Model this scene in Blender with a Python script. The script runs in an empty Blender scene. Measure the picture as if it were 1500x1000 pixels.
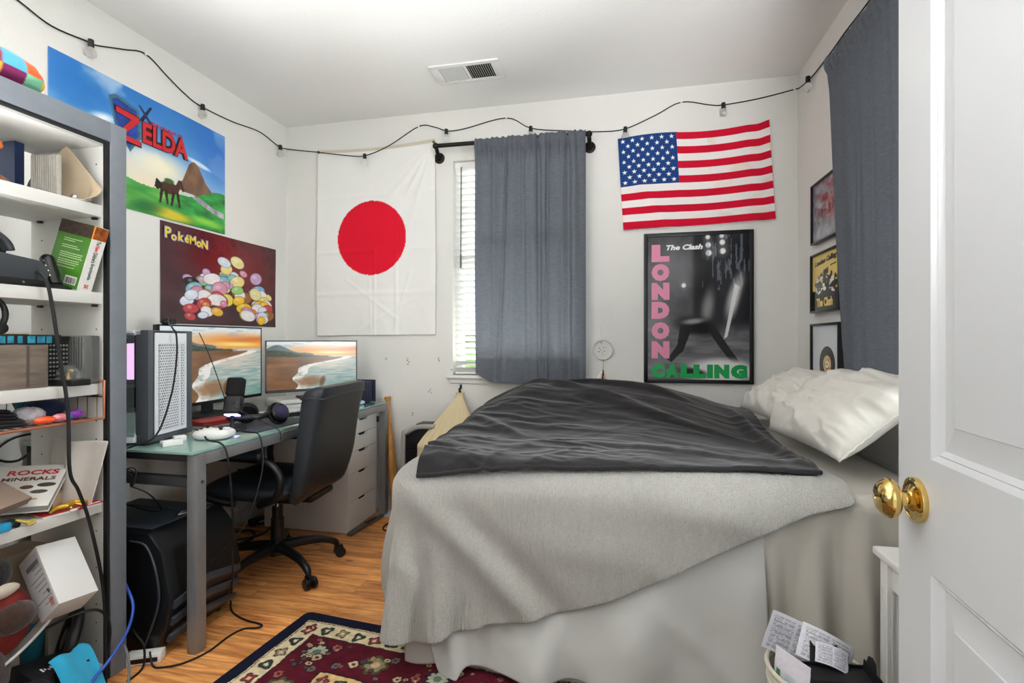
import bpy, bmesh, math, random
import numpy as np
from mathutils import Matrix, Vector, Euler
random.seed(7)
rng = np.random.default_rng(11)
SC = bpy.context.scene
COL = SC.collection
PI = math.pi

# ------------------------------------------------------------------ camera, world, lights, exposure
cam_d = bpy.data.cameras.new('camera')
cam_d.sensor_width = 36.0
cam_d.lens = 17.568
cam_d.shift_y = -2.0 / 1500
cam_d.clip_start = 0.02
cam = bpy.data.objects.new('camera', cam_d)
cam.location = (0, 0, 1.18)
cam.rotation_euler = (PI / 2, 0, math.atan(159 / 732))
COL.objects.link(cam)
SC.camera = cam

world = bpy.data.worlds.new('daylight')
SC.world = world
world.use_nodes = True
wn = world.node_tree.nodes
wn['Background'].inputs['Color'].default_value = (0.86, 0.93, 1.0, 1)
wn['Background'].inputs['Strength'].default_value = 1.0


def area_light(name, loc, rot, sx, sy, power, color=(1, 1, 1), spread=PI):
    d = bpy.data.lights.new(name, 'AREA')
    d.shape = 'RECTANGLE'
    d.size = sx
    d.size_y = sy
    d.energy = power
    d.color = color
    d.spread = spread
    o = bpy.data.objects.new(name, d)
    o.location = loc
    o.rotation_euler = rot
    COL.objects.link(o)
    return o


# daylight through the window in the back wall
area_light('window_daylight', (-0.68, 3.75, 1.95), (math.radians(-75), 0, 0), 1.1, 1.5, 45, (0.93, 0.97, 1.0))
# added fill aimed up at the ceiling out of view, standing in for bounced flash
area_light('ceiling_bounce_fill', (-1.45, 0.40, 1.05), (PI, 0, math.radians(-8)), 0.9, 0.5, 60, (0.97, 0.985, 1.0), math.radians(110))
# weak overhead fill, added out of view with no fitting behind it
area_light('overhead_fill', (-0.95, 1.05, 2.70), (0, 0, 0), 1.0, 0.7, 2, (0.98, 0.99, 1.0))
# daylight thrown up from the ground outside
area_light('ground_bounce', (-0.68, 4.15, 0.55), (math.radians(-128), 0, 0), 1.2, 0.8, 300, (1.0, 0.99, 0.96))
# daylight through the side window, past the open end of its curtain
side_q = Vector((-0.80, 0.42, 0.45)).to_track_quat('-Z', 'Y').to_euler()
area_light('side_window_daylight', (1.75, 0.98, 1.45), side_q, 1.0, 1.2, 110, (0.97, 0.985, 1.0))
# made-up soft fill from behind the camera, coming in through the doorway
area_light('doorway_fill', (-0.05, -0.75, 1.75), (math.radians(84), 0, math.radians(8)), 1.3, 1.3, 4, (0.98, 0.99, 1.0))
# invented uplight beside the camera, added to brighten the far ceiling through the doorway
fill_q = Vector((0.02, 1.0, 0.66)).to_track_quat('-Z', 'Y').to_euler()
area_light('far_ceiling_fill', (0.33, -0.32, 1.15), fill_q, 0.35, 0.35, 11, (0.98, 0.99, 1.0), math.radians(62))

SC.view_settings.view_transform = 'Standard'
SC.view_settings.look = 'None'
SC.view_settings.gamma = 1.0
SC.view_settings.use_curve_mapping = False
SC.view_settings.exposure = 0.1

# ------------------------------------------------------------------ helpers
def lin1(c):
    return c / 12.92 if c <= 0.04045 else ((c + 0.055) / 1.055) ** 2.4


def hexc(h):
    h = h.lstrip('#')
    return tuple(lin1(int(h[i:i + 2], 16) / 255) for i in (0, 2, 4))


def rgb(h):
    h = h.lstrip('#')
    return np.array([int(h[i:i + 2], 16) / 255 for i in (0, 2, 4)])


MATS = {}


def mat(name, hx=None, rough=0.5, metal=0.0, bump=0.0, bscale=60.0, var=0.0, vscale=6.0, spec=0.5, sheen=0.0,
        trans=0.0, ior=1.45, emit=None, estr=0.0, attr=False, stretch=None, wave=0.0, wscale=200.0, alpha=1.0, subs=0.0, coat=0.0):
    if name in MATS:
        return MATS[name]
    m = bpy.data.materials.new(name)
    m.use_nodes = True
    nt = m.node_tree
    N, L = nt.nodes, nt.links
    b = N['Principled BSDF']
    b.inputs['Roughness'].default_value = rough
    b.inputs['Metallic'].default_value = metal
    b.inputs['Specular IOR Level'].default_value = spec
    b.inputs['IOR'].default_value = ior
    b.inputs['Transmission Weight'].default_value = trans
    b.inputs['Coat Weight'].default_value = coat
    b.inputs['Alpha'].default_value = alpha
    if sheen:
        b.inputs['Sheen Weight'].default_value = sheen
        b.inputs['Sheen Roughness'].default_value = 0.4
    tc = N.new('ShaderNodeTexCoord')
    src = tc.outputs['Object']
    if stretch:
        mp = N.new('ShaderNodeMapping')
        mp.inputs['Scale'].default_value = stretch
        L.new(src, mp.inputs['Vector'])
        src = mp.outputs['Vector']
    if attr:
        a = N.new('ShaderNodeVertexColor')
        a.layer_name = 'Col'
        cs = a.outputs['Color']
        L.new(cs, b.inputs['Base Color'])
        if estr:
            L.new(cs, b.inputs['Emission Color'])
            b.inputs['Emission Strength'].default_value = estr
    else:
        c = hexc(hx)
        if var:
            nz = N.new('ShaderNodeTexNoise')
            nz.inputs['Scale'].default_value = vscale
            nz.inputs['Detail'].default_value = 6
            nz.inputs['Roughness'].default_value = 0.6
            L.new(src, nz.inputs['Vector'])
            r = N.new('ShaderNodeValToRGB')
            r.color_ramp.elements[0].position = 0.3
            r.color_ramp.elements[1].position = 0.7
            r.color_ramp.elements[0].color = tuple(x * (1 - var) for x in c) + (1,)
            r.color_ramp.elements[1].color = tuple(min(1, x * (1 + var)) for x in c) + (1,)
            L.new(nz.outputs['Fac'], r.inputs['Fac'])
            L.new(r.outputs['Color'], b.inputs['Base Color'])
        else:
            b.inputs['Base Color'].default_value = c + (1,)
        if emit:
            b.inputs['Emission Color'].default_value = hexc(emit) + (1,)
            b.inputs['Emission Strength'].default_value = estr
    h = None
    if bump:
        n2 = N.new('ShaderNodeTexNoise')
        n2.inputs['Scale'].default_value = bscale
        n2.inputs['Detail'].default_value = 4
        L.new(src, n2.inputs['Vector'])
        h = n2.outputs['Fac']
    if wave:
        w = N.new('ShaderNodeTexWave')
        w.inputs['Scale'].default_value = wscale
        w.inputs['Distortion'].default_value = 3
        w.inputs['Detail'].default_value = 1
        L.new(src, w.inputs['Vector'])
        if h is None:
            h = w.outputs['Fac']
        else:
            ad = N.new('ShaderNodeMath')
            ad.operation = 'ADD'
            L.new(h, ad.inputs[0])
            L.new(w.outputs['Fac'], ad.inputs[1])
            h = ad.outputs[0]
    if h is not None:
        bp = N.new('ShaderNodeBump')
        bp.inputs['Strength'].default_value = max(bump, wave)
        bp.inputs['Distance'].default_value = 0.004
        L.new(h, bp.inputs['Height'])
        L.new(bp.outputs['Normal'], b.inputs['Normal'])
    MATS[name] = m
    return m


def frame(right, up, nrm, o=(0, 0, 0)):
    m = Matrix.Identity(4)
    for i, v in enumerate((right, up, nrm)):
        for j in range(3):
            m[j][i] = v[j]
    m.translation = o
    return m


def on_left(x, y, z):
    return frame((0, 1, 0), (0, 0, 1), (1, 0, 0), (x, y, z))


def on_back(x, y, z):
    return frame((1, 0, 0), (0, 0, 1), (0, -1, 0), (x, y, z))


def on_right(x, y, z):
    return frame((0, -1, 0), (0, 0, 1), (-1, 0, 0), (x, y, z))


def T(x, y, z):
    return Matrix.Translation((x, y, z))


def R(ax, deg):
    return Matrix.Rotation(math.radians(deg), 4, ax)


WM = {}


def thing(name, label, cat, M=None, group=None):
    o = bpy.data.objects.new(name, None)
    o.empty_display_size = 0.05
    COL.objects.link(o)
    M = M or Matrix.Identity(4)
    if not isinstance(M, Matrix):
        M = T(*M)
    o.matrix_world = M
    WM[o.name] = M.copy()
    tag(o, label, cat, group)
    return o


def tag(o, label, cat, group=None):
    o['label'] = label
    o['category'] = cat
    if group:
        o['group'] = group
    return o


def struct(o):
    o['kind'] = 'structure'
    return o


def dup(root, M, label=None, group=None):
    r = root.copy()
    COL.objects.link(r)
    r.matrix_world = M
    WM[r.name] = M.copy()
    if label:
        r['label'] = label
    if group:
        r['group'] = group
    for ch in list(root.children):
        c = ch.copy()
        COL.objects.link(c)
        c.parent = r
        for g in list(ch.children):
            d = g.copy()
            COL.objects.link(d)
            d.parent = c
    return r


def root_of(p):
    while p.parent:
        p = p.parent
    return p


def link_mesh(name, me, parent=None, world=False, M=None):
    """link a mesh as one object; world=True means its vertices are in world space"""
    o = bpy.data.objects.new(name, me)
    COL.objects.link(o)
    if M is not None:
        me.transform(M)
    if parent is not None:
        o.parent = parent
        if world:
            r = root_of(parent)
            if r.name in WM:
                me.transform(WM[r.name].inverted())
    return o


class MB:
    def __init__(self):
        self.bm = bmesh.new()

    def _add(self, tmp, M):
        if M is not None:
            bmesh.ops.transform(tmp, matrix=M, verts=tmp.verts)
        me = bpy.data.meshes.new('tmp')
        tmp.to_mesh(me)
        tmp.free()
        self.bm.from_mesh(me)
        bpy.data.meshes.remove(me)
        return self

    def box(self, c, s, bev=0.0, seg=2, M=None):
        t = bmesh.new()
        bmesh.ops.create_cube(t, size=1)
        bmesh.ops.scale(t, vec=s, verts=t.verts)
        if bev:
            bmesh.ops.bevel(t, geom=t.edges[:], offset=min(bev, min(s) * 0.49), segments=seg, affect='EDGES', profile=0.6)
        bmesh.ops.translate(t, vec=c, verts=t.verts)
        return self._add(t, M)

    def bb(self, a, b, bev=0.0, seg=2, M=None):
        c = [(a[i] + b[i]) / 2 for i in range(3)]
        s = [abs(b[i] - a[i]) for i in range(3)]
        return self.box(c, s, bev, seg, M)

    def cyl(self, p0, p1, r0, r1=None, seg=20, M=None, bev=0.0):
        r1 = r0 if r1 is None else r1
        p0, p1 = Vector(p0), Vector(p1)
        d = p1 - p0
        t = bmesh.new()
        bmesh.ops.create_cone(t, cap_ends=True, segments=seg, radius1=r0, radius2=r1, depth=d.length)
        if bev:
            es = [e for e in t.edges if len(e.link_faces) == 2 and any(len(f.verts) > 4 for f in e.link_faces)]
            bmesh.ops.bevel(t, geom=es, offset=bev, segments=2, affect='EDGES', profile=0.6)
        q = d.to_track_quat('Z', 'Y').to_matrix().to_4x4()
        bmesh.ops.transform(t, matrix=T(*((p0 + p1) / 2)) @ q, verts=t.verts)
        return self._add(t, M)

    def sph(self, c, r, seg=20, rings=12, M=None):
        t = bmesh.new()
        bmesh.ops.create_uvsphere(t, u_segments=seg, v_segments=rings, radius=1)
        rr = (r, r, r) if isinstance(r, (int, float)) else r
        bmesh.ops.scale(t, vec=rr, verts=t.verts)
        bmesh.ops.translate(t, vec=c, verts=t.verts)
        return self._add(t, M)

    def lathe(self, prof, seg=28, M=None):
        t = bmesh.new()
        rings = []
        for r, z in prof:
            if r < 1e-5:
                rings.append([t.verts.new((0, 0, z))])
            else:
                rings.append([t.verts.new((r * math.cos(2 * PI * k / seg), r * math.sin(2 * PI * k / seg), z)) for k in range(seg)])
        for a, b in zip(rings[:-1], rings[1:]):
            for k in range(seg):
                k2 = (k + 1) % seg
                if len(a) == 1 and len(b) == 1:
                    continue
                if len(a) == 1:
                    t.faces.new((a[0], b[k], b[k2]))
                elif len(b) == 1:
                    t.faces.new((a[k], b[0], a[k2]))
                else:
                    t.faces.new((a[k], b[k], b[k2], a[k2]))
        bmesh.ops.recalc_face_normals(t, faces=t.faces)
        return self._add(t, M)

    def tube(self, pts, r, seg=8, M=None, closed=False, smooth=0):
        pts = [Vector(p) for p in pts]
        if smooth:
            pts = spline(pts, smooth, closed)
        n = len(pts)
        rad = r if isinstance(r, (list, tuple)) else [r] * n
        if len(rad) != n:
            rad = [np.interp(i / (n - 1), np.linspace(0, 1, len(rad)), rad) for i in range(n)]
        t = bmesh.new()
        rings = []
        ref = Vector((0, 0, 1))
        prev = None
        for i, p in enumerate(pts):
            if closed:
                d = pts[(i + 1) % n] - pts[i - 1]
            else:
                d = pts[min(i + 1, n - 1)] - pts[max(i - 1, 0)]
            if d.length < 1e-9:
                d = Vector((0, 0, 1))
            d.normalize()
            if prev is None:
                a = d.cross(ref)
                if a.length < 0.1:
                    a = d.cross(Vector((1, 0, 0)))
            else:
                a = prev - d * prev.dot(d)
            a.normalize()
            prev = a
            b = d.cross(a)
            rings.append([t.verts.new(p + (a * math.cos(2 * PI * k / seg) + b * math.sin(2 * PI * k / seg)) * rad[i]) for k in range(seg)])
        pairs = list(zip(rings[:-1], rings[1:]))
        if closed:
            pairs.append((rings[-1], rings[0]))
        for A, B in pairs:
            for k in range(seg):
                t.faces.new((A[k], A[(k + 1) % seg], B[(k + 1) % seg], B[k]))
        if not closed:
            t.faces.new(rings[0][::-1])
            t.faces.new(rings[-1])
        bmesh.ops.recalc_face_normals(t, faces=t.faces)
        return self._add(t, M)

    def prism(self, poly, z0, z1, bev=0.0, M=None):
        t = bmesh.new()
        vs = [t.verts.new((x, y, z0)) for x, y in poly]
        f = t.faces.new(vs)
        e = bmesh.ops.extrude_face_region(t, geom=[f])
        bmesh.ops.translate(t, vec=(0, 0, z1 - z0), verts=[v for v in e['geom'] if isinstance(v, bmesh.types.BMVert)])
        bmesh.ops.recalc_face_normals(t, faces=t.faces)
        if bev:
            bmesh.ops.bevel(t, geom=t.edges[:], offset=bev, segments=2, affect='EDGES', profile=0.6)
        return self._add(t, M)

    def grid(self, P, M=None, closed_u=False):
        P = np.asarray(P)
        a, b = P.shape[:2]
        t = bmesh.new()
        vs = [[t.verts.new(P[i, j]) for j in range(b)] for i in range(a)]
        for i in range(a if closed_u else a - 1):
            for j in range(b - 1):
                i2 = (i + 1) % a
                t.faces.new((vs[i][j], vs[i2][j], vs[i2][j + 1], vs[i][j + 1]))
        return self._add(t, M)

    def build(self, name, m, parent=None, world=False, M=None, sharp=38):
        bm = self.bm
        if M is not None:
            bmesh.ops.transform(bm, matrix=M, verts=bm.verts)
        ang = math.radians(sharp)
        for f in bm.faces:
            f.smooth = True
        for e in bm.edges:
            if len(e.link_faces) == 2 and e.calc_face_angle(0) > ang:
                e.smooth = False
        me = bpy.data.meshes.new(name)
        bm.to_mesh(me)
        bm.free()
        me.materials.append(m)
        return link_mesh(name, me, parent, world)


def spline(pts, k=8, closed=False):
    """Catmull-Rom through the points"""
    pts = [Vector(p) for p in pts]
    n = len(pts)
    out = []
    rngn = n if closed else n - 1
    for i in range(rngn):
        if closed:
            p0, p1, p2, p3 = pts[i - 1], pts[i], pts[(i + 1) % n], pts[(i + 2) % n]
        else:
            p0, p1, p2, p3 = pts[max(i - 1, 0)], pts[i], pts[i + 1], pts[min(i + 2, n - 1)]
        for j in range(k):
            t = j / k
            out.append(0.5 * ((2 * p1) + (p2 - p0) * t + (2 * p0 - 5 * p1 + 4 * p2 - p3) * t * t + (3 * p1 - p0 - 3 * p2 + p3) * t ** 3))
    if not closed:
        out.append(pts[-1])
    return out


def cloth_obj(name, P, m, parent=None, world=True, thick=0.004, sub=1, closed_u=False, colors=None):
    P = np.asarray(P)
    a, b = P.shape[:2]
    me = grid_mesh(name, P, closed_u, colors)
    me.materials.append(m)
    o = link_mesh(name, me, parent, world)
    if sub:
        s = o.modifiers.new('subsurf', 'SUBSURF')
        s.levels = sub
        s.render_levels = sub
    if thick:
        s = o.modifiers.new('solid', 'SOLIDIFY')
        s.thickness = thick
        s.offset = 0
    return o


def grid_mesh(name, P, closed_u=False, colors=None):
    a, b = P.shape[:2]
    idx = np.arange(a * b).reshape(a, b)
    if closed_u:
        idx = np.vstack([idx, idx[:1]])
    q = np.stack([idx[:-1, :-1], idx[1:, :-1], idx[1:, 1:], idx[:-1, 1:]], -1).reshape(-1, 4)
    me = bpy.data.meshes.new(name)
    me.vertices.add(a * b)
    me.vertices.foreach_set('co', P.reshape(-1).astype(np.float32))
    me.loops.add(q.size)
    me.loops.foreach_set('vertex_index', q.reshape(-1).astype(np.int32))
    me.polygons.add(len(q))
    me.polygons.foreach_set('loop_start', (np.arange(len(q)) * 4).astype(np.int32))
    me.polygons.foreach_set('use_smooth', np.ones(len(q), dtype=bool))
    me.update(calc_edges=True)
    if colors is not None:
        set_colors(me, colors)
    return me


def set_colors(me, C):
    C = np.clip(np.asarray(C).reshape(-1, 3), 0, 1)
    lc = np.where(C <= 0.04045, C / 12.92, ((C + 0.055) / 1.055) ** 2.4)
    at = me.color_attributes.new('Col', 'FLOAT_COLOR', 'POINT')
    at.data.foreach_set('color', np.c_[lc, np.ones(len(lc))].reshape(-1).astype(np.float32))


# ---- pictures painted on a fine grid: s runs left to right, t runs bottom to top
def vnoise(x, y, seed=0):
    r = np.random.default_rng(seed).random((64, 64))
    xi, yi = np.floor(x).astype(int), np.floor(y).astype(int)
    fx, fy = x - xi, y - yi
    fx, fy = fx * fx * (3 - 2 * fx), fy * fy * (3 - 2 * fy)
    g = lambda i, j: r[i % 64, j % 64]
    return (g(xi, yi) * (1 - fx) + g(xi + 1, yi) * fx) * (1 - fy) + (g(xi, yi + 1) * (1 - fx) + g(xi + 1, yi + 1) * fx) * fy


def fbm(x, y, seed=0, oc=4):
    v = 0
    a = 0.5
    for k in range(oc):
        v = v + a * vnoise(x * 2 ** k, y * 2 ** k, seed + k)
        a *= 0.5
    return v / (1 - 0.5 ** oc)


def sstep(a, b, x):
    t = np.clip((x - a) / (b - a), 0, 1)
    return t * t * (3 - 2 * t)


def put(img, mask, col):
    c = rgb(col) if isinstance(col, str) else col
    m = np.clip(mask, 0, 1)[..., None]
    img[:] = img * (1 - m) + c * m


def ell(s, t, cx, cy, rx, ry, rot=0, soft=0.08):
    c, d = math.cos(math.radians(rot)), math.sin(math.radians(rot))
    u = ((s - cx) * c + (t - cy) * d) / rx
    v = (-(s - cx) * d + (t - cy) * c) / ry
    return 1 - sstep(1 - soft, 1 + soft, np.sqrt(u * u + v * v))


def polym(s, t, pts):
    inside = np.zeros(s.shape, bool)
    n = len(pts)
    j = n - 1
    for i in range(n):
        xi, yi = pts[i]
        xj, yj = pts[j]
        if yi != yj:
            c = ((yi > t) != (yj > t)) & (s < (xj - xi) * (t - yi) / (yj - yi) + xi)
            inside ^= c
        j = i
    return inside.astype(float)


def art(name, w, h, nx, ny, fn, m, parent, z=0.001, thick=0.0015, warp=None, M=None):
    """a printed sheet: fine coloured grid in the local xy plane, facing +z"""
    s, t = np.meshgrid(np.linspace(0, 1, nx), np.linspace(0, 1, ny), indexing='ij')
    img = np.ones(s.shape + (3,))
    fn(img, s, t)
    P = np.stack([(s - 0.5) * w, (t - 0.5) * h, np.full_like(s, z)], -1)
    if warp:
        P = warp(P, s, t)
    me = grid_mesh(name, P, colors=img)
    me.materials.append(m)
    o = link_mesh(name, me, parent, M=M)
    if thick:
        md = o.modifiers.new('solid', 'SOLIDIFY')
        md.thickness = thick
        md.offset = -1
    return o


def text(parent, name, body, m, M, size=0.1, bold=0.0, shear=0.0, width=None, height=None, align='CENTER', ext=0.0004, space=1.0):
    c = bpy.data.curves.new('txt', 'FONT')
    c.body = body
    c.size = size
    c.offset = bold
    c.shear = shear
    c.align_x = align
    c.align_y = 'CENTER'
    c.space_character = space
    c.extrude = ext
    c.resolution_u = 3
    o = bpy.data.objects.new('txt', c)
    COL.objects.link(o)
    dg = bpy.context.evaluated_depsgraph_get()
    me = bpy.data.meshes.new_from_object(o.evaluated_get(dg))
    bpy.data.objects.remove(o)
    bpy.data.curves.remove(c)
    if width or height:
        co = np.array([v.co for v in me.vertices])
        mn, mx = co.min(0), co.max(0)
        sx = width / (mx[0] - mn[0]) if width else 1
        sy = height / (mx[1] - mn[1]) if height else 1
        cx, cy = (mn[0] + mx[0]) / 2, (mn[1] + mx[1]) / 2
        if align != 'CENTER':
            cx = 0
        for v in me.vertices:
            v.co.x = (v.co.x - cx) * sx
            v.co.y = (v.co.y - cy) * sy
    me.materials.clear()
    me.materials.append(m)
    me.name = name
    return link_mesh(name, me, parent, M=M)


# ---- draped cloth (position based): bed as a rounded box with a mound of bedding
BX0, BX1, BY0, BY1, BZ = -0.80, 1.01, 1.70, 3.10, 0.70


def mound(x, y):
    fx = sstep(-0.95, -0.45, x) * (1 - 0.75 * sstep(0.1, 0.75, x))
    return 0.175 * fx * np.exp(-((y - 2.86) / 0.42) ** 2) + 0.02 * np.sin(x * 5 + 1) * np.exp(-((y - 2.3) / 0.35) ** 2)


def collide(Q, off, r=0.07):
    x, y, z = Q[..., 0], Q[..., 1], Q[..., 2] - mound(Q[..., 0], Q[..., 1])
    c = np.array([(BX0 + BX1) / 2, (BY0 + BY1) / 2, 0.0])
    h = np.array([(BX1 - BX0) / 2 - r, (BY1 - BY0) / 2 - r, BZ - r])
    p = np.stack([x, y, z], -1) - c
    q = np.abs(p) - h
    o = np.maximum(q, 0)
    lo = np.linalg.norm(o, axis=-1)
    dist = lo + np.minimum(q.max(-1), 0) - r
    ax = np.eye(3)[q.argmax(-1)]
    n = np.where((lo > 1e-9)[..., None], o / np.maximum(lo, 1e-9)[..., None], ax) * np.sign(p)
    pen = np.clip(off - dist, 0, None)
    Q += n * pen[..., None]
    Q[..., 2] = np.maximum(Q[..., 2], 0.012)
    return pen > 0, n


def drape(P0, off, steps=110, its=10, slack=1.0, jitter=0.0, fric=1.0, bend=0.12, seed=1):
    P = P0.copy()
    rest = {}

    def con(Q, a, b, key, k):
        d = Q[b] - Q[a]
        l = np.linalg.norm(d, axis=-1)
        e = (k * 0.5 * (l - rest[key]) / np.maximum(l, 1e-9))[..., None] * d
        Q[a] += e
        Q[b] -= e
    S = slice
    pairs = []
    for st in (0, 1):
        pairs.append(((S(st, -1, 2), S(None)), (S(st + 1, None, 2), S(None)), 1.0))
        pairs.append(((S(None), S(st, -1, 2)), (S(None), S(st + 1, None, 2)), 1.0))
        pairs.append(((S(st, -1, 2), S(0, -1)), (S(st + 1, None, 2), S(1, None)), 0.35))
        pairs.append(((S(st, -1, 2), S(1, None)), (S(st + 1, None, 2), S(0, -1)), 0.35))
    for st in (0, 1, 2, 3):
        pairs.append(((S(st, -2, 4), S(None)), (S(st + 2, None, 4), S(None)), bend))
        pairs.append(((S(None), S(st, -2, 4)), (S(None), S(st + 2, None, 4)), bend))
    cons = []
    for i, (a, b, k) in enumerate(pairs):
        # trim to equal lengths
        na, nb = P[a].shape, P[b].shape
        m0, m1 = min(na[0], nb[0]), min(na[1], nb[1])

        def trim(s, n, m):
            out = []
            for ax in (0, 1):
                rr = range(*s[ax].indices(P.shape[ax]))[:m[ax]]
                out.append(S(rr[0], rr[-1] + 1, rr.step))
            return tuple(out)
        a, b = trim(a, na, (m0, m1)), trim(b, nb, (m0, m1))
        rest[i] = np.linalg.norm(P0[b] - P0[a], axis=-1) * slack
        cons.append((a, b, i, k))
    r2 = np.random.default_rng(seed)
    if jitter:
        P[..., 2] += r2.random(P.shape[:2]) * jitter
    V = np.zeros_like(P)
    dt = 1 / 50
    for st in range(steps):
        V *= 0.97
        V[..., 2] -= 9.8 * dt
        Q = P + V * dt
        for it in range(its):
            for a, b, i, k in cons:
                con(Q, a, b, i, k)
            hit, n = collide(Q, off)
        top = hit & (n[..., 2] > 0.6)
        side = hit & ~top
        Q[top, 0] += (P[top, 0] - Q[top, 0]) * fric * 0.95
        Q[top, 1] += (P[top, 1] - Q[top, 1]) * fric * 0.95
        Q[side] += (P[side] - Q[side]) * 0.25
        V = (Q - P) / dt
        sp = np.linalg.norm(V, axis=-1, keepdims=True)
        V *= np.minimum(1, 2.0 / np.maximum(sp, 1e-6))
        P = Q
    return P


def quad_grid(c00, c10, c11, c01, nx, ny):
    s, t = np.meshgrid(np.linspace(0, 1, nx), np.linspace(0, 1, ny), indexing='ij')
    s, t = s[..., None], t[..., None]
    c00, c10, c11, c01 = map(np.array, (c00, c10, c11, c01))
    return c00 * (1 - s) * (1 - t) + c10 * s * (1 - t) + c11 * s * t + c01 * (1 - s) * t

# ------------------------------------------------------------------ the room
LX, RX, BY, FY, CZ = -2.40, 1.02, 3.233, 0.20, 2.74
m_wall = mat('wall_paint', '#e2e0db', rough=0.75, bump=0.32, bscale=95, var=0.025, vscale=1.5)
m_ceil = mat('ceiling_paint', '#f0efec', rough=0.85, bump=0.28, bscale=80)
m_trim = mat('white_trim', '#e8e7e3', rough=0.4)
m_black = mat('black_plastic', '#141414', rough=0.45)
m_blackmatte = mat('black_matte', '#0e0e0f', rough=0.75)
m_white = mat('white_plastic', '#e6e5e2', rough=0.4)
m_cable = mat('black_cable', '#0c0c0d', rough=0.55)
m_chrome = mat('chrome', '#c9c9c9', rough=0.2, metal=1.0)
m_art = mat('printed_paper', rough=0.38, attr=True, spec=0.45)
m_cloth_art = mat('printed_cloth', rough=0.8, attr=True, spec=0.15, bump=0.15, bscale=500)


def floor_mat():
    m = bpy.data.materials.new('wood_floor')
    m.use_nodes = True
    nt = m.node_tree
    N, L = nt.nodes, nt.links
    b = N['Principled BSDF']
    tc = N.new('ShaderNodeTexCoord')
    br = N.new('ShaderNodeTexBrick')
    br.offset = 0.37
    br.inputs['Scale'].default_value = 1.0
    br.inputs['Brick Width'].default_value = 1.22
    br.inputs['Row Height'].default_value = 0.125
    br.inputs['Mortar Size'].default_value = 0.0012
    br.inputs['Mortar Smooth'].default_value = 0.6
    br.inputs['Bias'].default_value = 0.0
    br.inputs['Color1'].default_value = (0, 0, 0, 1)
    br.inputs['Color2'].default_value = (1, 1, 1, 1)
    br.inputs['Mortar'].default_value = (0.5, 0.5, 0.5, 1)
    L.new(tc.outputs['Object'], br.inputs['Vector'])
    # grain: coordinates shifted per plank, stretched along the plank
    sh = N.new('ShaderNodeVectorMath')
    sh.operation = 'MULTIPLY_ADD'
    sh.inputs[1].default_value = (7.0, 13.0, 0)
    L.new(br.outputs['Color'], sh.inputs[0])
    L.new(tc.outputs['Object'], sh.inputs[2])
    mp = N.new('ShaderNodeMapping')
    mp.inputs['Scale'].default_value = (1.6, 17, 1)
    L.new(sh.outputs['Vector'], mp.inputs['Vector'])
    nz = N.new('ShaderNodeTexNoise')
    nz.inputs['Scale'].default_value = 2.2
    nz.inputs['Detail'].default_value = 9
    nz.inputs['Roughness'].default_value = 0.62
    nz.inputs['Distortion'].default_value = 0.9
    L.new(mp.outputs['Vector'], nz.inputs['Vector'])
    cr = N.new('ShaderNodeValToRGB')
    e = cr.color_ramp.elements
    e[0].position, e[0].color = 0.26, hexc('#5a341c') + (1,)
    e[1].position, e[1].color = 0.74, hexc('#dba76d') + (1,)
    k = cr.color_ramp.elements.new(0.42)
    k.color = hexc('#a0653a') + (1,)
    k = cr.color_ramp.elements.new(0.55)
    k.color = hexc('#c0864f') + (1,)
    L.new(nz.outputs['Fac'], cr.inputs['Fac'])
    # plank to plank tone
    hs = N.new('ShaderNodeHueSaturation')
    mr = N.new('ShaderNodeMapRange')
    mr.inputs['To Min'].default_value = 1.25
    mr.inputs['To Max'].default_value = 1.75
    L.new(br.outputs['Color'], mr.inputs['Value'])
    L.new(mr.outputs['Result'], hs.inputs['Value'])
    hs.inputs['Saturation'].default_value = 1.02
    L.new(cr.outputs['Color'], hs.inputs['Color'])
    # knots
    vo = N.new('ShaderNodeTexVoronoi')
    vo.inputs['Scale'].default_value = 2.6
    mp2 = N.new('ShaderNodeMapping')
    mp2.inputs['Scale'].default_value = (1, 2.1, 1)
    L.new(sh.outputs['Vector'], mp2.inputs['Vector'])
    L.new(mp2.outputs['Vector'], vo.inputs['Vector'])
    kr = N.new('ShaderNodeMapRange')
    kr.inputs['From Min'].default_value = 0.02
    kr.inputs['From Max'].default_value = 0.09
    kr.inputs['To Min'].default_value = 0.75
    kr.inputs['To Max'].default_value = 0.0
    L.new(vo.outputs['Distance'], kr.inputs['Value'])
    mx = N.new('ShaderNodeMix')
    mx.data_type = 'RGBA'
    L.new(kr.outputs['Result'], mx.inputs['Factor'])
    L.new(hs.outputs['Color'], mx.inputs['A'])
    mx.inputs['B'].default_value = hexc('#4a2712') + (1,)
    mo = N.new('ShaderNodeMix')
    mo.data_type = 'RGBA'
    L.new(br.outputs['Fac'], mo.inputs['Factor'])
    L.new(mx.outputs['Result'], mo.inputs['A'])
    mo.inputs['B'].default_value = hexc('#5d3418') + (1,)
    L.new(mo.outputs['Result'], b.inputs['Base Color'])
    b.inputs['Roughness'].default_value = 0.36
    bp = N.new('ShaderNodeBump')
    bp.inputs['Strength'].default_value = 0.12
    bp.inputs['Distance'].default_value = 0.003
    L.new(nz.outputs['Fac'], bp.inputs['Height'])
    L.new(bp.outputs['Normal'], b.inputs['Normal'])
    return m


def sbox(name, a, b, m, bev=0):
    return struct(MB().bb(a, b, bev).build(name, m))


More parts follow.
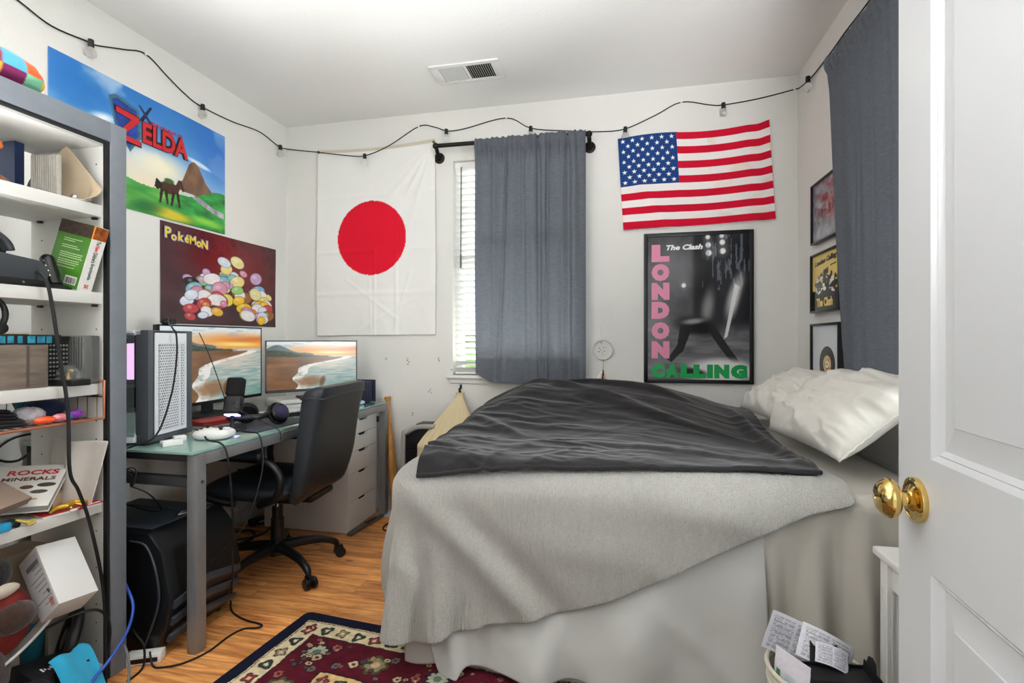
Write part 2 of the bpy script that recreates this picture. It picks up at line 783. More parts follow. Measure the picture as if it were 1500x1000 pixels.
struct(MB().bb((LX - 0.15, -0.05, -0.08), (RX + 0.15, BY + 0.15, 0)).build('floor', floor_mat()))
sbox('ceiling', (LX - 0.15, -0.05, CZ), (RX + 0.15, BY + 0.15, CZ + 0.1), m_ceil)
sbox('wall_left', (LX - 0.12, -0.05, 0), (LX, BY + 0.14, CZ), m_wall)
VY0, VY1 = 1.02, 2.42
w = MB()
w.bb((RX, -0.05, 0), (RX + 0.12, VY0, CZ)).bb((RX, VY1, 0), (RX + 0.12, BY + 0.14, CZ)).bb((RX, VY0, 0), (RX + 0.12, VY1, 0.945)).bb((RX, VY0, 2.395), (RX + 0.12, VY1, CZ))
struct(w.build('wall_right', m_wall))
WX0, WX1, WZ0, WZ1 = -1.113, -0.235, 0.945, 2.395
w = MB()
w.bb((LX, BY, 0), (WX0, BY + 0.14, CZ)).bb((WX1, BY, 0), (RX, BY + 0.14, CZ))
w.bb((WX0, BY, 0), (WX1, BY + 0.14, WZ0)).bb((WX0, BY, WZ1), (WX1, BY + 0.14, CZ))
struct(w.build('wall_back', m_wall))
w = MB()
w.bb((LX, 0.08, 0), (-0.385, FY, CZ)).bb((0.475, 0.08, 0), (RX, FY, CZ)).bb((-0.385, 0.08, 2.06), (0.475, FY, CZ))
struct(w.build('wall_front', m_wall))
sbox('baseboard_left', (LX, FY, 0), (LX + 0.014, BY, 0.095), m_trim, 0.004)
sbox('baseboard_back', (LX + 0.014, BY - 0.014, 0), (RX, BY, 0.095), m_trim, 0.004)
sbox('baseboard_right', (RX - 0.014, FY, 0), (RX, BY - 0.014, 0.095), m_trim, 0.004)

# scuffs and nail marks on the back wall
m_scuff = mat('scuff', '#8e8a84', rough=0.8, var=0.2, vscale=60)
sc = MB()
for (x, z, n, sp) in ((-1.436, 1.035, 9, 0.03), (-1.61, 1.06, 4, 0.02), (-1.22, 1.05, 4, 0.025), (-1.28, 0.83, 5, 0.025), (-1.13, 0.95, 3, 0.03), (-1.4, 0.68, 3, 0.02)):
    for k in range(n):
        px, pz = x + random.uniform(-sp, sp) * 0.5, z + random.uniform(-sp, sp)
        sc.cyl((px, BY - 0.0012, pz), (px + 0.001, BY + 0.001, pz), random.uniform(0.002, 0.006), seg=7)
struct(sc.build('trim_1', m_scuff))

# window in the back wall: frame, sash, pane, sill
m_vinyl = mat('white_vinyl', '#eef0f0', rough=0.35)
m_glass = mat('window_glass', '#ffffff', rough=0.02, spec=0.5)
nt_ = m_glass.node_tree         # thin clear pane: mostly clear, with a weak reflection
tr_ = nt_.nodes.new('ShaderNodeBsdfTransparent')
tr_.inputs['Color'].default_value = (0.95, 0.97, 0.96, 1)
gl_ = nt_.nodes.new('ShaderNodeBsdfGlossy')
gl_.inputs['Roughness'].default_value = 0.02
fr_ = nt_.nodes.new('ShaderNodeFresnel')
fr_.inputs['IOR'].default_value = 1.4
mx_ = nt_.nodes.new('ShaderNodeMixShader')
nt_.links.new(fr_.outputs[0], mx_.inputs[0])
nt_.links.new(tr_.outputs[0], mx_.inputs[1])
nt_.links.new(gl_.outputs[0], mx_.inputs[2])
nt_.links.new(mx_.outputs[0], nt_.nodes['Material Output'].inputs['Surface'])
wf = MB()
y0, y1 = BY + 0.075, BY + 0.125
for a, b in (((WX0, y0, WZ0), (WX0 + 0.045, y1, WZ1)), ((WX1 - 0.045, y0, WZ0), (WX1, y1, WZ1)),
             ((WX0 + 0.045, y0, WZ0), (WX1 - 0.045, y1, WZ0 + 0.045)), ((WX0 + 0.045, y0, WZ1 - 0.045), (WX1 - 0.045, y1, WZ1)),
             ((WX0 + 0.045, y0 + 0.004, 1.67), (WX1 - 0.045, y1 - 0.004, 1.71))):
    wf.bb(a, b, 0.004)
win = struct(wf.build('window_1', m_vinyl))
win['label'] = 'white window behind the blind and grey curtain in the back wall'
MB().bb((WX0 + 0.046, y0 + 0.02, WZ0 + 0.046), (WX1 - 0.046, y0 + 0.026, WZ1 - 0.046)).build('window_pane', m_glass, win)
sl = MB()
sl.bb((WX0 - 0.035, BY - 0.045, WZ0 - 0.022), (WX1 + 0.035, BY + 0.07, WZ0), 0.006).bb((WX0 - 0.02, BY - 0.018, WZ0 - 0.055), (WX1 + 0.02, BY - 0.0005, WZ0 - 0.022), 0.005)
sl.build('window_sill', m_trim, win)

# side window behind the long curtain and the open door
wf = MB()
for a, b in (((RX + 0.06, VY0, WZ0), (RX + 0.11, VY0 + 0.045, WZ1)), ((RX + 0.06, VY1 - 0.045, WZ0), (RX + 0.11, VY1, WZ1)),
             ((RX + 0.06, VY0 + 0.045, WZ0), (RX + 0.11, VY1 - 0.045, WZ0 + 0.045)), ((RX + 0.06, VY0 + 0.045, WZ1 - 0.045), (RX + 0.11, VY1 - 0.045, WZ1))):
    wf.bb(a, b, 0.004)
win2 = struct(wf.build('window_2', m_vinyl))
win2['label'] = 'side window behind the right-wall curtain'
MB().bb((RX + 0.08, VY0 + 0.046, WZ0 + 0.046), (RX + 0.086, VY1 - 0.046, WZ1 - 0.046)).build('window_pane', m_glass, win2)

# blind in the window reveal
bl = thing('window_blind', 'white slatted window blind half covered by the grey back-wall curtain', 'blind', T((WX0 + WX1) / 2, BY + 0.045, WZ0))
m_slat = mat('blind_slat', '#f0efeb', rough=0.45)
s = MB()
nsl = 33
for k in range(nsl):
    z = WZ0 + 0.035 + k * (WZ1 - WZ0 - 0.10) / (nsl - 1)
    s.box((0, 0, 0), (WX1 - WX0 - 0.012, 0.05, 0.0028), M=T((WX0 + WX1) / 2, BY + 0.045, z) @ R('X', -38))
s.build('slats', m_slat, bl, world=True)
MB().bb((WX0 + 0.004, BY + 0.02, WZ1 - 0.05), (WX1 - 0.004, BY + 0.07, WZ1 - 0.002), 0.004).build('head_rail', m_slat, bl, world=True)
MB().bb((WX0 + 0.006, BY + 0.026, WZ0 + 0.002), (WX1 - 0.006, BY + 0.064, WZ0 + 0.018), 0.004).build('bottom_rail', m_slat, bl, world=True)
MB().tube([(WX0 + 0.055, BY + 0.012, WZ1 - 0.04), (WX0 + 0.053, BY + 0.008, 1.70)], 0.004).cyl((WX0 + 0.053, BY + 0.008, 1.76), (WX0 + 0.053, BY + 0.008, 1.67), 0.006, seg=10).build('tilt_wand', mat('smoke_wand', '#55524e', rough=0.3), bl, world=True)

# garden greenery outside the window
m_leaf = mat('hedge_leaf', '#6d8a4a', rough=0.8, var=0.5, vscale=9)
hd = MB()
for k in range(26):
    x = -2.2 + k * 0.14
    hd.sph((x, 5.2 + random.uniform(-.2, .2), 0.60 + random.uniform(-.1, .08)), (0.28, 0.28, 0.62), 10, 7)
sbox('ground', (-6, BY + 0.16, -0.08), (6, 12, -0.01), mat('lawn', '#5f7242', rough=0.9, var=0.3, vscale=6))
o = hd.build('hedge', m_leaf)
tag(o, 'green hedge outside the window, glimpsed between the blind slats', 'hedge')
o['kind'] = 'stuff'

# ------------------------------------------------------------------ open door in the foreground
m_door = mat('door_paint', '#d3d4d5', rough=0.32, bump=0.03, bscale=160)
DW, DH, DT = 0.86, 2.03, 0.036
MD = frame((-0.067, -0.9978, 0), (0, 0, 1), (-0.9978, 0.067, 0), (0.518, 1.087, 0.012))   # x: latch edge to hinge, y: up, z: out of the visible face
dr = bpy.data.objects.new('door_1', None)
COL.objects.link(dr)
dr.matrix_world = MD
WM[dr.name] = MD
struct(dr)
dr['label'] = 'white two-panel door with brass knob standing open at the right edge'
d = MB()
pu, plw = (0.115, 0.967, DW - 0.115, 1.90), (0.115, 0.24, DW - 0.115, 0.775)
d.bb((0, 0, -DT), (0.115, DH, 0)).bb((DW - 0.115, 0, -DT), (DW, DH, 0))
for a, b in ((0, 0.24), (0.775, 0.967), (1.90, DH)):
    d.bb((0.115, a, -DT), (DW - 0.115, b, 0))
d.build('door_frame', m_door, dr, sharp=20)
for p in (pu, plw):
    q = bmesh.new()
    for side in (1, -1):
        prof = [(0, 0), (0.003, -0.002), (0.0085, -0.0075), (0.0105, -0.006), (0.0185, -0.0125), (0.022, -0.0125), (0.024, -0.0125), (0.062, -0.0045), (0.0635, -0.003)]
        loops = []
        for ins, dz in prof:
            z = dz if side > 0 else -DT - dz
            x0, y0_, x1, y1_ = p[0] + ins, p[1] + ins, p[2] - ins, p[3] - ins
            loops.append([q.verts.new(v) for v in ((x0, y0_, z), (x1, y0_, z), (x1, y1_, z), (x0, y1_, z))])
        for A, B in zip(loops[:-1], loops[1:]):
            for k in range(4):
                q.faces.new((A[k], A[(k + 1) % 4], B[(k + 1) % 4], B[k]))
        q.faces.new(loops[-1])
    bmesh.ops.recalc_face_normals(q, faces=q.faces)
    mb = MB()
    mb._add(q, None)
    mb.build('door_panel', m_door, dr, sharp=12)
m_brass = mat('polished_brass', '#dcbd74', rough=0.07, metal=1.0)
kb = MB().lathe([(0, 0.0), (0.0385, 0.0), (0.0395, 0.004), (0.0385, 0.0085), (0.034, 0.0105), (0.033, 0.009), (0.028, 0.0095), (0.022, 0.0125), (0.018, 0.016),
                 (0.0165, 0.0185), (0.0125, 0.0195), (0.0115, 0.024), (0.0115, 0.0305), (0.019, 0.032), (0.0300, 0.0345), (0.0345, 0.039), (0.0355, 0.045), (0.0335, 0.0505),
                 (0.0310, 0.0530), (0.0300, 0.0545), (0.024, 0.0605), (0.014, 0.0640), (0.004, 0.065), (0.003, 0.0635), (0, 0.0635)], 40)
kn = kb.build('door_knob', m_brass, dr, M=T(0.073, 0.886, 0), sharp=50)
kn['label'] = 'polished brass knob'
MB().bb((-0.0015, 0.84, -0.030), (0.001, 0.93, -0.006)).build('latch_plate', m_brass, dr)

# ------------------------------------------------------------------ things on the walls
# ---- ceiling vent
v = thing('ceiling_vent', 'white slotted air vent in the ceiling near the back wall', 'vent', T(-0.868, 2.785, CZ))
MB().bb((-0.205, -0.105, -0.010), (0.205, -0.075, -0.0002), 0.003).bb((-0.205, 0.075, -0.010), (0.205, 0.105, -0.0002), 0.003).bb((-0.205, -0.075, -0.010), (-0.155, 0.075, -0.0002), 0.003).bb((0.155, -0.075, -0.010), (0.205, 0.075, -0.0002), 0.003).bb((-0.008, -0.076, -0.009), (0.008, 0.076, -0.0002)).build('frame', m_trim, v)
s = MB()
for k in range(11):
    x = 0.018 + k * 0.0127
    s.box((0, 0, 0), (0.0012, 0.152, 0.010), M=T(x, 0, -0.006) @ R('Y', -32))
    s.box((0, 0, 0), (0.0012, 0.152, 0.012), M=T(-x, 0, -0.006) @ R('Y', 42))
s.build('louvres', m_trim, v)
MB().bb((-0.155, -0.075, -0.0014), (0.155, 0.075, -0.0003)).build('duct_opening', m_blackmatte, v)

# ---- landscape poster with the red title on the left wall
def paint_land(img, s, t):
    c1, c2, c3 = rgb('#2f78c4'), rgb('#8fbfe6'), rgb('#f6e2c2')
    n = fbm(s * 5 + 3, t * 4, 5)
    k = sstep(0.35, 1.0, t + 0.25 * (n - 0.5))
    img[:] = c2 * (1 - k[..., None]) + c1 * k[..., None]
    put(img, sstep(0.72, 0.25, t + 0.15 * (s - 0.4)) * sstep(1.05, 0.5, s) * 0.95, '#f7e4c6')
    put(img, sstep(0.50, 0.62, fbm(s * 4 + 1, t * 3 + 2, 9)) * sstep(0.3, 0.6, t) * 0.6, '#e9eef5')
    put(img, ell(s, t, 0.12, 0.78, 0.16, 0.16, -35, 0.6) * (0.5 + 0.5 * n), '#1f6fbd')
    put(img, ell(s, t, 0.24, 0.66, 0.05, 0.03, 20, 0.9) * 0.9, '#ffffff')
    put(img, ell(s, t, 0.95, 0.75, 0.16, 0.3, 0, 0.8) * 0.7, '#2d6fca')
    put(img, ell(s, t, 0.55, 0.45, 0.12, 0.1, 0, 0.9) * 0.8, '#fff3cf')
    # distant range and the lone peak
    put(img, (t < 0.36 + 0.05 * fbm(s * 12, t * 0, 3)) * sstep(0.86, 0.93, s), '#8d97c9')
    put(img, ell(s, t, 0.80, 0.605, 0.085, 0.02, -14, 0.4) * 0.85, '#eef6fb')
    peak = polym(s, t, [(0.62, 0.30), (0.685, 0.40), (0.725, 0.56), (0.75, 0.60), (0.765, 0.605), (0.79, 0.585), (0.85, 0.44), (0.93, 0.33), (0.93, 0.28)])
    put(img, peak, rgb('#7b5a45') * (0.75 + 0.5 * fbm(s * 26, t * 9, 7))[..., None])
    # rolling meadow
    hill = 0.36 - 0.20 * s + 0.04 * np.sin(s * 9 + 1) + 0.02 * fbm(s * 10, t * 0, 2)
    g = fbm(s * 9, t * 16, 21)
    gc = rgb('#1d7a34') * (1 - g[..., None]) + rgb('#8ed05a') * g[..., None]
    put(img, (t < hill).astype(float), gc)
    hill2 = 0.30 - 0.09 * np.sin(s * 4.2) + 0.03 * np.sin(s * 15)
    put(img, (t < hill2) * sstep(0.55, 0.7, s), rgb('#2f9140') * (0.6 + 0.8 * fbm(s * 14, t * 22, 31))[..., None])
    put(img, polym(s, t, [(0.74, 0.27), (0.80, 0.285), (0.86, 0.25), (0.90, 0.225), (0.99, 0.21), (0.99, 0.15), (0.90, 0.175), (0.83, 0.215)]), rgb('#b7b3bd') * (0.6 + 0.6 * fbm(s * 40, t * 12, 8))[..., None])
    put(img, ell(s, t, 0.10, 0.30, 0.22, 0.10, -8, 0.6) * 0.75, '#9be8c4')
    put(img, ell(s, t, 0.18, 0.33, 0.12, 0.05, -18, 0.7) * 0.8, '#e7f57b')
    put(img, ell(s, t, 0.60, 0.05, 0.14, 0.045, -6, 0.5), '#d8c437')
    put(img, ell(s, t, 0.46, 0.06, 0.09, 0.05, 10, 0.7) * 0.8, '#0f5e33')
    put(img, ell(s, t, 0.86, 0.07, 0.12, 0.03, -4, 0.7) * 0.8, '#a5d94a')
    # a plain brown horse crossing the meadow
    hc = '#4a2a20'
    put(img, ell(s, t, 0.600, 0.285, 0.055, 0.055, 8, 0.12), hc)
    put(img, polym(s, t, [(0.625, 0.27), (0.655, 0.38), (0.675, 0.385), (0.700, 0.30), (0.685, 0.285), (0.668, 0.32), (0.655, 0.25)]), hc)
    for px, a in ((0.553, -0.012), (0.575, 0.012), (0.625, -0.014), (0.648, 0.016)):
        put(img, polym(s, t, [(px - 0.009, 0.26), (px + 0.013, 0.26), (px + a + 0.008, 0.13), (px + a - 0.004, 0.13)]), '#331d18')
    put(img, polym(s, t, [(0.552, 0.31), (0.520, 0.34), (0.510, 0.26), (0.530, 0.24), (0.556, 0.27)]), '#1f1512')
    put(img, ell(s, t, 0.598, 0.345, 0.030, 0.022, 5, 0.2), '#3d6b35')
    # plain blue shield and a dark sword behind the title
    put(img, polym(s, t, [(0.262, 0.86), (0.30, 0.895), (0.42, 0.85), (0.435, 0.62), (0.375, 0.475), (0.30, 0.60)]), '#3f6d7c')
    put(img, polym(s, t, [(0.278, 0.84), (0.305, 0.868), (0.408, 0.83), (0.42, 0.63), (0.372, 0.505), (0.312, 0.61)]), rgb('#1f3f8d') * (0.7 + 0.7 * fbm(s * 40, t * 40, 15))[..., None])
    put(img, polym(s, t, [(0.425, 0.775), (0.485, 0.925), (0.497, 0.92), (0.445, 0.765)]), '#20263f')
    put(img, polym(s, t, [(0.418, 0.895), (0.43, 0.90), (0.495, 0.79), (0.484, 0.765)]), '#28325a')


po = thing('poster', 'large blue sky and green meadow poster with red title, upper one on the left wall', 'poster', on_left(LX + 0.002, 2.16, 2.137))
art('print', 0.98, 0.606, 300, 190, paint_land, m_art, po, warp=lambda P, s, t: P + np.stack([0 * s, 0 * s, 0.014 * np.exp(-((s / 0.07) ** 2)) * np.exp(-((t / 0.35) ** 2)) + 0.002 * (1 + np.sin(s * 11))], -1))
m_red = mat('red_ink', '#c8242c', rough=0.4)
m_dkred = mat('dark_outline_ink', '#3a0d14', rough=0.4)


def pt(s, t, w, h, z):
    return T((s - 0.5) * w, (t - 0.5) * h, z)


for mm, g, z in ((m_dkred, 0.010, 0.0068), (m_red, 0.003, 0.0078)):
    text(po, 'title_lettering', 'ELDA', mm, pt(0.578, 0.682, 0.98, 0.606, z), 0.1, g, width=0.272 + g, height=0.104 + g)
zz = [(-0.066, 0.078), (0.056, 0.066), (0.058, 0.046), (-0.026, -0.050), (0.064, -0.052), (0.066, -0.078), (-0.060, -0.074), (-0.062, -0.056), (0.014, 0.040), (-0.066, 0.052)]
MB().prism([(x * 1.05, y * 1.05) for x, y in zz], 0.0066, 0.0069).build('title_lettering', m_dkred, po, M=pt(0.362, 0.672, 0.98, 0.606, 0))
MB().prism([(x * 0.97, y * 0.97) for x, y in zz], 0.0076, 0.0080).build('title_lettering', m_red, po, M=pt(0.362, 0.672, 0.98, 0.606, 0))
text(po, 'title_lettering', 'THE LEGEND OF', m_red, pt(0.583, 0.787, 0.98, 0.606, 0.0068), 0.03, 0.0006, width=0.19, height=0.017)

# ---- maroon poster with the yellow title: plain coloured shapes stand in for its pictures
def paint_maroon(img, s, t):
    n = fbm(s * 7, t * 7, 3)
    img[:] = rgb('#46262c') * (0.75 + 0.5 * n)[..., None]
    put(img, ell(s, t, 0.55, 0.72, 0.28, 0.30, 0, 0.9) * 0.75, '#8d1f24')
    put(img, ell(s, t, 0.80, 0.55, 0.20, 0.3, 0, 0.9) * 0.5, '#7a2024')
    for k in range(60):
        a, b = random.random() * 0.7 + 0.28, random.random() * 0.6 + 0.38
        put(img, (ell(s, t, a, b, 0.02, 0.028) - ell(s, t, a, b, 0.012, 0.017)) * 0.35, '#2c1216')
    cols = ('#c9a5c9', '#d9e3ec', '#6fb0b8', '#e8d68a', '#86bcc9', '#7fb4dd', '#cfe2f0', '#9ccc74', '#e9dc9b', '#1d1a20', '#d795ab', '#f1e8ea')
    warm = ('#e8b33a', '#f2c22c', '#9a6234', '#ecdcbc', '#dd7c38', '#efd55a', '#f1e8ea', '#dfe3f2', '#d98aa5', '#c7444a')
    q_ = random.Random(4)
    for k in range(90):           # a plain heap of overlapping coloured pebbles
        u = q_.random()
        cx = 0.18 + 0.74 * u
        tp_ = 0.50 + 0.36 * math.exp(-((cx - 0.52) / 0.26) ** 2)
        cy = 0.06 + (tp_ - 0.06) * (1 - k / 90) ** 0.8 * (0.55 + 0.45 * q_.random())
        r = q_.uniform(0.026, 0.062)
        c = rgb(q_.choice(warm if cy < 0.36 else cols))
        a_ = q_.uniform(0, 180)
        put(img, ell(s, t, cx, cy, r + 0.004, (r + 0.004) * 1.25, a_, 0.05), c * 0.5)
        put(img, ell(s, t, cx, cy, r, r * 1.25, a_, 0.05), c * (0.94 + 0.12 * fbm(s * 30, t * 30, 4))[..., None])
        put(img, ell(s, t, cx - r * 0.25, cy + r * 0.35, r * 0.4, r * 0.35, a_, 0.6) * 0.35, '#ffffff')


po = thing('poster', 'maroon poster of bright coloured shapes with yellow title, lower one on the left wall', 'poster', on_left(LX + 0.002, 2.659, 1.5465))
art('print', 0.91, 0.55, 300, 190, paint_maroon, mat('glossy_printed_paper', rough=0.22, attr=True), po, z=0.0, warp=lambda P, s, t: P + np.stack([0 * s, 0 * s, 0.002 * (1 + np.sin(s * 9 + 2) * np.sin(t * 5))], -1))
for mm, g, z, col in (('blue_ink', 0.006, 0.0062, '#5d6fa8'), ('yellow_ink', 0.0018, 0.0070, '#f0cf3a')):
    mi = mat(mm, col, rough=0.4)
    x = -0.115
    for ch, dy, sc_, a in (('P', 0.008, 1.3, 4), ('o', -0.006, 1.0, -4), ('k', 0.0, 1.1, 3), ('é', -0.002, 1.0, -3), ('M', -0.004, 1.0, 6), ('o', -0.012, 1.0, -4), ('N', -0.014, 1.05, 4)):
        text(po, 'title_lettering', ch, mi, pt(0.17, 0.875, 0.91, 0.55, z) @ T(x, dy, 0) @ R('Z', a - 4), 0.062 * sc_, g)
        x += 0.040 if ch not in 'Mk' else 0.043

# ---- white flag with a red disc
def fold_paint(img, s, t):
    img[:] = rgb('#eceae7')
    put(img, (t > 0.983).astype(float), '#cfc7b4')
    m = ((((s - 0.475) * 0.903) ** 2 + ((t - 0.512) * 1.335) ** 2) < (0.2585 + 0.004 * fbm(s * 6, t * 6, 4)) ** 2).astype(float)
    put(img, m, '#d8182f')


def flag_warp(P, s, t):
    Q = P.copy()
    n = fbm(s * 6, t * 8, 41) - 0.5
    rid = lambda x: np.exp(-(x / 0.012) ** 2)
    tr = np.hypot((1 - s) * 0.9, (1 - t) * 1.33)
    ang = np.arctan2((1 - t) * 1.33, (1 - s) * 0.9 + 1e-6)
    pull = sum(a * np.exp(-((ang - c) / 0.05) ** 2) for a, c in ((0.010, 0.85), (0.008, 1.05), (0.006, 1.25), (0.004, 0.6))) * np.clip(tr * 3, 0, 1) * np.exp(-tr * 1.1)
    crease = 0.003 * (rid(t - 0.735) + rid(t - 0.445) + rid(t - 0.22) + rid(s - 0.5) * (t < 0.45) + rid(s - 0.68) * (t < 0.6))
    x_ = 0.0018 * (rid((t - 0.02) - 0.36 * (s - 0.35)) * (s > 0.35) + rid(t - 0.30 + 0.5 * (s - 0.25)) * (s > 0.25) * (s < 0.7) + rid((s - 0.70) - (t - 0.12) * 0.45) * (t < 0.33) + rid((s - 0.47) + 0.05 * t) * (t < 0.3))
    Q[..., 2] += 0.010 + 0.006 * n + pull + crease + x_ + 0.004 * np.sin(s * 14) * (1 - t)
    Q[..., 1] += np.where(t > 0.9, (t - 0.9) / 0.1, 0) * (-0.020 * np.sin(PI * s)) + 0.008 * s
    Q[..., 0] += 0.006 * np.sin(t * 5) * (s - 0.5)
    return Q


fl = thing('flag', 'white flag with a red disc hanging left of the curtained window', 'flag', on_back(-1.686, BY - 0.003, 1.878))
art('cloth', 0.903, 1.335, 170, 250, fold_paint, mat('white_flag_cloth', rough=0.75, attr=True, spec=0.15), fl, z=0, warp=flag_warp, thick=0.001)
for x in (-0.436, 0.44):
    MB().cyl((x, 0.652, 0.004), (x, 0.652, 0.020), 0.009, seg=14).build('grommet', mat('dull_brass', '#8c7a4d', rough=0.4, metal=1), fl)

# ---- striped flag with stars
def paint_us(img, s, t):
    k = np.clip(np.floor((1 - t) * 13), 0, 12).astype(int)
    img[:] = np.where((k % 2 == 0)[..., None], rgb('#c41430'), rgb('#efe9e6'))
    put(img, sstep(0.55, 0.7, fbm(s * 5, t * 5, 77)) * (k % 2 == 1) * 0.18 * (s > 0.6), '#c9a76a')
    can = (s < 0.40) & (t > 6 / 13)
    put(img, can.astype(float), '#1f3f78')
    for r in range(9):
        n = 6 if r % 2 == 0 else 5
        for c in range(n):
            cx = 0.40 * ((c + (0.5 if r % 2 == 0 else 1.0)) / 6.0)
            cy = 1 - (7 / 13) * ((r + 0.75) / 9.5)
            px, py = (s - cx) * 0.885, (t - cy) * 0.60
            box = (np.abs(px) < 0.02) & (np.abs(py) < 0.02)
            i, j = np.where(box)
            if len(i) == 0:
                continue
            pts = []
            for q in range(10):
                rr = 0.0158 if q % 2 == 0 else 0.0062
                a = PI / 2 + q * PI / 5
                pts.append((rr * math.cos(a), rr * math.sin(a)))
            mk = polym(px[i, j], py[i, j], pts) > 0
            img[i[mk], j[mk]] = rgb('#f3f2f2')


def us_warp(P, s, t):
    c = dict(TL=(-0.017, 2.446), TR=(0.862, 2.489), BR=(0.896, 1.898), BL=(0.017, 1.874))
    x = (1 - s) * (1 - t) * c['BL'][0] + s * (1 - t) * c['BR'][0] + s * t * c['TR'][0] + (1 - s) * t * c['TL'][0]
    z = (1 - s) * (1 - t) * c['BL'][1] + s * (1 - t) * c['BR'][1] + s * t * c['TR'][1] + (1 - s) * t * c['TL'][1]
    sag = 0.020 * np.sin(PI * np.clip((s - 0.4) / 0.6, 0, 1)) * (t ** 0.6) + 0.010 * np.sin(PI * s) * 0.5 - 0.010 * np.sin(PI * np.clip(s / 0.42, 0, 1)) * t
    z = z - sag - 0.006 * np.exp(-((s - 0.93) / 0.05) ** 2) * (0.5 + t)
    w = 0.010 + 0.006 * np.sin(s * 9 + 2 * t) * (1.1 - t) + 0.010 * np.exp(-((s + 0.35 * t - 0.30) / 0.05) ** 2) * (t < 0.5) + 0.006 * fbm(s * 6, t * 6, 12)
    return np.stack([x, np.full_like(x, BY - 0.003) - w, z], -1)


fl = thing('flag', 'striped red and white flag with white stars on blue, above the black-framed poster', 'flag', T(0.44, BY - 0.003, 2.18))
s_, t_ = np.meshgrid(np.linspace(0, 1, 460), np.linspace(0, 1, 300), indexing='ij')
im = np.ones(s_.shape + (3,))
paint_us(im, s_, t_)
cloth_obj('cloth', us_warp(None, s_, t_), mat('striped_flag_cloth', rough=0.8, attr=True, spec=0.1), fl, thick=0.001, sub=0, colors=im)
fr = MB()
for k in range(46):
    x = 0.022 + k * 0.0045
    fr.tube([(x, BY - 0.014, 1.878 + 0.0003 * k), (x + random.uniform(-.003, .003), BY - 0.014, 1.866 + random.uniform(-.003, .003) + 0.0003 * k)], 0.0007, 4)
fr.build('fringe', mat('red_thread', '#b93442', rough=0.8), fl, world=True)

# ---- framed pictures
def framed(label, M, w, h, fn, fw=0.022, fd=0.022, nx=150, ny=200, group=None):
    t = thing('picture_frame', label, 'framed picture', M, group)
    b = MB()
    W, H = w / 2, h / 2
    b.bb((-W, -H, 0.001), (-W + fw, H, fd), 0.003).bb((W - fw, -H, 0.001), (W, H, fd), 0.003)
    b.bb((-W + fw, H - fw, 0.001), (W - fw, H, fd), 0.003).bb((-W + fw, -H, 0.001), (W - fw, -H + fw, fd), 0.003)
    b.build('frame', mat('black_frame', '#121212', rough=0.35), t)
    art('print', w - 2 * fw + 0.002, h - 2 * fw + 0.002, nx, ny, fn, mat('glazed_print', rough=0.14, attr=True), t, z=fd - 0.012, thick=0.004)
    return t


def paint_stage(img, s, t):
    n = fbm(s * 8, t * 10, 6)
    img[:] = rgb('#57565a') * (0.7 + 0.5 * n)[..., None]
    put(img, sstep(0.44, 0.50, s + 0.02 * n) * (t > 0.33), rgb('#232326') * (0.8 + 0.6 * n)[..., None])
    put(img, sstep(0.42, 0.30, t), rgb('#6a696c') * (0.7 + 0.6 * fbm(s * 5, t * 40, 8))[..., None])
    put(img, ell(s, t, 0.25, 0.76, 0.20, 0.12, 0, 0.9) * 0.5, '#8a888b')
    for cx, cy, r in ((0.60, 0.985, 0.022), (0.605, 0.93, 0.026), (0.61, 0.875, 0.028), (0.735, 0.99, 0.022), (0.74, 0.945, 0.026), (0.745, 0.885, 0.028), (0.365, 0.655, 0.022)):
        put(img, ell(s, t, cx, cy, r * 1.9, r * 1.4, 0, 0.9) * 0.4, '#9a9a9e')
        put(img, ell(s, t, cx, cy, r, r * 0.72, 0, 0.3), '#f4f4f4')
    st = (fbm(s * 40, t * 9, 19) > 0.64) & (s > 0.5) & (t > 0.62)
    put(img, st * 0.5, '#8b97a6')
    # soft plain shapes: pale smudges and a dark leaning mass on a lit floor
    put(img, ell(s, t, 0.60, 0.50, 0.05, 0.11, -14, 0.8) * 0.7, '#a9a8a8')
    put(img, ell(s, t, 0.86, 0.57, 0.06, 0.15, -24, 0.6) * 0.8, '#d7d6d6')
    put(img, polym(s, t, [(0.86, 0.66), (0.90, 0.64), (0.79, 0.30), (0.755, 0.28)]) * 0.9, '#e9e9e9')
    put(img, ell(s, t, 0.93, 0.52, 0.035, 0.16, -16, 0.7) * 0.8, '#2b2b2d')
    put(img, ell(s, t, 0.50, 0.37, 0.20, 0.06, -6, 0.5), '#19191b')
    put(img, polym(s, t, [(0.33, 0.38), (0.47, 0.40), (0.36, 0.20), (0.24, 0.12), (0.20, 0.14), (0.30, 0.24)]), '#1d1d1f')
    put(img, polym(s, t, [(0.56, 0.38), (0.68, 0.36), (0.82, 0.21), (0.90, 0.13), (0.84, 0.11), (0.72, 0.22)]), '#1c1c1e')
    put(img, ell(s, t, 0.46, 0.405, 0.10, 0.018, 4, 0.7), '#8f8e8e')
    put(img, ell(s, t, 0.72, 0.06, 0.33, 0.085, 0, 0.35), '#e6e2e6')
    put(img, ell(s, t, 0.45, 0.05, 0.14, 0.03, -6, 0.5), '#2b2b2d')


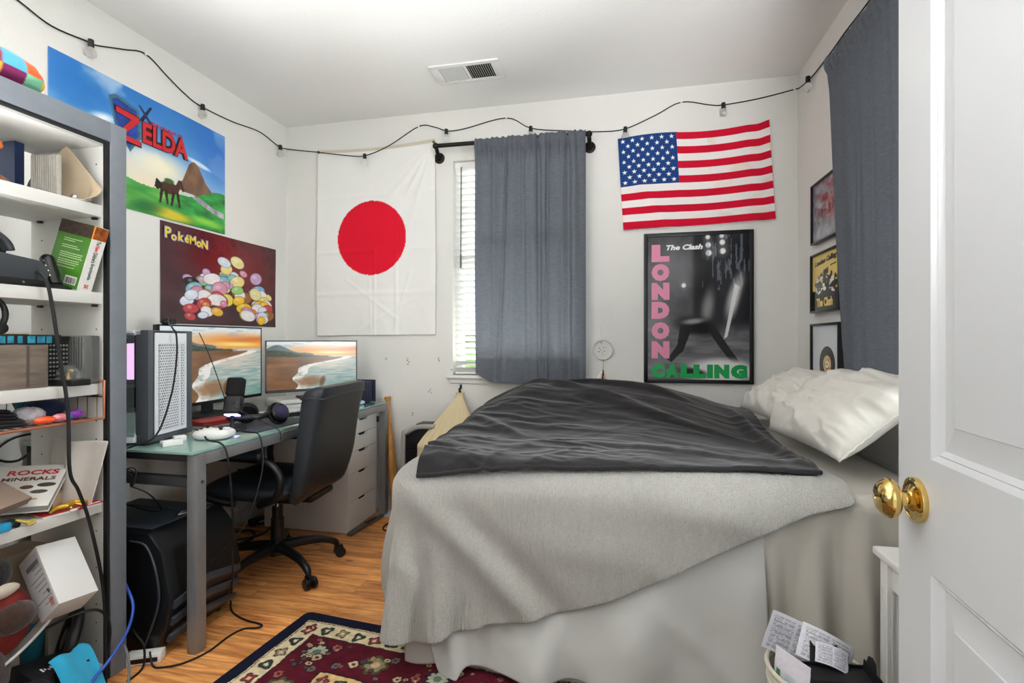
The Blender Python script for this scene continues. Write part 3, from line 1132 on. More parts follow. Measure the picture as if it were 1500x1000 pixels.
fp = framed('large black-framed concert poster with pink LONDON and green CALLING lettering', on_back(0.459, BY - 0.001, 1.379), 0.634, 0.924, paint_stage, nx=190, ny=270)
m_pink = mat('pink_ink', '#e08aa8', rough=0.3)
m_green = mat('green_ink', '#0d9a4c', rough=0.3)
m_wink = mat('white_ink', '#f2f2f2', rough=0.3)
for k, ch in enumerate('LONDON'):
    text(fp, 'lettering', ch, m_pink, pt(0.132, (.885, .750, .617, .483, .340, .206)[k], 0.59, 0.88, 0.0108), 0.1, 0.010, width=0.106, height=0.106)
for k, ch in enumerate('CALLING'):
    text(fp, 'lettering', ch, m_green, pt((.108, .250, .395, .522, .622, .735, .900)[k], 0.058, 0.59, 0.88, 0.0110), 0.1, 0.010, width=(0.080, 0.084, 0.074, 0.074, 0.034, 0.086, 0.092)[k], height=0.084)
text(fp, 'lettering', 'The Clash', m_wink, pt(0.37, 0.922, 0.59, 0.88, 0.0108), 0.05, 0.0022, 0.25, width=0.215, height=0.033)


def paint_abs(img, s, t):
    n = fbm(s * 9, t * 9, 30)
    img[:] = rgb('#77767c') * (0.7 + 0.6 * n)[..., None]
    put(img, sstep(0.55, 0.7, fbm(s * 12, t * 14, 31)) * 0.6, '#a6a4aa')
    put(img, ell(s, t, 0.72, 0.52, 0.16, 0.18, 0, 0.9) * 0.8, '#b07a74')
    put(img, sstep(0.50, 0.62, fbm(s * 14, t * 10, 33)) * ell(s, t, 0.60, 0.50, 0.34, 0.10, 6, 0.4), '#6b1f2a')
    put(img, sstep(0.48, 0.60, fbm(s * 14, t * 10, 35)) * ell(s, t, 0.60, 0.70, 0.24, 0.08, 6, 0.4), '#70303a')
    put(img, sstep(0.45, 0.60, fbm(s * 14, t * 10, 38)) * ell(s, t, 0.70, 0.86, 0.20, 0.06, 6, 0.4), '#8a4a52')
    put(img, ell(s, t, 0.4, 0.10, 0.5, 0.12, 0, 0.9) * 0.5, '#b9c1cb')


def paint_yel(img, s, t):
    img[:] = rgb('#e2c56f')
    n = fbm(s * 14, t * 14, 44)
    put(img, (t < 0.36 + 0.05 * (n - 0.5)).astype(float), '#2a2928')
    put(img, ell(s, t, 0.52, 0.45, 0.42, 0.22, 0, 0.1) * (n > 0.42), '#1f1f1f')
    for k in range(26):
        a, b = random.uniform(0.14, 0.88), random.uniform(0.30, 0.58)
        put(img, ell(s, t, a, b, random.uniform(.015, .06), random.uniform(.012, .035), random.uniform(-60, 60), 0.2), '#e9e6df')
    put(img, polym(s, t, [(0.42, 0.60), (0.60, 0.63), (0.60, 0.73), (0.42, 0.70)]), '#2b2b2b')
    put(img, polym(s, t, [(0.68, 0.74), (0.88, 0.755), (0.88, 0.775), (0.68, 0.76)]), '#3c352a')


def paint_disc(img, s, t):
    img[:] = rgb('#d6dade')
    r = np.hypot((s - 0.56) * 0.29, (t - 0.34) * 0.275)
    put(img, (r < 0.083).astype(float), rgb('#2c2826') * (0.9 + 0.3 * (np.sin(r * 1400) > 0))[..., None])
    put(img, (r < 0.041).astype(float), '#d9b678')
    put(img, ((r < 0.030) & (fbm(s * 30, t * 30, 2) > 0.5)).astype(float), '#b5452f')
    put(img, (r < 0.018).astype(float), '#e8e2d8')
    put(img, (r < 0.006).astype(float), '#40302a')


FX = RX - 0.001
f1 = framed('small grey abstract picture with dark red strokes, topmost of three by the side curtain', on_right(FX, 2.775, 1.84), 0.34, 0.315, paint_abs, 0.008, 0.03, 100, 100)
f2 = framed('small framed yellow and black print, middle of three by the side curtain', on_right(FX, 2.76, 1.474), 0.355, 0.305, paint_yel, 0.010, 0.035, 120, 110)
f3 = framed('small frame holding a black record on white, lowest of three by the side curtain', on_right(FX, 2.76, 1.108), 0.355, 0.315, paint_disc, 0.012, 0.035, 150, 150)
m_kink = mat('black_ink', '#161616', rough=0.3)
m_yink = mat('pale_yellow_ink', '#e8cd74', rough=0.3)
text(f2, 'lettering', 'London Calling', m_kink, pt(0.50, 0.86, 0.335, 0.285, 0.0242) @ R('Z', 4), 0.04, 0.0012, 0.35, width=0.27, height=0.034)
text(f2, 'lettering', 'The Clash', m_yink, pt(0.47, 0.14, 0.335, 0.285, 0.0242), 0.05, 0.0022, width=0.20, height=0.045)

# ---- curtain rod and curtain over the back window
m_iron = mat('dark_bronze', '#2b2725', rough=0.4, metal=0.8)
rod = thing('curtain_rod', 'dark pipe curtain rod with round wall flanges above the back window', 'curtain rod', T(-0.70, BY, 2.47))
yr = BY - 0.075
MB().cyl((-1.225, yr, 2.478), (-0.178, yr, 2.470), 0.0135, seg=16).build('pole', m_iron, rod, world=True)
for x, z in ((-1.208, 2.478), (-0.192, 2.470)):
    b = MB()
    b.cyl((x, yr, z), (x, BY - 0.012, z - 0.055), 0.013, seg=14)
    b.sph((x, yr, z), 0.0205, 14, 10)
    b.cyl((x, BY - 0.0005, z - 0.058), (x, BY - 0.010, z - 0.058), 0.037, seg=20, bev=0.002)
    b.cyl((x, BY - 0.010, z - 0.058), (x, BY - 0.030, z - 0.055), 0.020, seg=16)
    b.build('bracket', m_iron, rod, world=True)
m_curt = mat('grey_curtain', '#60646b', rough=0.9, var=0.16, vscale=150, spec=0.1, bump=0.3, bscale=420, stretch=(0.22, 0.22, 1))
nt_ = m_curt.node_tree          # thin cloth: lets some daylight through
tl_ = nt_.nodes.new('ShaderNodeBsdfTranslucent')
tl_.inputs['Color'].default_value = hexc('#8a8f99') + (1,)
mx_ = nt_.nodes.new('ShaderNodeMixShader')
mx_.inputs[0].default_value = 0.06
nt_.links.new(nt_.nodes['Principled BSDF'].outputs[0], mx_.inputs[1])
nt_.links.new(tl_.outputs[0], mx_.inputs[2])
nt_.links.new(mx_.outputs[0], nt_.nodes['Material Output'].inputs['Surface'])


def curtain(name, label, x0, x1, zt, zb, y, npl, amp, M, seed, notch=None, gather=0.008, hem=0.10, taper=0.0):
    t = thing(name, label, 'curtain', M)
    nx, nz = 220, 110
    s, u = np.meshgrid(np.linspace(0, 1, nx), np.linspace(0, 1, nz), indexing='ij')   # u: 0 bottom, 1 top
    ph = np.cumsum(0.6 + 0.8 * vnoise(np.linspace(0, npl * 1.6, nx), np.zeros(nx), seed))
    ph = ph / ph[-1] * npl * 2 * PI
    w1 = np.sin(ph)[:, None] * (0.45 + 0.55 * u)
    big = fbm(s * 3.2 + 0.25 * u, u * 0.9 + seed, seed, 2) - 0.5
    tight = np.sin(np.linspace(0, 46 * PI, nx) + 3 * vnoise(np.linspace(0, 20, nx), np.zeros(nx), seed + 3))[:, None] * sstep(0.88, 0.96, u) * gather
    d = amp * (0.45 * w1 * (0.6 + 0.8 * vnoise(s * 5, u * 1.2, seed + 1)) + 2.4 * big * (1.05 - 0.5 * u)) + tight
    for c0, c1, dep, wd_ in ((0.30, 0.22, 0.020, 0.012), (0.44, 0.46, 0.012, 0.010), (0.59, 0.60, 0.024, 0.014), (0.66, 0.645, 0.014, 0.009), (0.85, 0.86, 0.014, 0.010)):
        d = d - dep * (amp / 0.026) * np.exp(-((s - (c0 * u + c1 * (1 - u))) / wd_) ** 2) * (0.35 + 0.65 * u) + 0.5 * dep * (amp / 0.026) * np.exp(-((s - (c0 * u + c1 * (1 - u)) - 2.4 * wd_) / (1.6 * wd_)) ** 2)
    rodwrap = 0.019 * np.sqrt(np.clip(1 - ((u - 0.975) / 0.025) ** 2, 0, 1)) * (u > 0.95)
    d = d * (1 - 0.55 * sstep(0.93, 0.97, u))
    x = x0 + (x1 - x0) * s + 0.004 * np.cos(ph)[:, None]
    x = x + taper * (1 - u) * (1 - s) ** 1.5
    zz = zb + (zt - zb) * u + 0.004 * np.sin(np.linspace(0, 40 * PI, nx))[:, None] * sstep(0.985, 1, u)
    if notch is not None:
        zz = zz + notch(s, u)
    hemline = -0.0025 * (np.abs(u - hem) < 0.006) - 0.002 * (u < hem)
    Y = -(rodwrap * 0.9 + np.maximum(d, -1.0 * amp) + hemline)
    P = np.stack([x, y + Y, zz], -1)
    cloth_obj('fabric', P, m_curt, t, world=False, thick=0, sub=1)
    return t


curtain('curtain', 'grey curtain hanging over the back window', -0.247 - 0.115, 0.247 + 0.115 - 0.005, 0.022, -1.57, 0.0, 7, 0.026, T(-0.573, yr - 0.014, 2.474), 5,
        notch=lambda s, u: 0.055 * (1 - sstep(0.0, 0.16, s)) * (1 - u) ** 6 + 0.0 * s)

# ---- side curtain on the right wall
MR = frame((0, -1, 0), (1, 0, 0), (0, 0, 1), (RX - 0.06, 2.08, 2.48))
rod2 = thing('curtain_rod', 'dark curtain rod behind the open door on the right wall', 'curtain rod', T(RX, 1.9, 2.48))
MB().cyl((RX - 0.055, 2.60, 2.475), (RX - 0.055, 1.20, 2.475), 0.0135, seg=16).build('pole', m_iron, rod2, world=True)
for yy in (2.57, 1.24):
    MB().cyl((RX - 0.055, yy, 2.475), (RX - 0.0005, yy, 2.455), 0.012, seg=14).cyl((RX - 0.0005, yy, 2.452), (RX - 0.012, yy, 2.452), 0.035, seg=20).build('bracket', m_iron, rod2, world=True)
# local: x runs towards the camera, y out of the wall is negative, z up
MC = frame((0, -1, 0), (1, 0, 0), (0, 0, 1), (RX - 0.070, 1.95, 2.475))
curtain('curtain', 'grey curtain hanging along the right wall beside the open door', -0.66, 0.22, 0.022, -1.50, 0.0, 6, 0.012, MC, 9, taper=0.17,
        notch=lambda s, u: 0.06 * s * (1 - u) + 0.012 * np.exp(-((s) / 0.03) ** 2) * u ** 8)

# ---- string of bulbs round three walls
sl_ = thing('string_lights', 'black cord of small clear bulbs looping round the tops of the walls', 'string lights', T(-0.7, BY, 2.55))
Lw = [(1.10, 2.66), (1.35, 2.60), (1.557, 2.561), (1.681, 2.532), (1.83, 2.552), (1.867, 2.556), (2.0, 2.612), (2.117, 2.655), (2.245, 2.605), (2.353, 2.565), (2.46, 2.545), (2.706, 2.558), (2.95, 2.593), (3.144, 2.569)]
Bw = [(-2.364, 2.575), (-2.113, 2.52), (-1.869, 2.476), (-1.736, 2.466), (-1.555, 2.523), (-1.341, 2.633), (-1.227, 2.618), (-1.153, 2.602), (-1.032, 2.605), (-0.739, 2.651), (-0.573, 2.568), (-0.341, 2.53), (-0.123, 2.506), (0.029, 2.51), (0.212, 2.578), (0.366, 2.644), (0.532, 2.61), (0.606, 2.603), (0.801, 2.62), (1.000, 2.655)]
Rw = [(3.179, 2.641), (2.999, 2.608), (2.763, 2.599), (2.571, 2.602), (2.364, 2.596), (2.0, 2.61), (1.6, 2.59)]
pts = [(LX + 0.006, y, z) for y, z in Lw] + [(x, BY - (0.045 if -2.2 < x < -1.2 else 0.006), z) for x, z in Bw] + [(RX - 0.006, y, z) for y, z in Rw]
MB().tube(pts, 0.0034, 6, smooth=5).build('cord', m_cable, sl_, world=True)
hk = MB()
for p in (pts[7], pts[19], pts[23], pts[29], pts[33]):
    hk.box((p[0], p[1], p[2] + 0.004), (0.012, 0.012, 0.020), 0.003)
hk.build('clips', mat('clear_clip', '#e4e4e2', rough=0.3), sl_, world=True)
m_bulb = mat('clear_bulb', '#ffffff', rough=0.02, trans=1.0, ior=1.3)
nL = len(Lw)
nB = len(Bw)
for p, o in ((pts[4], (0.02, 0, 0)), (pts[10], (0.018, 0, 0)), (pts[13], (0.015, 0, 0)), (pts[nL + 3], (0, -0.015, 0)), (pts[nL + 7], (0, -0.015, 0)), (pts[nL + 10], (0, -0.015, 0)), (pts[nL + 13], (0, -0.015, 0)), (pts[nL + 17], (0, -0.015, 0)), (pts[nL + nB + 1], (-0.018, 0, 0))):
    c = Vector(p) + Vector(o)
    sk = MB().cyl(c + Vector((0, 0, 0.006)), c + Vector((0, 0, -0.028)), 0.0115, 0.0125, 14, bev=0.002).build('bulb_socket', m_black, sl_, world=True)
    b = MB().lathe([(0.009, -0.028), (0.011, -0.034), (0.021, -0.046), (0.0235, -0.056), (0.021, -0.067), (0.012, -0.075), (0, -0.078)], 18, T(*c))
    b.build('bulb', m_bulb, sk, world=True)

# ---- dream catcher
dc = thing('dream_catcher', 'small white dream catcher with beads and feathers beside the black-framed poster', 'dream catcher', T(-0.110, BY - 0.004, 1.119))
m_thread = mat('white_thread', '#e9e7e1', rough=0.8)
hp = MB().tube([(0.062 * math.cos(a), -0.006, 0.062 * math.sin(a)) for a in np.linspace(0, 2 * PI, 40, endpoint=False)], 0.0042, 8, closed=True)
hp.build('hoop', mat('wrapped_hoop', '#d6d6d2', rough=0.8), dc)
wb = MB()
for rr, n, off in ((0.060, 10, 0.0), (0.045, 10, 0.31), (0.030, 10, 0.0)):
    for k in range(n):
        a, b = 2 * PI * k / n + off, 2 * PI * (k + 1) / n + off
        c = (a + b) / 2
        r2 = rr - 0.016
        wb.tube([(rr * math.cos(a), -0.006, rr * math.sin(a)), (r2 * math.cos(c), -0.006, r2 * math.sin(c)), (rr * math.cos(b), -0.006, rr * math.sin(b))], 0.0006, 4)
wb.tube([(-0.010, -0.006, 0.062), (-0.012, -0.002, 0.150)], 0.0018, 5)
wb.build('web', m_thread, dc)
for k, (x, z, c) in enumerate(((-0.020, 0.010, '#4f8a4a'), (0.004, 0.012, '#8ec08a'), (-0.024, -0.012, '#2f6d3c'), (0.010, -0.010, '#b85a4a'), (-0.004, -0.018, '#d7c35a'), (-0.012, -0.002, '#8fb7a8'), (0.002, -0.030, '#d9cf80'), (-0.010, 0.046, '#2a2a2c'), (0.004, -0.066, '#2a2a2c'), (0.020, 0.016, '#a8cfa2'))):
    MB().sph((x, -0.008, z), 0.0036, 10, 7).build('bead', mat('bead_' + c[1:], c, rough=0.2), dc)
MB().tube([(0.003, -0.006, -0.066), (0.001, -0.005, -0.135)], 0.0009, 5).cyl((0.001, -0.005, -0.130), (0.001, -0.005, -0.142), 0.004, seg=8).build('hanging_thread', m_blackmatte, dc)


def feather(col, x, z, ln, wd, a, nm):
    P = []
    for i in range(13):
        u = i / 12
        w_ = wd * math.sin(PI * min(1, u * 0.92 + 0.06)) ** 0.7
        P.append([(-w_ + 0.0008 * math.sin(i * 9), 0.002 * u, -u * ln), (0, -0.003, -u * ln + 0.004), (w_ + 0.0008 * math.sin(i * 7), 0.001 * u, -u * ln)])
    o = cloth_obj('feather', np.array(P), mat(nm, col, rough=0.9), dc, world=False, thick=0.0008, sub=1)
    o.data.transform(T(x, -0.008, z) @ R('Y', a))


feather('#e8e4de', -0.004, -0.140, 0.105, 0.015, 22, 'white_feather')
feather('#2c2220', 0.001, -0.138, 0.095, 0.010, 2, 'dark_feather')
feather('#e79a80', 0.005, -0.165, 0.075, 0.010, -16, 'orange_feather')

# ------------------------------------------------------------------ desk and what is on it
DZ = 0.76
m_steel = mat('grey_steel', '#8c8d8f', rough=0.38, metal=0.55, var=0.05, vscale=30)
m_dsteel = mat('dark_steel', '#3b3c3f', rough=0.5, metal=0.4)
m_gtop = mat('desk_glass', '#86a69c', rough=0.03, spec=0.8, coat=0.6)
dk = thing('desk', 'grey steel desk with a glass top along the left wall', 'desk', T(-1.96, 2.39, 0))
DX0, DX1, DY0, DY1 = -2.375, -1.548, 1.575, 3.150
MB().bb((DX0, DY0 - 0.01, DZ - 0.010), (DX1 - 0.01, DY1, DZ), 0.002).build('glass_top', m_gtop, dk, world=True)
MB().bb((DX0 + 0.01, DY0 - 0.006, DZ - 0.036), (DX1 - 0.045, DY1 - 0.004, DZ - 0.0105), 0.002).build('under_panel', m_blackmatte, dk, world=True)
b = MB()
b.bb((DX1 - 0.042, DY0 + 0.044, DZ - 0.055), (DX1, DY1 - 0.044, DZ - 0.012), 0.003)
b.bb((DX0, DY0 + 0.044, DZ - 0.055), (DX0 + 0.042, DY1 - 0.044, DZ - 0.035), 0.003)
b.build('apron_rail', m_steel, dk, world=True)
for yy in (DY0 + 0.003, DY1 - 0.035):
    MB().bb((DX0 + 0.04, yy, DZ - 0.135), (DX1 - 0.042, yy + 0.032, DZ - 0.098), 0.003).build('side_rail', m_dsteel, dk, world=True)
for x in (DX0, DX1 - 0.045):
    for y in (DY0, DY1 - 0.045):
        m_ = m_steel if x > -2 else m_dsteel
        MB().bb((x, y, 0.006), (x + 0.045, y + 0.045, DZ - 0.0125), 0.0035).cyl((x + 0.022, y + 0.022, 0), (x + 0.022, y + 0.022, 0.008), 0.02, seg=14).build('leg', m_, dk, world=True)
MB().cyl((DX1 + 0.0005, DY0 + 0.022, DZ - 0.115), (DX1 + 0.004, DY0 + 0.022, DZ - 0.115), 0.006, seg=12).build('bolt', m_chrome, dk, world=True)

# drawer unit
m_lam = mat('white_laminate', '#dcdad6', rough=0.38)
du = thing('drawer_unit', 'white five-drawer unit under the far end of the desk', 'drawer unit', T(-1.90, 2.935, 0))
ux0, ux1, uy0, uy1, uz = -2.20, -1.617, 2.755, 3.118, 0.695
b = MB()
b.bb((ux0, uy0, 0.004), (ux1 - 0.004, uy0 + 0.016, uz), 0.001).bb((ux0, uy1 - 0.016, 0.004), (ux1, uy1, uz), 0.001)
b.bb((ux0, uy0 + 0.016, uz - 0.018), (ux1 - 0.018, uy1 - 0.016, uz), 0.001).bb((ux0, uy0 + 0.016, 0.004), (ux0 + 0.01, uy1 - 0.016, uz - 0.018)).bb((ux0 + 0.01, uy0 + 0.016, 0.004), (ux1 - 0.03, uy1 - 0.016, 0.03))
b.build('body', m_lam, du, world=True)
zs = [0.012, 0.185, 0.355, 0.488, 0.592, 0.690]
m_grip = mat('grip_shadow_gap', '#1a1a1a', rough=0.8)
for a, c in zip(zs[:-1], zs[1:]):
    b = MB()
    yc, gw, gd = (uy0 + uy1) / 2, 0.062, 0.020
    # front panel with a trapezoid grip cut into its top edge, drawn as a polygon in the y-z plane
    poly = [(uy0 + 0.002, a + 0.0015), (uy1 - 0.018, a + 0.0015), (uy1 - 0.018, c - 0.0015), (yc + gw, c - 0.0015), (yc + gw - 0.022, c - gd), (yc - gw + 0.022, c - gd), (yc - gw, c - 0.0015), (uy0 + 0.002, c - 0.0015)]
    b.prism(poly, 0, 0.017, 0.0, M=frame((0, 1, 0), (0, 0, 1), (1, 0, 0), (ux1 - 0.017, 0, 0)))
    d = b.build('drawer', m_lam, du, world=True)
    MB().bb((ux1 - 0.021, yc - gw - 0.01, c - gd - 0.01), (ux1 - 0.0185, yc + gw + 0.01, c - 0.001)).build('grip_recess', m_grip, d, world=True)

# ---- white computer case with perforated front
m_case = mat('pc_white', '#eceef2', rough=0.4)
m_casegrey = mat('pc_grey', '#55585e', rough=0.45)
m_casedark = mat('pc_dark', '#2a2c31', rough=0.5)
fd_ = Vector((-0.20, 0.98, 0)).normalized()      # along the front, away from the camera
nd_ = Vector((0.98, 0.20, 0)).normalized()
MCASE = frame(fd_, (0, 0, 1), nd_, (-1.832, 1.632, DZ))   # x along the front, y up, z outwards
pc = thing('computer_case', 'white computer tower with honeycomb front standing on the desk', 'computer', MCASE)
CW, CH, CD = 0.268, 0.46, 0.40
b = MB()
b.bb((0.0, 0.012, -CD), (CW, 0.045, -0.03), 0.002).bb((0.0, CH - 0.02, -CD), (CW, CH, -0.03), 0.002).bb((0, 0.045, -CD), (CW, CH - 0.02, -CD + 0.02), 0.002).bb((CW - 0.012, 0.045, -CD + 0.02), (CW, CH - 0.02, -0.03), 0.002)
b.bb((0.012, 0.045, -CD + 0.02), (CW - 0.012, 0.13, -0.035))
b.build('chassis', m_case, pc)
MB().bb((0.0, 0.008, -0.052), (0.030, CH, -0.0), 0.004).bb((0.226, 0.008, -0.03), (CW, CH, 0.0), 0.003).bb((0.03, CH - 0.006, -0.03), (0.226, CH, 0.0), 0.002).bb((0.03, 0.008, -0.03), (0.226, 0.03, 0.0), 0.002).build('front_bezel', m_casegrey, pc)
MB().bb((0.030, 0.03, -0.028), (0.226, CH - 0.006, -0.012)).build('dust_filter', m_casedark, pc)
# perforated plate: cells with real hexagonal holes
q = bmesh.new()
px, py = 0.0128, 0.01108


def hexcell(cx, cy):
    R_ = 0.0064 * 1.155
    outer = [(cx + R_ * math.cos(PI / 6 + k * PI / 3), cy + R_ * math.sin(PI / 6 + k * PI / 3)) for k in range(6)]
    inner = [(cx + 0.0050 * math.cos(PI / 6 + k * PI / 3), cy + 0.0050 * math.sin(PI / 6 + k * PI / 3)) for k in range(6)]
    O = [q.verts.new((x, y, 0.003)) for x, y in outer]
    I = [q.verts.new((x, y, 0.003)) for x, y in inner]
    J = [q.verts.new((x, y, -0.001)) for x, y in inner]
    for k in range(6):
        k2 = (k + 1) % 6
        q.faces.new((O[k], O[k2], I[k2], I[k]))
        q.faces.new((I[k], I[k2], J[k2], J[k]))


x0h, x1h, y0h, y1h = 0.058, 0.214, 0.055, CH - 0.040
rows = int((y1h - y0h) / py)
for r in range(rows):
    cx = x0h + (px / 2 if r % 2 else 0)
    while cx < x1h:
        if not (abs(cx - 0.182) < 0.0085):
            hexcell(cx, y0h + r * py)
        cx += px
bmesh.ops.remove_doubles(q, verts=q.verts, dist=0.0004)
mb = MB()
mb._add(q, None)
mb.bb((0.034, 0.034, -0.001), (0.0525, CH - 0.010, 0.003)).bb((0.2135, 0.034, -0.001), (0.224, CH - 0.010, 0.003)).bb((0.0525, 0.034, -0.001), (0.2135, 0.0485, 0.003)).bb((0.0525, y0h + (rows - 1) * py + 0.0045, -0.001), (0.2135, CH - 0.010, 0.003)).bb((0.1755, 0.049, -0.001), (0.1885, CH - 0.046, 0.003))
mb.build('honeycomb_front', m_case, pc, sharp=20)
MB().bb((-0.0035, 0.035, -CD + 0.01), (0.0, CH - 0.012, -0.056), 0.001).build('side_glass', mat('tinted_glass', '#d7e6e1', rough=0.02, trans=0.92, ior=1.1), pc)
MB().bb((-0.0042, 0.012, -CD), (0.0, 0.035, -0.056), 0.001).bb((-0.0042, CH - 0.012, -CD), (0.0, CH, -0.056), 0.001).build('side_frame', m_case, pc)
for k, zz in enumerate((-0.105, -0.150)):
    MB().bb((0.035, 0.26, zz - 0.012), (0.048, 0.405, zz + 0.012), 0.003).build('light_strip', mat('pink_light', '#f0c8ee', emit='#f3b6f2', estr=1.6), pc)
MB().bb((0.02, 0.15, -0.30), (0.20, 0.23, -0.08), 0.004).bb((0.15, 0.13, -0.34), (0.165, CH - 0.04, -0.07)).build('graphics_card', m_casedark, pc)

# ---- monitors with the same beach sunset picture
def paint_beach(img, s, t):
    n = fbm(s * 6, t * 10, 3)
    sky = sstep(0.62, 1.0, t)
    img[:] = rgb('#f4b04e') * (1 - sky[..., None]) + rgb('#dfe9ee') * sky[..., None]
    put(img, ell(s, t, 0.80, 0.80, 0.42, 0.10, -3, 0.8), '#ef8b2e')
    put(img, ell(s, t, 0.72, 0.765, 0.22, 0.03, -2, 0.9), '#ffe27a')
    put(img, ell(s, t, 0.92, 0.84, 0.2, 0.03, 4, 0.9) * 0.8, '#c9743c')
    put(img, sstep(0.55, 0.65, fbm(s * 9, t * 22, 8)) * sstep(0.84, 0.9, t) * 0.5, '#a2a9b1')
    sea = (t < 0.70)
    f = fbm(s * 10, t * 60, 12)
    sc_ = rgb('#5f8d8c') * (1 - f[..., None]) + rgb('#dfd8cd') * f[..., None]
    put(img, sea.astype(float), sc_)
    put(img, sea * ell(s, t, 0.66, 0.60, 0.26, 0.16, 0, 0.9) * 0.7, '#e9d3bd')
    put(img, sea * sstep(0.3, 0.0, t) * sstep(0.5, 1, s) * 0.6, '#4f8577')
    mt = 0.70 + 0.20 * np.exp(-((s - 0.12) / 0.24) ** 2) + 0.03 * np.sin(s * 17) * (s < 0.5)
    put(img, (t < mt) * (t > 0.66) * (s < 0.66), rgb('#5c6c72') * (0.8 + 0.4 * n)[..., None])
    tr = 0.755 + 0.07 * np.exp(-((s - 0.1) / 0.2) ** 2) - 0.12 * s + 0.02 * fbm(s * 40, t * 0, 5)
    put(img, (t < tr) * (t > 0.585 + 0.13 * s) * (s < 0.80), rgb('#38432f') * (0.7 + 0.7 * fbm(s * 40, t * 40, 6))[..., None])
    sh = 0.30 + 0.52 * sstep(0.36, 0.68, t) ** 1.5 + 0.03 * np.sin(t * 21)
    sand = (s < sh) & (t < 0.685 - 0.02 * s)
    put(img, (s < sh + 0.11) * (t < 0.67) * sstep(0.3, 0.5, fbm(s * 12, t * 16, 23)), '#efe9e2')
    put(img, sand.astype(float), rgb('#80593a') * (0.75 + 0.5 * fbm(s * 5, t * 14, 9))[..., None])
    put(img, ell(s, t, 0.46, 0.16, 0.14, 0.10, 10, 0.5) * 0.8, '#8d5f38')
    put(img, ell(s, t, 0.60, 0.15, 0.028, 0.10, -8, 0.5), '#6e4526')


m_scr = mat('lit_screen', rough=0.2, attr=True, estr=0.8)
b_ = m_scr.node_tree.nodes['Principled BSDF']
for l_ in list(b_.inputs['Base Color'].links):
    m_scr.node_tree.links.remove(l_)
b_.inputs['Base Color'].default_value = (0.02, 0.02, 0.02, 1)


def monitor(label, M, w, h, stand=True, foot_z=0.0, mid=None, fw=0.13, fb=-0.17, ff=0.05):
    """x right, y up, z towards the viewer; origin at the middle of the lower edge of the panel"""
    t = thing('monitor', label, 'monitor', M, 'monitors on the glass desk')
    MB().bb((-w / 2, 0, -0.035), (w / 2, h, 0.0), 0.004).build('housing', m_black, t)
    MB().bb((-w / 2 - 0.001, -0.001, -0.012), (-w / 2 + 0.006, h + 0.001, 0.002)).bb((w / 2 - 0.006, -0.001, -0.012), (w / 2 + 0.001, h + 0.001, 0.002)).bb((-w / 2, h - 0.006, -0.012), (w / 2, h + 0.001, 0.002)).bb((-w / 2, -0.001, -0.012), (w / 2, 0.016, 0.002)).build('bezel', m_blackmatte if not mid else mid, t)
    o = art('screen', w - 0.012, h - 0.023, 200, 120, paint_beach, m_scr, t, z=0.0008, thick=0, M=T(0, h / 2 + 0.005, 0))
    b = MB()
    b.bb((-0.03, -foot_z + 0.012, -0.075), (0.03, h * 0.45, -0.045), 0.008).bb((-0.05, h * 0.30, -0.05), (0.05, h * 0.5, -0.034), 0.004)
    b.bb((-fw, -foot_z, fb), (fw, -foot_z + 0.012, ff), 0.005)
    b.build('stand', m_dsteel, t)
    return t


m1 = monitor('big monitor with a beach sunset, directly behind the white computer tower', on_left(-2.205, 2.375, 0.832), 0.715, 0.425, foot_z=0.832 - DZ - 0.0005)
d2 = Vector((0.68, 0.733, 0)).normalized()
n2 = d2.cross(Vector((0, 0, 1)))
c2 = Vector((-2.065, 2.60, 0)) + d2 * 0.27
m2 = monitor('smaller monitor with a beach sunset, behind the office chair', frame(d2, (0, 0, 1), n2, (c2.x, c2.y, 0.862)), 0.545, 0.315, foot_z=0.862 - DZ - 0.0555, fw=0.08, fb=-0.13, ff=-0.01, mid=mat('grey_bezel', '#3a3b3e', rough=0.4))
wc = thing('webcam', 'black webcam clipped to the top left corner of the big monitor', 'webcam', T(-2.215, 2.085, 1.2595))
MB().box((0, 0, 0.015), (0.03, 0.075, 0.028), 0.010, 3).build('body', m_black, wc)
MB().cyl((0.014, 0.0, 0.015), (0.019, 0.0, 0.015), 0.010, seg=16).build('lens', mat('lens_glass', '#15171c', rough=0.05), wc)
MB().box((-0.022, 0, -0.012), (0.012, 0.03, 0.05), 0.004).build('clip', m_black, wc)

# ---- console, books, keyboard, mouse pad and other things on the glass
cs = thing('game_console', 'flat white game console lying under the smaller monitor', 'game console', frame((0.54, 0.8417, 0), (-0.8417, 0.54, 0), (0, 0, 1), (-2.02, 2.86, DZ + 0.0005)))
MB().box((0, 0, 0.028), (0.34, 0.26, 0.052), 0.006).build('body', m_white, cs)
MB().box((0.0, -0.1305, 0.028), (0.28, 0.002, 0.004)).box((0.13, -0.1308, 0.040), (0.03, 0.002, 0.003)).build('disc_slot', m_black, cs)
MB().box((-0.168, 0.0, 0.0), (0.01, 0.15, 0.004)).box((0.168, 0, 0), (0.01, 0.15, 0.004)).build('feet', m_black, cs, M=T(0, 0, 0.0025))
rb = thing('game_case', 'flat red case lying below the big monitor', 'case', frame((0.18, 0.98, 0), (-0.98, 0.18, 0), (0, 0, 1), (-2.02, 2.18, DZ + 0.0005)))
MB().box((0, 0, 0.010), (0.24, 0.14, 0.02), 0.003).build('case', mat('red_case', '#9a2029', rough=0.35), rb)
mp_ = thing('mouse_pad', 'dark mouse pad at the front of the glass desk top', 'mouse pad', frame((0.05, 1, 0), (-1, 0.05, 0), (0, 0, 1), (-1.735, 2.17, DZ + 0.0005)))
MB().box((0, 0, 0.002), (0.42, 0.28, 0.004), 0.0018).build('mat', mat('grey_pad', '#3c4148', rough=0.7), mp_)
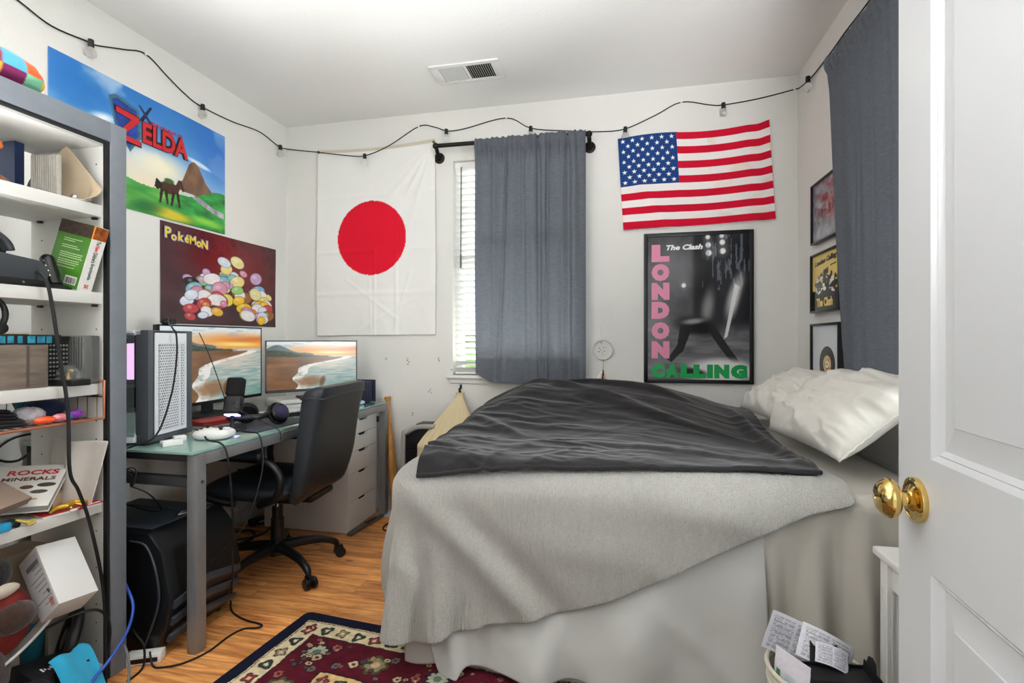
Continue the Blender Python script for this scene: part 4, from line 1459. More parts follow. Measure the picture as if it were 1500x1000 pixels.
kbd = thing('keyboard', 'keyboard with pale keys on the desk behind the headphones', 'keyboard', frame((0.42, 0.907, 0), (-0.907, 0.42, 0), (0, 0, 1), (-1.80, 2.53, DZ + 0.0005)))
MB().box((0, 0, 0.010), (0.40, 0.135, 0.018), 0.004).build('body', mat('keyboard_dark', '#26282e', rough=0.5), kbd)
m_key = mat('pale_key', '#d5d8dc', rough=0.5)
ky = MB()
for r in range(5):
    for c in range(15):
        ky.box((-0.182 + c * 0.026, -0.052 + r * 0.0255, 0.0225), (0.021, 0.0205, 0.008), 0.002, 1)
ky.build('keys', m_key, kbd)
ms = thing('mouse', 'dark mouse with a red glow on the desk beside the keyboard', 'mouse', frame((0.3, 0.95, 0), (-0.95, 0.3, 0), (0, 0, 1), (-1.99, 2.365, DZ + 0.0005)))
MB().sph((0, 0, 0.004), (0.06, 0.032, 0.034), 24, 14).build('shell', m_black, ms)
bmx = ms.children[0].data
for vv in bmx.vertices:
    vv.co.z = max(vv.co.z, 0.0)
MB().box((0.058, 0, 0.010), (0.006, 0.03, 0.006), 0.002).build('glow_strip', mat('red_glow', '#ff6a5e', emit='#ff5a58', estr=2.5), ms)

# headphones lying on the pad
hpn = thing('headphones', 'black over-ear headphones lying on the mouse pad', 'headphones', frame((0.28, 0.96, 0), (-0.96, 0.28, 0), (0, 0, 1), (-1.675, 2.14, DZ + 0.0045)) @ Matrix.Scale(1.22, 4))
m_hp = mat('headphone_shell', '#191a1e', rough=0.4)


def ear_cup(x, y, a):
    Mx = T(x, y, 0.046) @ R('Z', a) @ R('X', 68)
    c = MB().lathe([(0, -0.022), (0.038, -0.022), (0.044, -0.014), (0.045, -0.004), (0.040, 0.0)], 30, Mx).build('ear_pad', m_blackmatte, hpn)
    MB().lathe([(0.036, 0.0), (0.037, 0.012), (0.031, 0.020), (0.028, 0.0205), (0.027, 0.0195), (0, 0.021)], 30, Mx).build('cup', m_hp, hpn)
    return Mx


Mx = ear_cup(0.035, -0.005, 0)
MB().lathe([(0, 0.0215), (0.026, 0.0205)], 30, Mx).build('cup_cap', mat('violet_cap', '#4b4a72', rough=0.25, metal=0.4), hpn)
ear_cup(-0.02, 0.125, 150)
arc = [Vector((0.035, 0.012, 0.060))] + [Vector((0.0 - 0.125 * math.sin(a), 0.065 - 0.062 * math.cos(a), 0.040)) for a in np.linspace(0.25, PI - 0.3, 9)] + [Vector((-0.02, 0.118, 0.06))]
MB().tube(arc, 0.011, 10, smooth=4).build('headband', m_hp, hpn)

# microphone
mic = thing('microphone', 'black desktop microphone tilted on its stand with a violet light ring', 'microphone', T(-1.755, 1.985, DZ + 0.0045))
MB().lathe([(0, 0), (0.058, 0), (0.060, 0.004), (0.056, 0.010), (0.012, 0.014), (0.010, 0.03), (0, 0.03)], 28).cyl((0, 0, 0.012), (0, 0, 0.085), 0.009, seg=14).build('stand', m_black, mic)
MMI = T(0.0, 0.0, 0.072) @ R('Z', 20) @ R('X', -18)
MB().bb((-0.037, -0.026, 0.0), (0.037, 0.026, 0.085), 0.012, 3, M=MMI).build('body', m_black, mic)
MB().bb((-0.036, -0.025, 0.085), (0.036, 0.025, 0.172), 0.012, 3, M=MMI).build('grille', mat('mic_mesh', '#0c0c0d', rough=0.85, bump=0.8, bscale=900), mic)
MB().bb((-0.029, -0.022, -0.007), (0.029, 0.022, -0.0005), 0.003, M=MMI).build('light_ring', mat('violet_light', '#b7a0ff', emit='#a88bff', estr=6), mic)
MB().cyl((0.031, 0, 0.05), (0.040, 0, 0.05), 0.012, seg=18, M=MMI).build('knob', m_hp, mic)
MB().cyl((0, -0.024, 0.05), (0, -0.031, 0.05), 0.013, seg=18, M=MMI).build('dial', m_hp, mic)

# game controller
gp = thing('game_controller', 'white game controller with a cable at the front edge of the desk', 'game controller', frame((-0.976, -0.217, 0), (0.217, -0.976, 0), (0, 0, 1), (-1.69, 1.800, DZ + 0.0005)))
q = bmesh.new()
n_a, n_r = 40, 8
rings = []
prof = [(0.0, 0.044), (0.45, 0.046), (0.75, 0.042), (0.93, 0.033), (1.0, 0.022), (0.94, 0.010), (0.72, 0.003), (0.0, 0.002)]
for f_, z_ in prof[1:-1]:
    ring = []
    for k in range(n_a):
        a = 2 * PI * k / n_a
        ca, sa = math.cos(a), math.sin(a)
        rx = 0.077 * (abs(ca) ** 0.8) * (1 if ca > 0 else -1)
        ry = 0.048 * (abs(sa) ** 0.8) * (1 if sa > 0 else -1)
        if sa < 0:
            ry -= 0.034 * math.exp(-((abs(rx) - 0.060) / 0.022) ** 2) - 0.016 * math.exp(-((rx) / 0.03) ** 2)
        ring.append(q.verts.new((rx * f_, ry * f_, z_)))
    rings.append(ring)
top, bot = q.verts.new((0, 0, 0.045)), q.verts.new((0, 0, 0.002))
for A, B in zip(rings[:-1], rings[1:]):
    for k in range(n_a):
        q.faces.new((A[k], A[(k + 1) % n_a], B[(k + 1) % n_a], B[k]))
for k in range(n_a):
    q.faces.new((top, rings[0][(k + 1) % n_a], rings[0][k]))
    q.faces.new((bot, rings[-1][k], rings[-1][(k + 1) % n_a]))
bmesh.ops.recalc_face_normals(q, faces=q.faces)
mb = MB()
mb._add(q, None)
mb.build('shell', m_white, gp, sharp=70)
for x, y in ((-0.045, 0.016), (0.028, -0.012)):
    MB().cyl((x, y, 0.042), (x, y, 0.054), 0.006, seg=12).lathe([(0, 0.058), (0.008, 0.059), (0.010, 0.057), (0.009, 0.053), (0, 0.053)], 18, T(x, y, 0)).build('thumbstick', m_black, gp)
bt = MB()
for x, y in ((0.058, 0.018), (0.046, 0.028), (0.046, 0.008), (0.034, 0.018)):
    bt.cyl((x, y, 0.042), (x, y, 0.0485), 0.0048, seg=12)
bt.box((-0.026, -0.014, 0.046), (0.018, 0.006, 0.005), 0.001).box((-0.026, -0.014, 0.046), (0.006, 0.018, 0.005), 0.001)
bt.build('buttons', m_hp, gp)

# two white adapters and small things
ad = thing('power_adapter', 'larger white block on the desk in front of the computer tower', 'adapter', frame((0.4, 0.9, 0), (-0.9, 0.4, 0), (0, 0, 1), (-1.745, 1.655, DZ + 0.0005)))
MB().box((0, 0, 0.012), (0.072, 0.034, 0.024), 0.004, 3).build('body', m_white, ad)
MB().box((-0.0365, 0, 0.012), (0.002, 0.012, 0.006)).build('socket', m_casegrey, ad)
ad2 = thing('power_adapter', 'smaller white block on the desk behind the larger white block', 'adapter', frame((0.5, 0.86, 0), (-0.86, 0.5, 0), (0, 0, 1), (-1.79, 1.735, DZ + 0.0005)))
MB().box((0, 0, 0.012), (0.045, 0.034, 0.024), 0.005, 3).build('body', m_white, ad2)
MB().box((-0.023, 0, 0.012), (0.002, 0.012, 0.006)).build('socket', m_casegrey, ad2)

# folders at the far end
m_navy = mat('navy_card', '#252c42', rough=0.5)
fo = thing('file_folder', 'navy expanding folder standing at the far end of the desk', 'folder', T(-1.74, 3.09, DZ + 0.0005))
b = MB()
for k in range(7):
    b.bb((-0.085, -0.055 + k * 0.014, 0), (0.085 + 0.004 * (k % 2), -0.050 + k * 0.014 + 0.006, 0.138 + 0.002 * (k % 3)), 0.002)
b.build('pockets', m_navy, fo)
MB().bb((-0.090, -0.064, 0), (0.092, -0.058, 0.145), 0.002).build('front_cover', mat('dark_navy', '#1c2133', rough=0.45), fo)
MB().bb((-0.088, 0.045, 0), (0.105, 0.050, 0.150), 0.002).build('back_cover', MATS['dark_navy'], fo)
tp = thing('cable_coil', 'pale blue coil lying on the desk in front of the navy folder', 'coil', T(-1.69, 2.98, DZ + 0.0005))
MB().tube([(0.045 * math.cos(a), 0.045 * math.sin(a), 0.011) for a in np.linspace(0, 2 * PI, 30, endpoint=False)], 0.010, 10, closed=True).build('coil', mat('pale_blue', '#a9c9dc', rough=0.4), tp)

# old black tower under the desk
m_tw = mat('tower_black', '#0f1012', rough=0.38)
m_tw2 = mat('tower_grey', '#343a42', rough=0.42)
tw = thing('computer_case', 'angular black computer tower on the floor under the desk', 'computer', T(-1.90, 1.735, 0))
side = [(-0.27, 0.012), (0.20, 0.012), (0.255, 0.11), (0.275, 0.22), (0.235, 0.39), (0.175, 0.455), (-0.27, 0.455)]
MTW = frame((1, 0, 0), (0, 0, 1), (0, -1, 0), (0, 0, 0))
MB().prism(side, -0.155, 0.20, 0.012, M=MTW).build('shell', m_tw, tw)
b = MB()
for k in range(6):
    z0 = 0.06 + k * 0.064
    xo = np.interp(z0 + 0.03, [0.0, 0.11, 0.22, 0.39, 0.455], [0.20, 0.255, 0.275, 0.235, 0.175])
    tilt = math.degrees(math.atan2(np.interp(z0 + 0.06, [0.0, 0.11, 0.22, 0.39, 0.455], [0.20, 0.255, 0.275, 0.235, 0.175]) - np.interp(z0, [0.0, 0.11, 0.22, 0.39, 0.455], [0.20, 0.255, 0.275, 0.235, 0.175]), 0.06))
    for sgn in (1, -1):
        b.prism([(-0.165, 0.0), (0.0, 0.034), (0.165, 0.0), (0.165, 0.030), (0.0, 0.064), (-0.165, 0.030)] if True else [], -0.008, 0.006, 0.003, M=T(xo, 0, z0 - 0.01) @ R('Y', tilt) @ frame((0, 1, 0), (0, 0, 1), (1, 0, 0), (0, -0.02, 0))) if sgn > 0 else None
b.build('front_ribs', m_tw2, tw)
MB().bb((-0.20, 0.05, 0.455), (0.165, 0.10, 0.462), 0.003).bb((-0.24, -0.16, 0.455), (0.15, 0.13, 0.458), 0.002).build('top_panel', m_tw2, tw)
f0 = MB().tube([(0.10, -0.206, 0.425), (0.185, -0.206, 0.40), (0.232, -0.206, 0.225), (0.165, -0.206, 0.035)], 0.004, 8, smooth=5).build('side_edge', m_tw2, tw)
MB().tube([(0.125, -0.02, 0.4635), (0.150, 0.035, 0.4635), (0.105, 0.020, 0.4635)], 0.002, 6, closed=True).build('emblem', mat('pale_mark', '#c9c4c0', rough=0.4), tw)
for x, y in ((-0.24, -0.17), (0.17, -0.17), (-0.24, 0.13), (0.17, 0.13)):
    MB().cyl((x, y, 0), (x, y, 0.014), 0.018, seg=12).build('foot', m_black, tw)

# ---- office chair
MCH = T(-1.72, 2.25, 0) @ Matrix.Rotation(math.radians(184.6), 4, 'Z')     # local +x is the way it faces
oc = thing('office_chair', 'black padded office chair pulled up to the desk', 'chair', MCH)
m_lea = mat('black_leather', '#23272c', rough=0.42, bump=0.06, bscale=220, spec=0.5)
m_chpl = mat('chair_plastic', '#101112', rough=0.38)
for k in range(5):
    a = math.radians(262 - 184.6 + 72 * k)
    d = Vector((math.cos(a), math.sin(a), 0))
    pts = [d * 0.03 + Vector((0, 0, 0.125)), d * 0.12 + Vector((0, 0, 0.125)), d * 0.22 + Vector((0, 0, 0.112)), d * 0.285 + Vector((0, 0, 0.085)), d * 0.300 + Vector((0, 0, 0.058))]
    lg = MB().tube(pts, [0.030, 0.024, 0.020, 0.017, 0.012], 12, smooth=5).build('base_leg', m_chpl, oc)
    p = d * 0.30
    sd = Vector((-d.y, d.x, 0))
    w_ = MB()
    for sg in (-1, 1):
        c = p + Vector((0, 0, 0.027)) + d * 0.012
        w_.cyl(c + sd * sg * 0.008, c + sd * sg * 0.028, 0.027, seg=20, bev=0.004)
    w_.box((0, 0, 0), (0.045, 0.030, 0.03), 0.008, M=T(*(p + Vector((0, 0, 0.047)) + d * 0.006)) @ Matrix.Rotation(a, 4, 'Z'))
    w_.build('caster', m_chpl, lg)
MB().cyl((0, 0, 0.085), (0, 0, 0.155), 0.042, 0.036, 24, bev=0.004).build('base_hub', m_chpl, oc)
MB().cyl((0, 0, 0.15), (0, 0, 0.27), 0.033, 0.031, 20).cyl((0, 0, 0.27), (0, 0, 0.33), 0.026, seg=20).build('gas_cover', m_chpl, oc)
MB().cyl((0, 0, 0.33), (0, 0, 0.385), 0.014, seg=16).build('gas_lift', m_chrome, oc)
MB().bb((-0.15, -0.10, 0.375), (0.11, 0.10, 0.405), 0.01).bb((-0.05, -0.20, 0.380), (-0.035, -0.08, 0.392), 0.004).build('tilt_mechanism', m_chpl, oc)


def cushion(path, half_w, thick, nu=26, nv=18, roundp=3.2):
    """closed padded slab following a path in the x-z plane; path rows: (x, z, nx, nz, width scale, thickness)"""
    pts = np.array(path, float)
    tt = np.linspace(0, 1, nu)
    src = np.linspace(0, 1, len(pts))
    pr = np.stack([np.interp(tt, src, pts[:, k]) for k in range(pts.shape[1])], -1)
    k5 = np.array([1, 2, 3, 2, 1]) / 9
    sm = pr.copy()
    for c in range(pr.shape[1]):
        pad = np.pad(pr[:, c], 2, mode='reflect', reflect_type='odd')
        sm[:, c] = np.convolve(pad, k5, 'valid')
    pr = sm
    ring = []
    M_ = 40
    for i in range(nu):
        x, z, nx, nz, ws, th = pr[i]
        l = math.hypot(nx, nz)
        nx, nz = nx / l, nz / l
        e = 1.0
        u = tt[i]
        endf = min(1, ((min(u, 1 - u)) / 0.055)) ** 0.5 if min(u, 1 - u) < 0.055 else 1
        endf = max(endf, 0.05)
        row = []
        for k in range(M_):
            a = 2 * PI * k / M_
            ca, sa = math.cos(a), math.sin(a)
            px_ = half_w * ws * (abs(ca) ** (2 / roundp)) * (1 if ca >= 0 else -1)
            py_ = th * 0.5 * (abs(sa) ** (2 / roundp)) * (1 if sa >= 0 else -1) * endf
            row.append((x + nx * py_, px_ * (0.90 + 0.10 * endf), z + nz * py_))
        ring.append(row)
    q = bmesh.new()
    V_ = [[q.verts.new(p) for p in r] for r in ring]
    for A, B in zip(V_[:-1], V_[1:]):
        for k in range(M_):
            q.faces.new((A[k], A[(k + 1) % M_], B[(k + 1) % M_], B[k]))
    q.faces.new(V_[0])
    q.faces.new(V_[-1][::-1])
    bmesh.ops.recalc_face_normals(q, faces=q.faces)
    mb = MB()
    mb._add(q, None)
    return mb


cushion([(-0.20, 0.465, 0.1, 1, 0.95, 0.085), (-0.05, 0.455, 0, 1, 1.0, 0.10), (0.12, 0.46, 0, 1, 1.0, 0.11), (0.20, 0.455, 0.15, 1, 0.98, 0.11), (0.265, 0.43, 0.6, 0.8, 0.92, 0.09)], 0.245, 0.1).build('seat', m_lea, oc, sharp=60)
sm_ = MB().tube([(-0.18, 0.0, 0.508), (0.05, 0.0, 0.506), (0.22, 0.0, 0.508)], 0.004, 6, smooth=4)
sm_.build('seat_seam', m_lea, oc)
cushion([(-0.215, 0.405, -1, 0.10, 0.90, 0.075), (-0.245, 0.50, -1, 0.18, 0.98, 0.095), (-0.268, 0.60, -1, 0.10, 1.0, 0.10), (-0.285, 0.74, -1, 0.12, 1.0, 0.105), (-0.305, 0.86, -1, 0.14, 1.0, 0.115), (-0.318, 0.925, -1, 0.16, 1.0, 0.125), (-0.326, 0.962, -1, 0.2, 0.95, 0.105)], 0.242, 0.1, nu=34, roundp=5.5).build('backrest', m_lea, oc, sharp=60)
hr = MB()
hr.tube([(-0.372, y, 0.905 + 0.012 * math.cos(y * 6)) for y in np.linspace(-0.225, 0.225, 14)], 0.0035, 6)
hr.tube([(-0.26, -0.225, 0.905), (-0.315, -0.245, 0.912), (-0.372, -0.225, 0.907)], 0.0035, 6, smooth=3)
hr.tube([(-0.26, 0.225, 0.905), (-0.315, 0.245, 0.912), (-0.372, 0.225, 0.907)], 0.0035, 6, smooth=3)
hr.build('back_piping', m_lea, oc)
MB().bb((-0.25, -0.11, 0.388), (-0.12, 0.11, 0.42), 0.015, 3).build('back_shell', m_chpl, oc)
for sg in (-1, 1):
    y = 0.265 * sg
    ar = MB().tube([(0.06, y * 0.90, 0.415), (0.185, y, 0.45), (0.215, y, 0.52), (0.205, y, 0.60), (0.155, y, 0.632), (0.0, y, 0.635), (-0.10, y, 0.625), (-0.165, y, 0.585), (-0.185, y, 0.52), (-0.155, y * 0.98, 0.455), (-0.06, y * 0.88, 0.412)], 0.0175, 12, smooth=5)
    a_ = ar.build('armrest', m_chpl, oc)
    MB().box((0.03, y, 0.650), (0.25, 0.056, 0.034), 0.013, 3).build('arm_pad', m_lea, a_)

# ------------------------------------------------------------------ bed
m_sheet = mat('beige_sheet', '#bdb7ad', rough=0.85, bump=0.12, bscale=300, sheen=0.1)
m_wsheet = mat('white_sheet', '#bcbbb7', rough=0.8, bump=0.10, bscale=300, sheen=0.1)
bed = thing('bed', 'bed along the back wall with a beige fitted sheet hanging to the floor', 'bed', T(0.1, 2.4, 0))
MB().bb((BX0 + 0.03, BY0 + 0.04, 0.14), (BX1 - 0.01, BY1 - 0.02, 0.42), 0.03, 3).build('box_spring', m_sheet, bed, world=True)
# mattress with its mound of bedding at the back
nx, ny = 70, 56
b = MB().bb((BX0, BY0, 0.425), (BX1 - 0.005, BY1, BZ), 0.06, 4)
b.build('mattress', m_sheet, bed, world=True)
s_, t_ = np.meshgrid(np.linspace(BX0 + 0.05, BX1 - 0.05, nx), np.linspace(BY0 + 0.05, BY1 - 0.05, ny), indexing='ij')
cloth_obj('duvet', np.stack([s_, t_, BZ + 0.001 + mound(s_, t_)], -1), m_sheet, bed, thick=0, sub=1)
b = MB()
for x in (BX0 + 0.10, BX1 - 0.10):
    for y in (BY0 + 0.12, BY1 - 0.10):
        b = MB().bb((x - 0.025, y - 0.025, 0), (x + 0.025, y + 0.025, 0.15))
        b.build('leg', mat('bed_wood', '#5b4030', rough=0.5), bed, world=True)


def hang(x0, x1, y, zt, zb, nx, nz, folds, amp, seed, flare=0.0, roll=0.05, hemwave=0.012, under=None, start=0.0):
    """sheet tucked over the mattress edge and hanging down the near side: u runs along x, v from the bed top to the hem"""
    s, v = np.meshgrid(np.linspace(0, 1, nx), np.linspace(0, 1, nz), indexing='ij')
    ph = np.cumsum(0.4 + 1.2 * vnoise(np.linspace(0, folds * 1.3, nx), np.zeros(nx), seed))
    ph = ph / ph[-1] * folds * 2 * PI
    d = np.clip((v - 0.14) / 0.86, 0, 1)
    fold = (0.5 + 0.5 * np.sin(ph[:, None] + 0.8 * fbm(s * 3, v * 2, seed + 2))) ** 1.5
    w = amp * (0.15 + d) * fold * (0.5 + vnoise(s * folds, v * 0.9, seed + 5)) + 0.35 * amp * d * (fbm(s * 5, v * 3, seed + 7) - 0.3)
    diag = 0.010 * np.exp(-((s * 2.2 - v * 0.9 - 0.35) / 0.10) ** 2) + 0.008 * np.exp(-((s * 2.0 - v * 1.4 - 0.6) / 0.08) ** 2)
    # arc over the mattress edge
    L0 = 0.14
    a = np.clip(v / L0, 0, 1) * PI / 2
    yy = y + roll - roll * np.sin(a)
    zz = zt - roll + roll * np.cos(a)
    z_low = zt - roll - (zt - roll - zb) * d - hemwave * (0.5 + 0.5 * np.sin(s * 17 + seed)) * d
    zz = np.where(v > L0, z_low, zz)
    w = w + diag * d
    if start:
        w = w * sstep(0.12, start, s)
    if under is not None:          # lies flat where the blanket presses on it
        w = w * sstep(under(x0 + (x1 - x0) * s) + 0.02, under(x0 + (x1 - x0) * s) - 0.22, z_low)
    yy = yy - w - flare * d ** 1.3
    yy = np.where(v > L0, yy, yy)
    return np.stack([x0 + (x1 - x0) * s + 0.02 * d * np.sin(ph)[:, None] * 0.3, yy, zz], -1)


cloth_obj('hanging_sheet', hang(0.30, BX1 - 0.02, BY0 - 0.004, BZ + 0.006, 0.008, 110, 60, 5.0, 0.050, 4, flare=0.008, start=0.28), m_sheet, bed, thick=0.003, sub=1)
cloth_obj('hanging_sheet', hang(BX0 + 0.03, 0.40, BY0 + 0.01, BZ + 0.004, 0.02, 90, 40, 4.0, 0.012, 14), m_sheet, bed, thick=0.003, sub=1)

# white flat sheet over the near side, under the knitted blanket
P = hang(-0.775, 0.435, BY0 - 0.008, BZ + 0.006, 0.045, 120, 60, 3.2, 0.044, 21, flare=0.006, hemwave=0.012, under=lambda x: np.interp(x, [-0.8, -0.61, -0.32, -0.06, 0.23, 0.43], [0.18, 0.22, 0.26, 0.345, 0.49, 0.60]))
sN = np.linspace(0, 1, 120)[:, None]
vN = np.linspace(0, 1, 60)[None, :]
dN = np.clip((vN - 0.14) / 0.86, 0, 1)
P[..., 2] -= 0.055 * np.exp(-(sN / 0.10) ** 2) * dN ** 2                      # low corner at the foot
P[..., 0] += 0.16 * np.exp(-(sN / 0.16) ** 2) * dN ** 2
P[..., 1] -= (0.030 * np.exp(-((sN - 0.10) / 0.08) ** 2)) * dN
P[..., 2] = np.maximum(P[..., 2], 0.012)
o = cloth_obj('flat_sheet', P, m_wsheet, None, thick=0.003, sub=1)
tag(o, 'white sheet hanging under the knitted blanket down the side of the bed', 'sheet')

# knitted blanket
m_knit = mat('knit_blanket', '#c4c0ba', rough=0.95, var=0.12, vscale=170, bump=0.9, bscale=330, wave=0.8, wscale=75, sheen=0.2, spec=0.1)
ang = math.radians(18.5)
er, eb = np.array([math.cos(ang), math.sin(ang), 0]), np.array([-math.sin(ang), math.cos(ang), 0])
c10 = np.array([0.66, 1.66, 0.80])                    # near right corner, just over the edge
xs_ = np.linspace(-1.02, 0.69, 72)[:, None]
hl_ = np.interp(xs_, [-1.02, -0.93, -0.80, -0.61, -0.32, -0.06, 0.23, 0.43, 0.56, 0.66, 0.69], [0.10, 0.24, 0.37, 0.385, 0.355, 0.29, 0.165, 0.08, 0.03, 0.01, 0.0])
tv_ = np.linspace(0, 1, 46)[None, :]
y0_ = BY0 - hl_ - 0.02
yt_ = 2.62 + 0 * xs_
P0 = np.stack([xs_ - 0.10 * sstep(0.4, 1, tv_) * (xs_ > 0) * xs_ + 0 * tv_, y0_ + (yt_ - y0_) * tv_, 0 * xs_ + 0 * tv_], -1)
P0[..., 2] = 0.82 + mound(P0[..., 0], P0[..., 1])
K = drape(P0, 0.034, steps=120, its=10, jitter=0.004, slack=1.004, seed=3)
Kx, Ky = P0[..., 0], P0[..., 1]
nK = np.cross(np.gradient(K, axis=0), np.gradient(K, axis=1))
nK /= np.maximum(np.linalg.norm(nK, axis=-1, keepdims=True), 1e-9)
rel = 0.010 * (fbm(Kx * 4 + 9, Ky * 4 + 9, 13) - 0.5)
for (xa, ya, xb, yb, am, wd) in ((-0.66, 1.72, -0.30, 1.30, 0.026, 0.040), (-0.56, 1.66, -0.18, 1.30, -0.018, 0.045), (-0.30, 1.58, 0.20, 1.44, 0.010, 0.05), (0.15, 1.66, 0.50, 1.58, 0.010, 0.04), (-0.80, 1.64, -0.74, 1.36, 0.014, 0.03), (0.0, 1.52, 0.10, 1.36, -0.008, 0.05)):
    dx_, dy_ = xb - xa, yb - ya
    l2 = dx_ * dx_ + dy_ * dy_
    tt_ = ((Kx - xa) * dx_ + (Ky - ya) * dy_) / l2
    dist_ = ((Kx - xa) * dy_ - (Ky - ya) * dx_) / math.sqrt(l2) + 0.06 * tt_ * (1 - tt_)
    rel = rel + am * np.exp(-(dist_ / wd) ** 2) * sstep(-0.25, 0.2, tt_) * sstep(1.35, 0.7, tt_)
sgK = np.where((nK[..., 2:3] - nK[..., 1:2]) < 0, -1.0, 1.0)
K = K + nK * sgK * rel[..., None]
o = cloth_obj('knitted_blanket', K, m_knit, None, thick=0.014, sub=2)
tag(o, 'cream knitted blanket draped over the foot and side of the bed', 'blanket')

# dark plush throw on top
m_throw = mat('plush_throw', '#232123', rough=0.85, var=0.6, vscale=4, sheen=0.24, spec=0.2, bump=0.35, bscale=140)
tq = [(-0.705, 1.672, 0), (0.625, 1.80, 0), (0.66, 3.12, 0), (-1.00, 3.12, 0)]
P0 = quad_grid(*tq, 84, 80)
P0[..., 2] = 0.86 + mound(P0[..., 0], P0[..., 1]) + 0.02 * fbm(P0[..., 0] * 3, P0[..., 1] * 3, 4)
Tq = drape(P0, 0.046, steps=100, its=10, jitter=0.012, slack=1.022, bend=0.05, seed=6)
def upsample(P):
    for ax in (0, 1):
        P = np.moveaxis(P, ax, 0)
        mid = (P[:-1] + P[1:]) / 2
        if len(P) > 3:
            mid[1:-1] = (9 * (P[1:-2] + P[2:-1]) - (P[:-3] + P[3:])) / 16
        Q = np.empty((2 * len(P) - 1,) + P.shape[1:])
        Q[0::2], Q[1::2] = P, mid
        P = np.moveaxis(Q, 0, ax)
    return P


Tq = upsample(Tq)
nT = np.cross(np.gradient(Tq, axis=0), np.gradient(Tq, axis=1))
nT /= np.maximum(np.linalg.norm(nT, axis=-1, keepdims=True), 1e-9)
X_, Y_ = Tq[..., 0], Tq[..., 1]
ridged = lambda a, b, sd: (1 - np.abs(2 * fbm(a, b, sd, 3) - 1)) ** 3
crumple = ridged(X_ * 2.2 + 10, Y_ * 9 + X_ * 2.5 + 10, 3) * 0.014 * (0.35 + 0.65 * sstep(0.1, -0.6, X_)) + ridged(X_ * 5 + 20, Y_ * 5 - X_ * 3 + 20, 7) * 0.008 * (0.3 + 0.7 * sstep(2.1, 1.7, Y_))
for (xa, ya, xb, yb, am, wd) in ((-0.55, 2.95, 0.05, 2.55, 0.022, 0.035), (-0.35, 3.0, 0.25, 2.72, 0.020, 0.03), (-0.15, 2.62, 0.45, 2.25, 0.014, 0.035), (0.55, 2.65, 0.60, 1.95, 0.022, 0.03), (-0.75, 2.5, -0.45, 2.2, 0.012, 0.03), (-0.2, 2.05, 0.55, 1.88, 0.008, 0.03)):
    dx_, dy_ = xb - xa, yb - ya
    l2 = dx_ * dx_ + dy_ * dy_
    tt_ = ((X_ - xa) * dx_ + (Y_ - ya) * dy_) / l2
    dist_ = np.abs((X_ - xa) * dy_ - (Y_ - ya) * dx_) / math.sqrt(l2) + 0.02 * (fbm(X_ * 4 + 3, Y_ * 4 + 3, 2) - 0.5)
    crumple = crumple + am * np.exp(-(dist_ / wd) ** 2) * sstep(-0.25, 0.15, tt_) * sstep(1.25, 0.85, tt_)
Tq = Tq + np.where(nT[..., 2:3] < 0, -nT, nT) * 1.35 * crumple[..., None]
th = cloth_obj('plush_throw', Tq, m_throw, None, thick=0.010, sub=1)
tag(th, 'dark grey plush throw spread over the top of the bed', 'blanket')
hm = MB()
e = [Vector(p) for p in Tq[:, 0]]
hm.tube(e, 0.0085, 8)
hm.build('front_hem', mat('throw_hem', '#1d1b1d', rough=0.9, sheen=0.3), th)
hm = MB().tube([Vector(p) for p in Tq[-1, :]], 0.0085, 8)
hm.build('side_hem', MATS['throw_hem'], th)

# pillows
m_pil = mat('white_pillowcase', '#dedad2', rough=0.85, bump=0.10, bscale=260, sheen=0.1)


def pillow(label, M, L_, W_, H_, seed):
    n, m2_ = 72, 52
    u, v = np.meshgrid(np.linspace(-1, 1, n), np.linspace(-1, 1, m2_), indexing='ij')
    prof = np.clip(1 - np.abs(u) ** 3.2, 0, 1) ** 0.55 * np.clip(1 - np.abs(v) ** 2.8, 0, 1) ** 0.55
    pin = 1 - 0.10 * (np.abs(v) ** 2) * (1 - u ** 2) * 0 - 0.06 * (1 - v ** 2) * u ** 2
    X = u * L_ / 2 * (1 - 0.05 * (1 - np.abs(v)) * np.abs(u) ** 4)
    Y = v * W_ / 2 * (1 - 0.06 * (1 - u ** 2) * np.abs(v) ** 4)
    r = np.hypot(u, v)
    a = np.arctan2(v, u)
    wr = 0.010 * np.sin(7 * a + 5 * fbm(u * 2 + 4, v * 2 + 4, seed)) * sstep(0.35, 1.0, r) + 0.020 * (fbm(u * 2.5 + 3, v * 2.5 + 3, seed + 1) - 0.5)
    ridge = 0.014 * (1 - np.abs(2 * fbm(u * 2.0 + 0.8 * v + 7, v * 4.5 + 9, seed + 3, 2) - 1)) ** 5
    top = prof * H_ * 0.62 + (wr + ridge) * np.clip(prof * 2.2, 0, 1)
    bot = -prof * H_ * 0.38
    ed = 0.0015 * np.sin(u * 40) * (np.abs(v) > 0.93) + 0.0015 * np.sin(v * 34) * (np.abs(u) > 0.95)
    t = thing('pillow', label, 'pillow', M)
    q = bmesh.new()
    A = [[q.verts.new((X[i, j], Y[i, j], top[i, j] + ed[i, j])) for j in range(m2_)] for i in range(n)]
    B = [[A[i][j] if (i in (0, n - 1) or j in (0, m2_ - 1)) else q.verts.new((X[i, j], Y[i, j], bot[i, j] + ed[i, j])) for j in range(m2_)] for i in range(n)]
    for i in range(n - 1):
        for j in range(m2_ - 1):
            q.faces.new((A[i][j], A[i + 1][j], A[i + 1][j + 1], A[i][j + 1]))
            q.faces.new((B[i][j], B[i][j + 1], B[i + 1][j + 1], B[i + 1][j]))
    mb_ = MB()
    mb_._add(q, None)
    mb_.build('pillowcase', m_pil, t, sharp=100)
    e = [Vector((X[0, j], Y[0, j], ed[0, j])) for j in range(m2_)]
    MB().tube(e, 0.0035, 6).build('open_hem', m_pil, t)
    return t


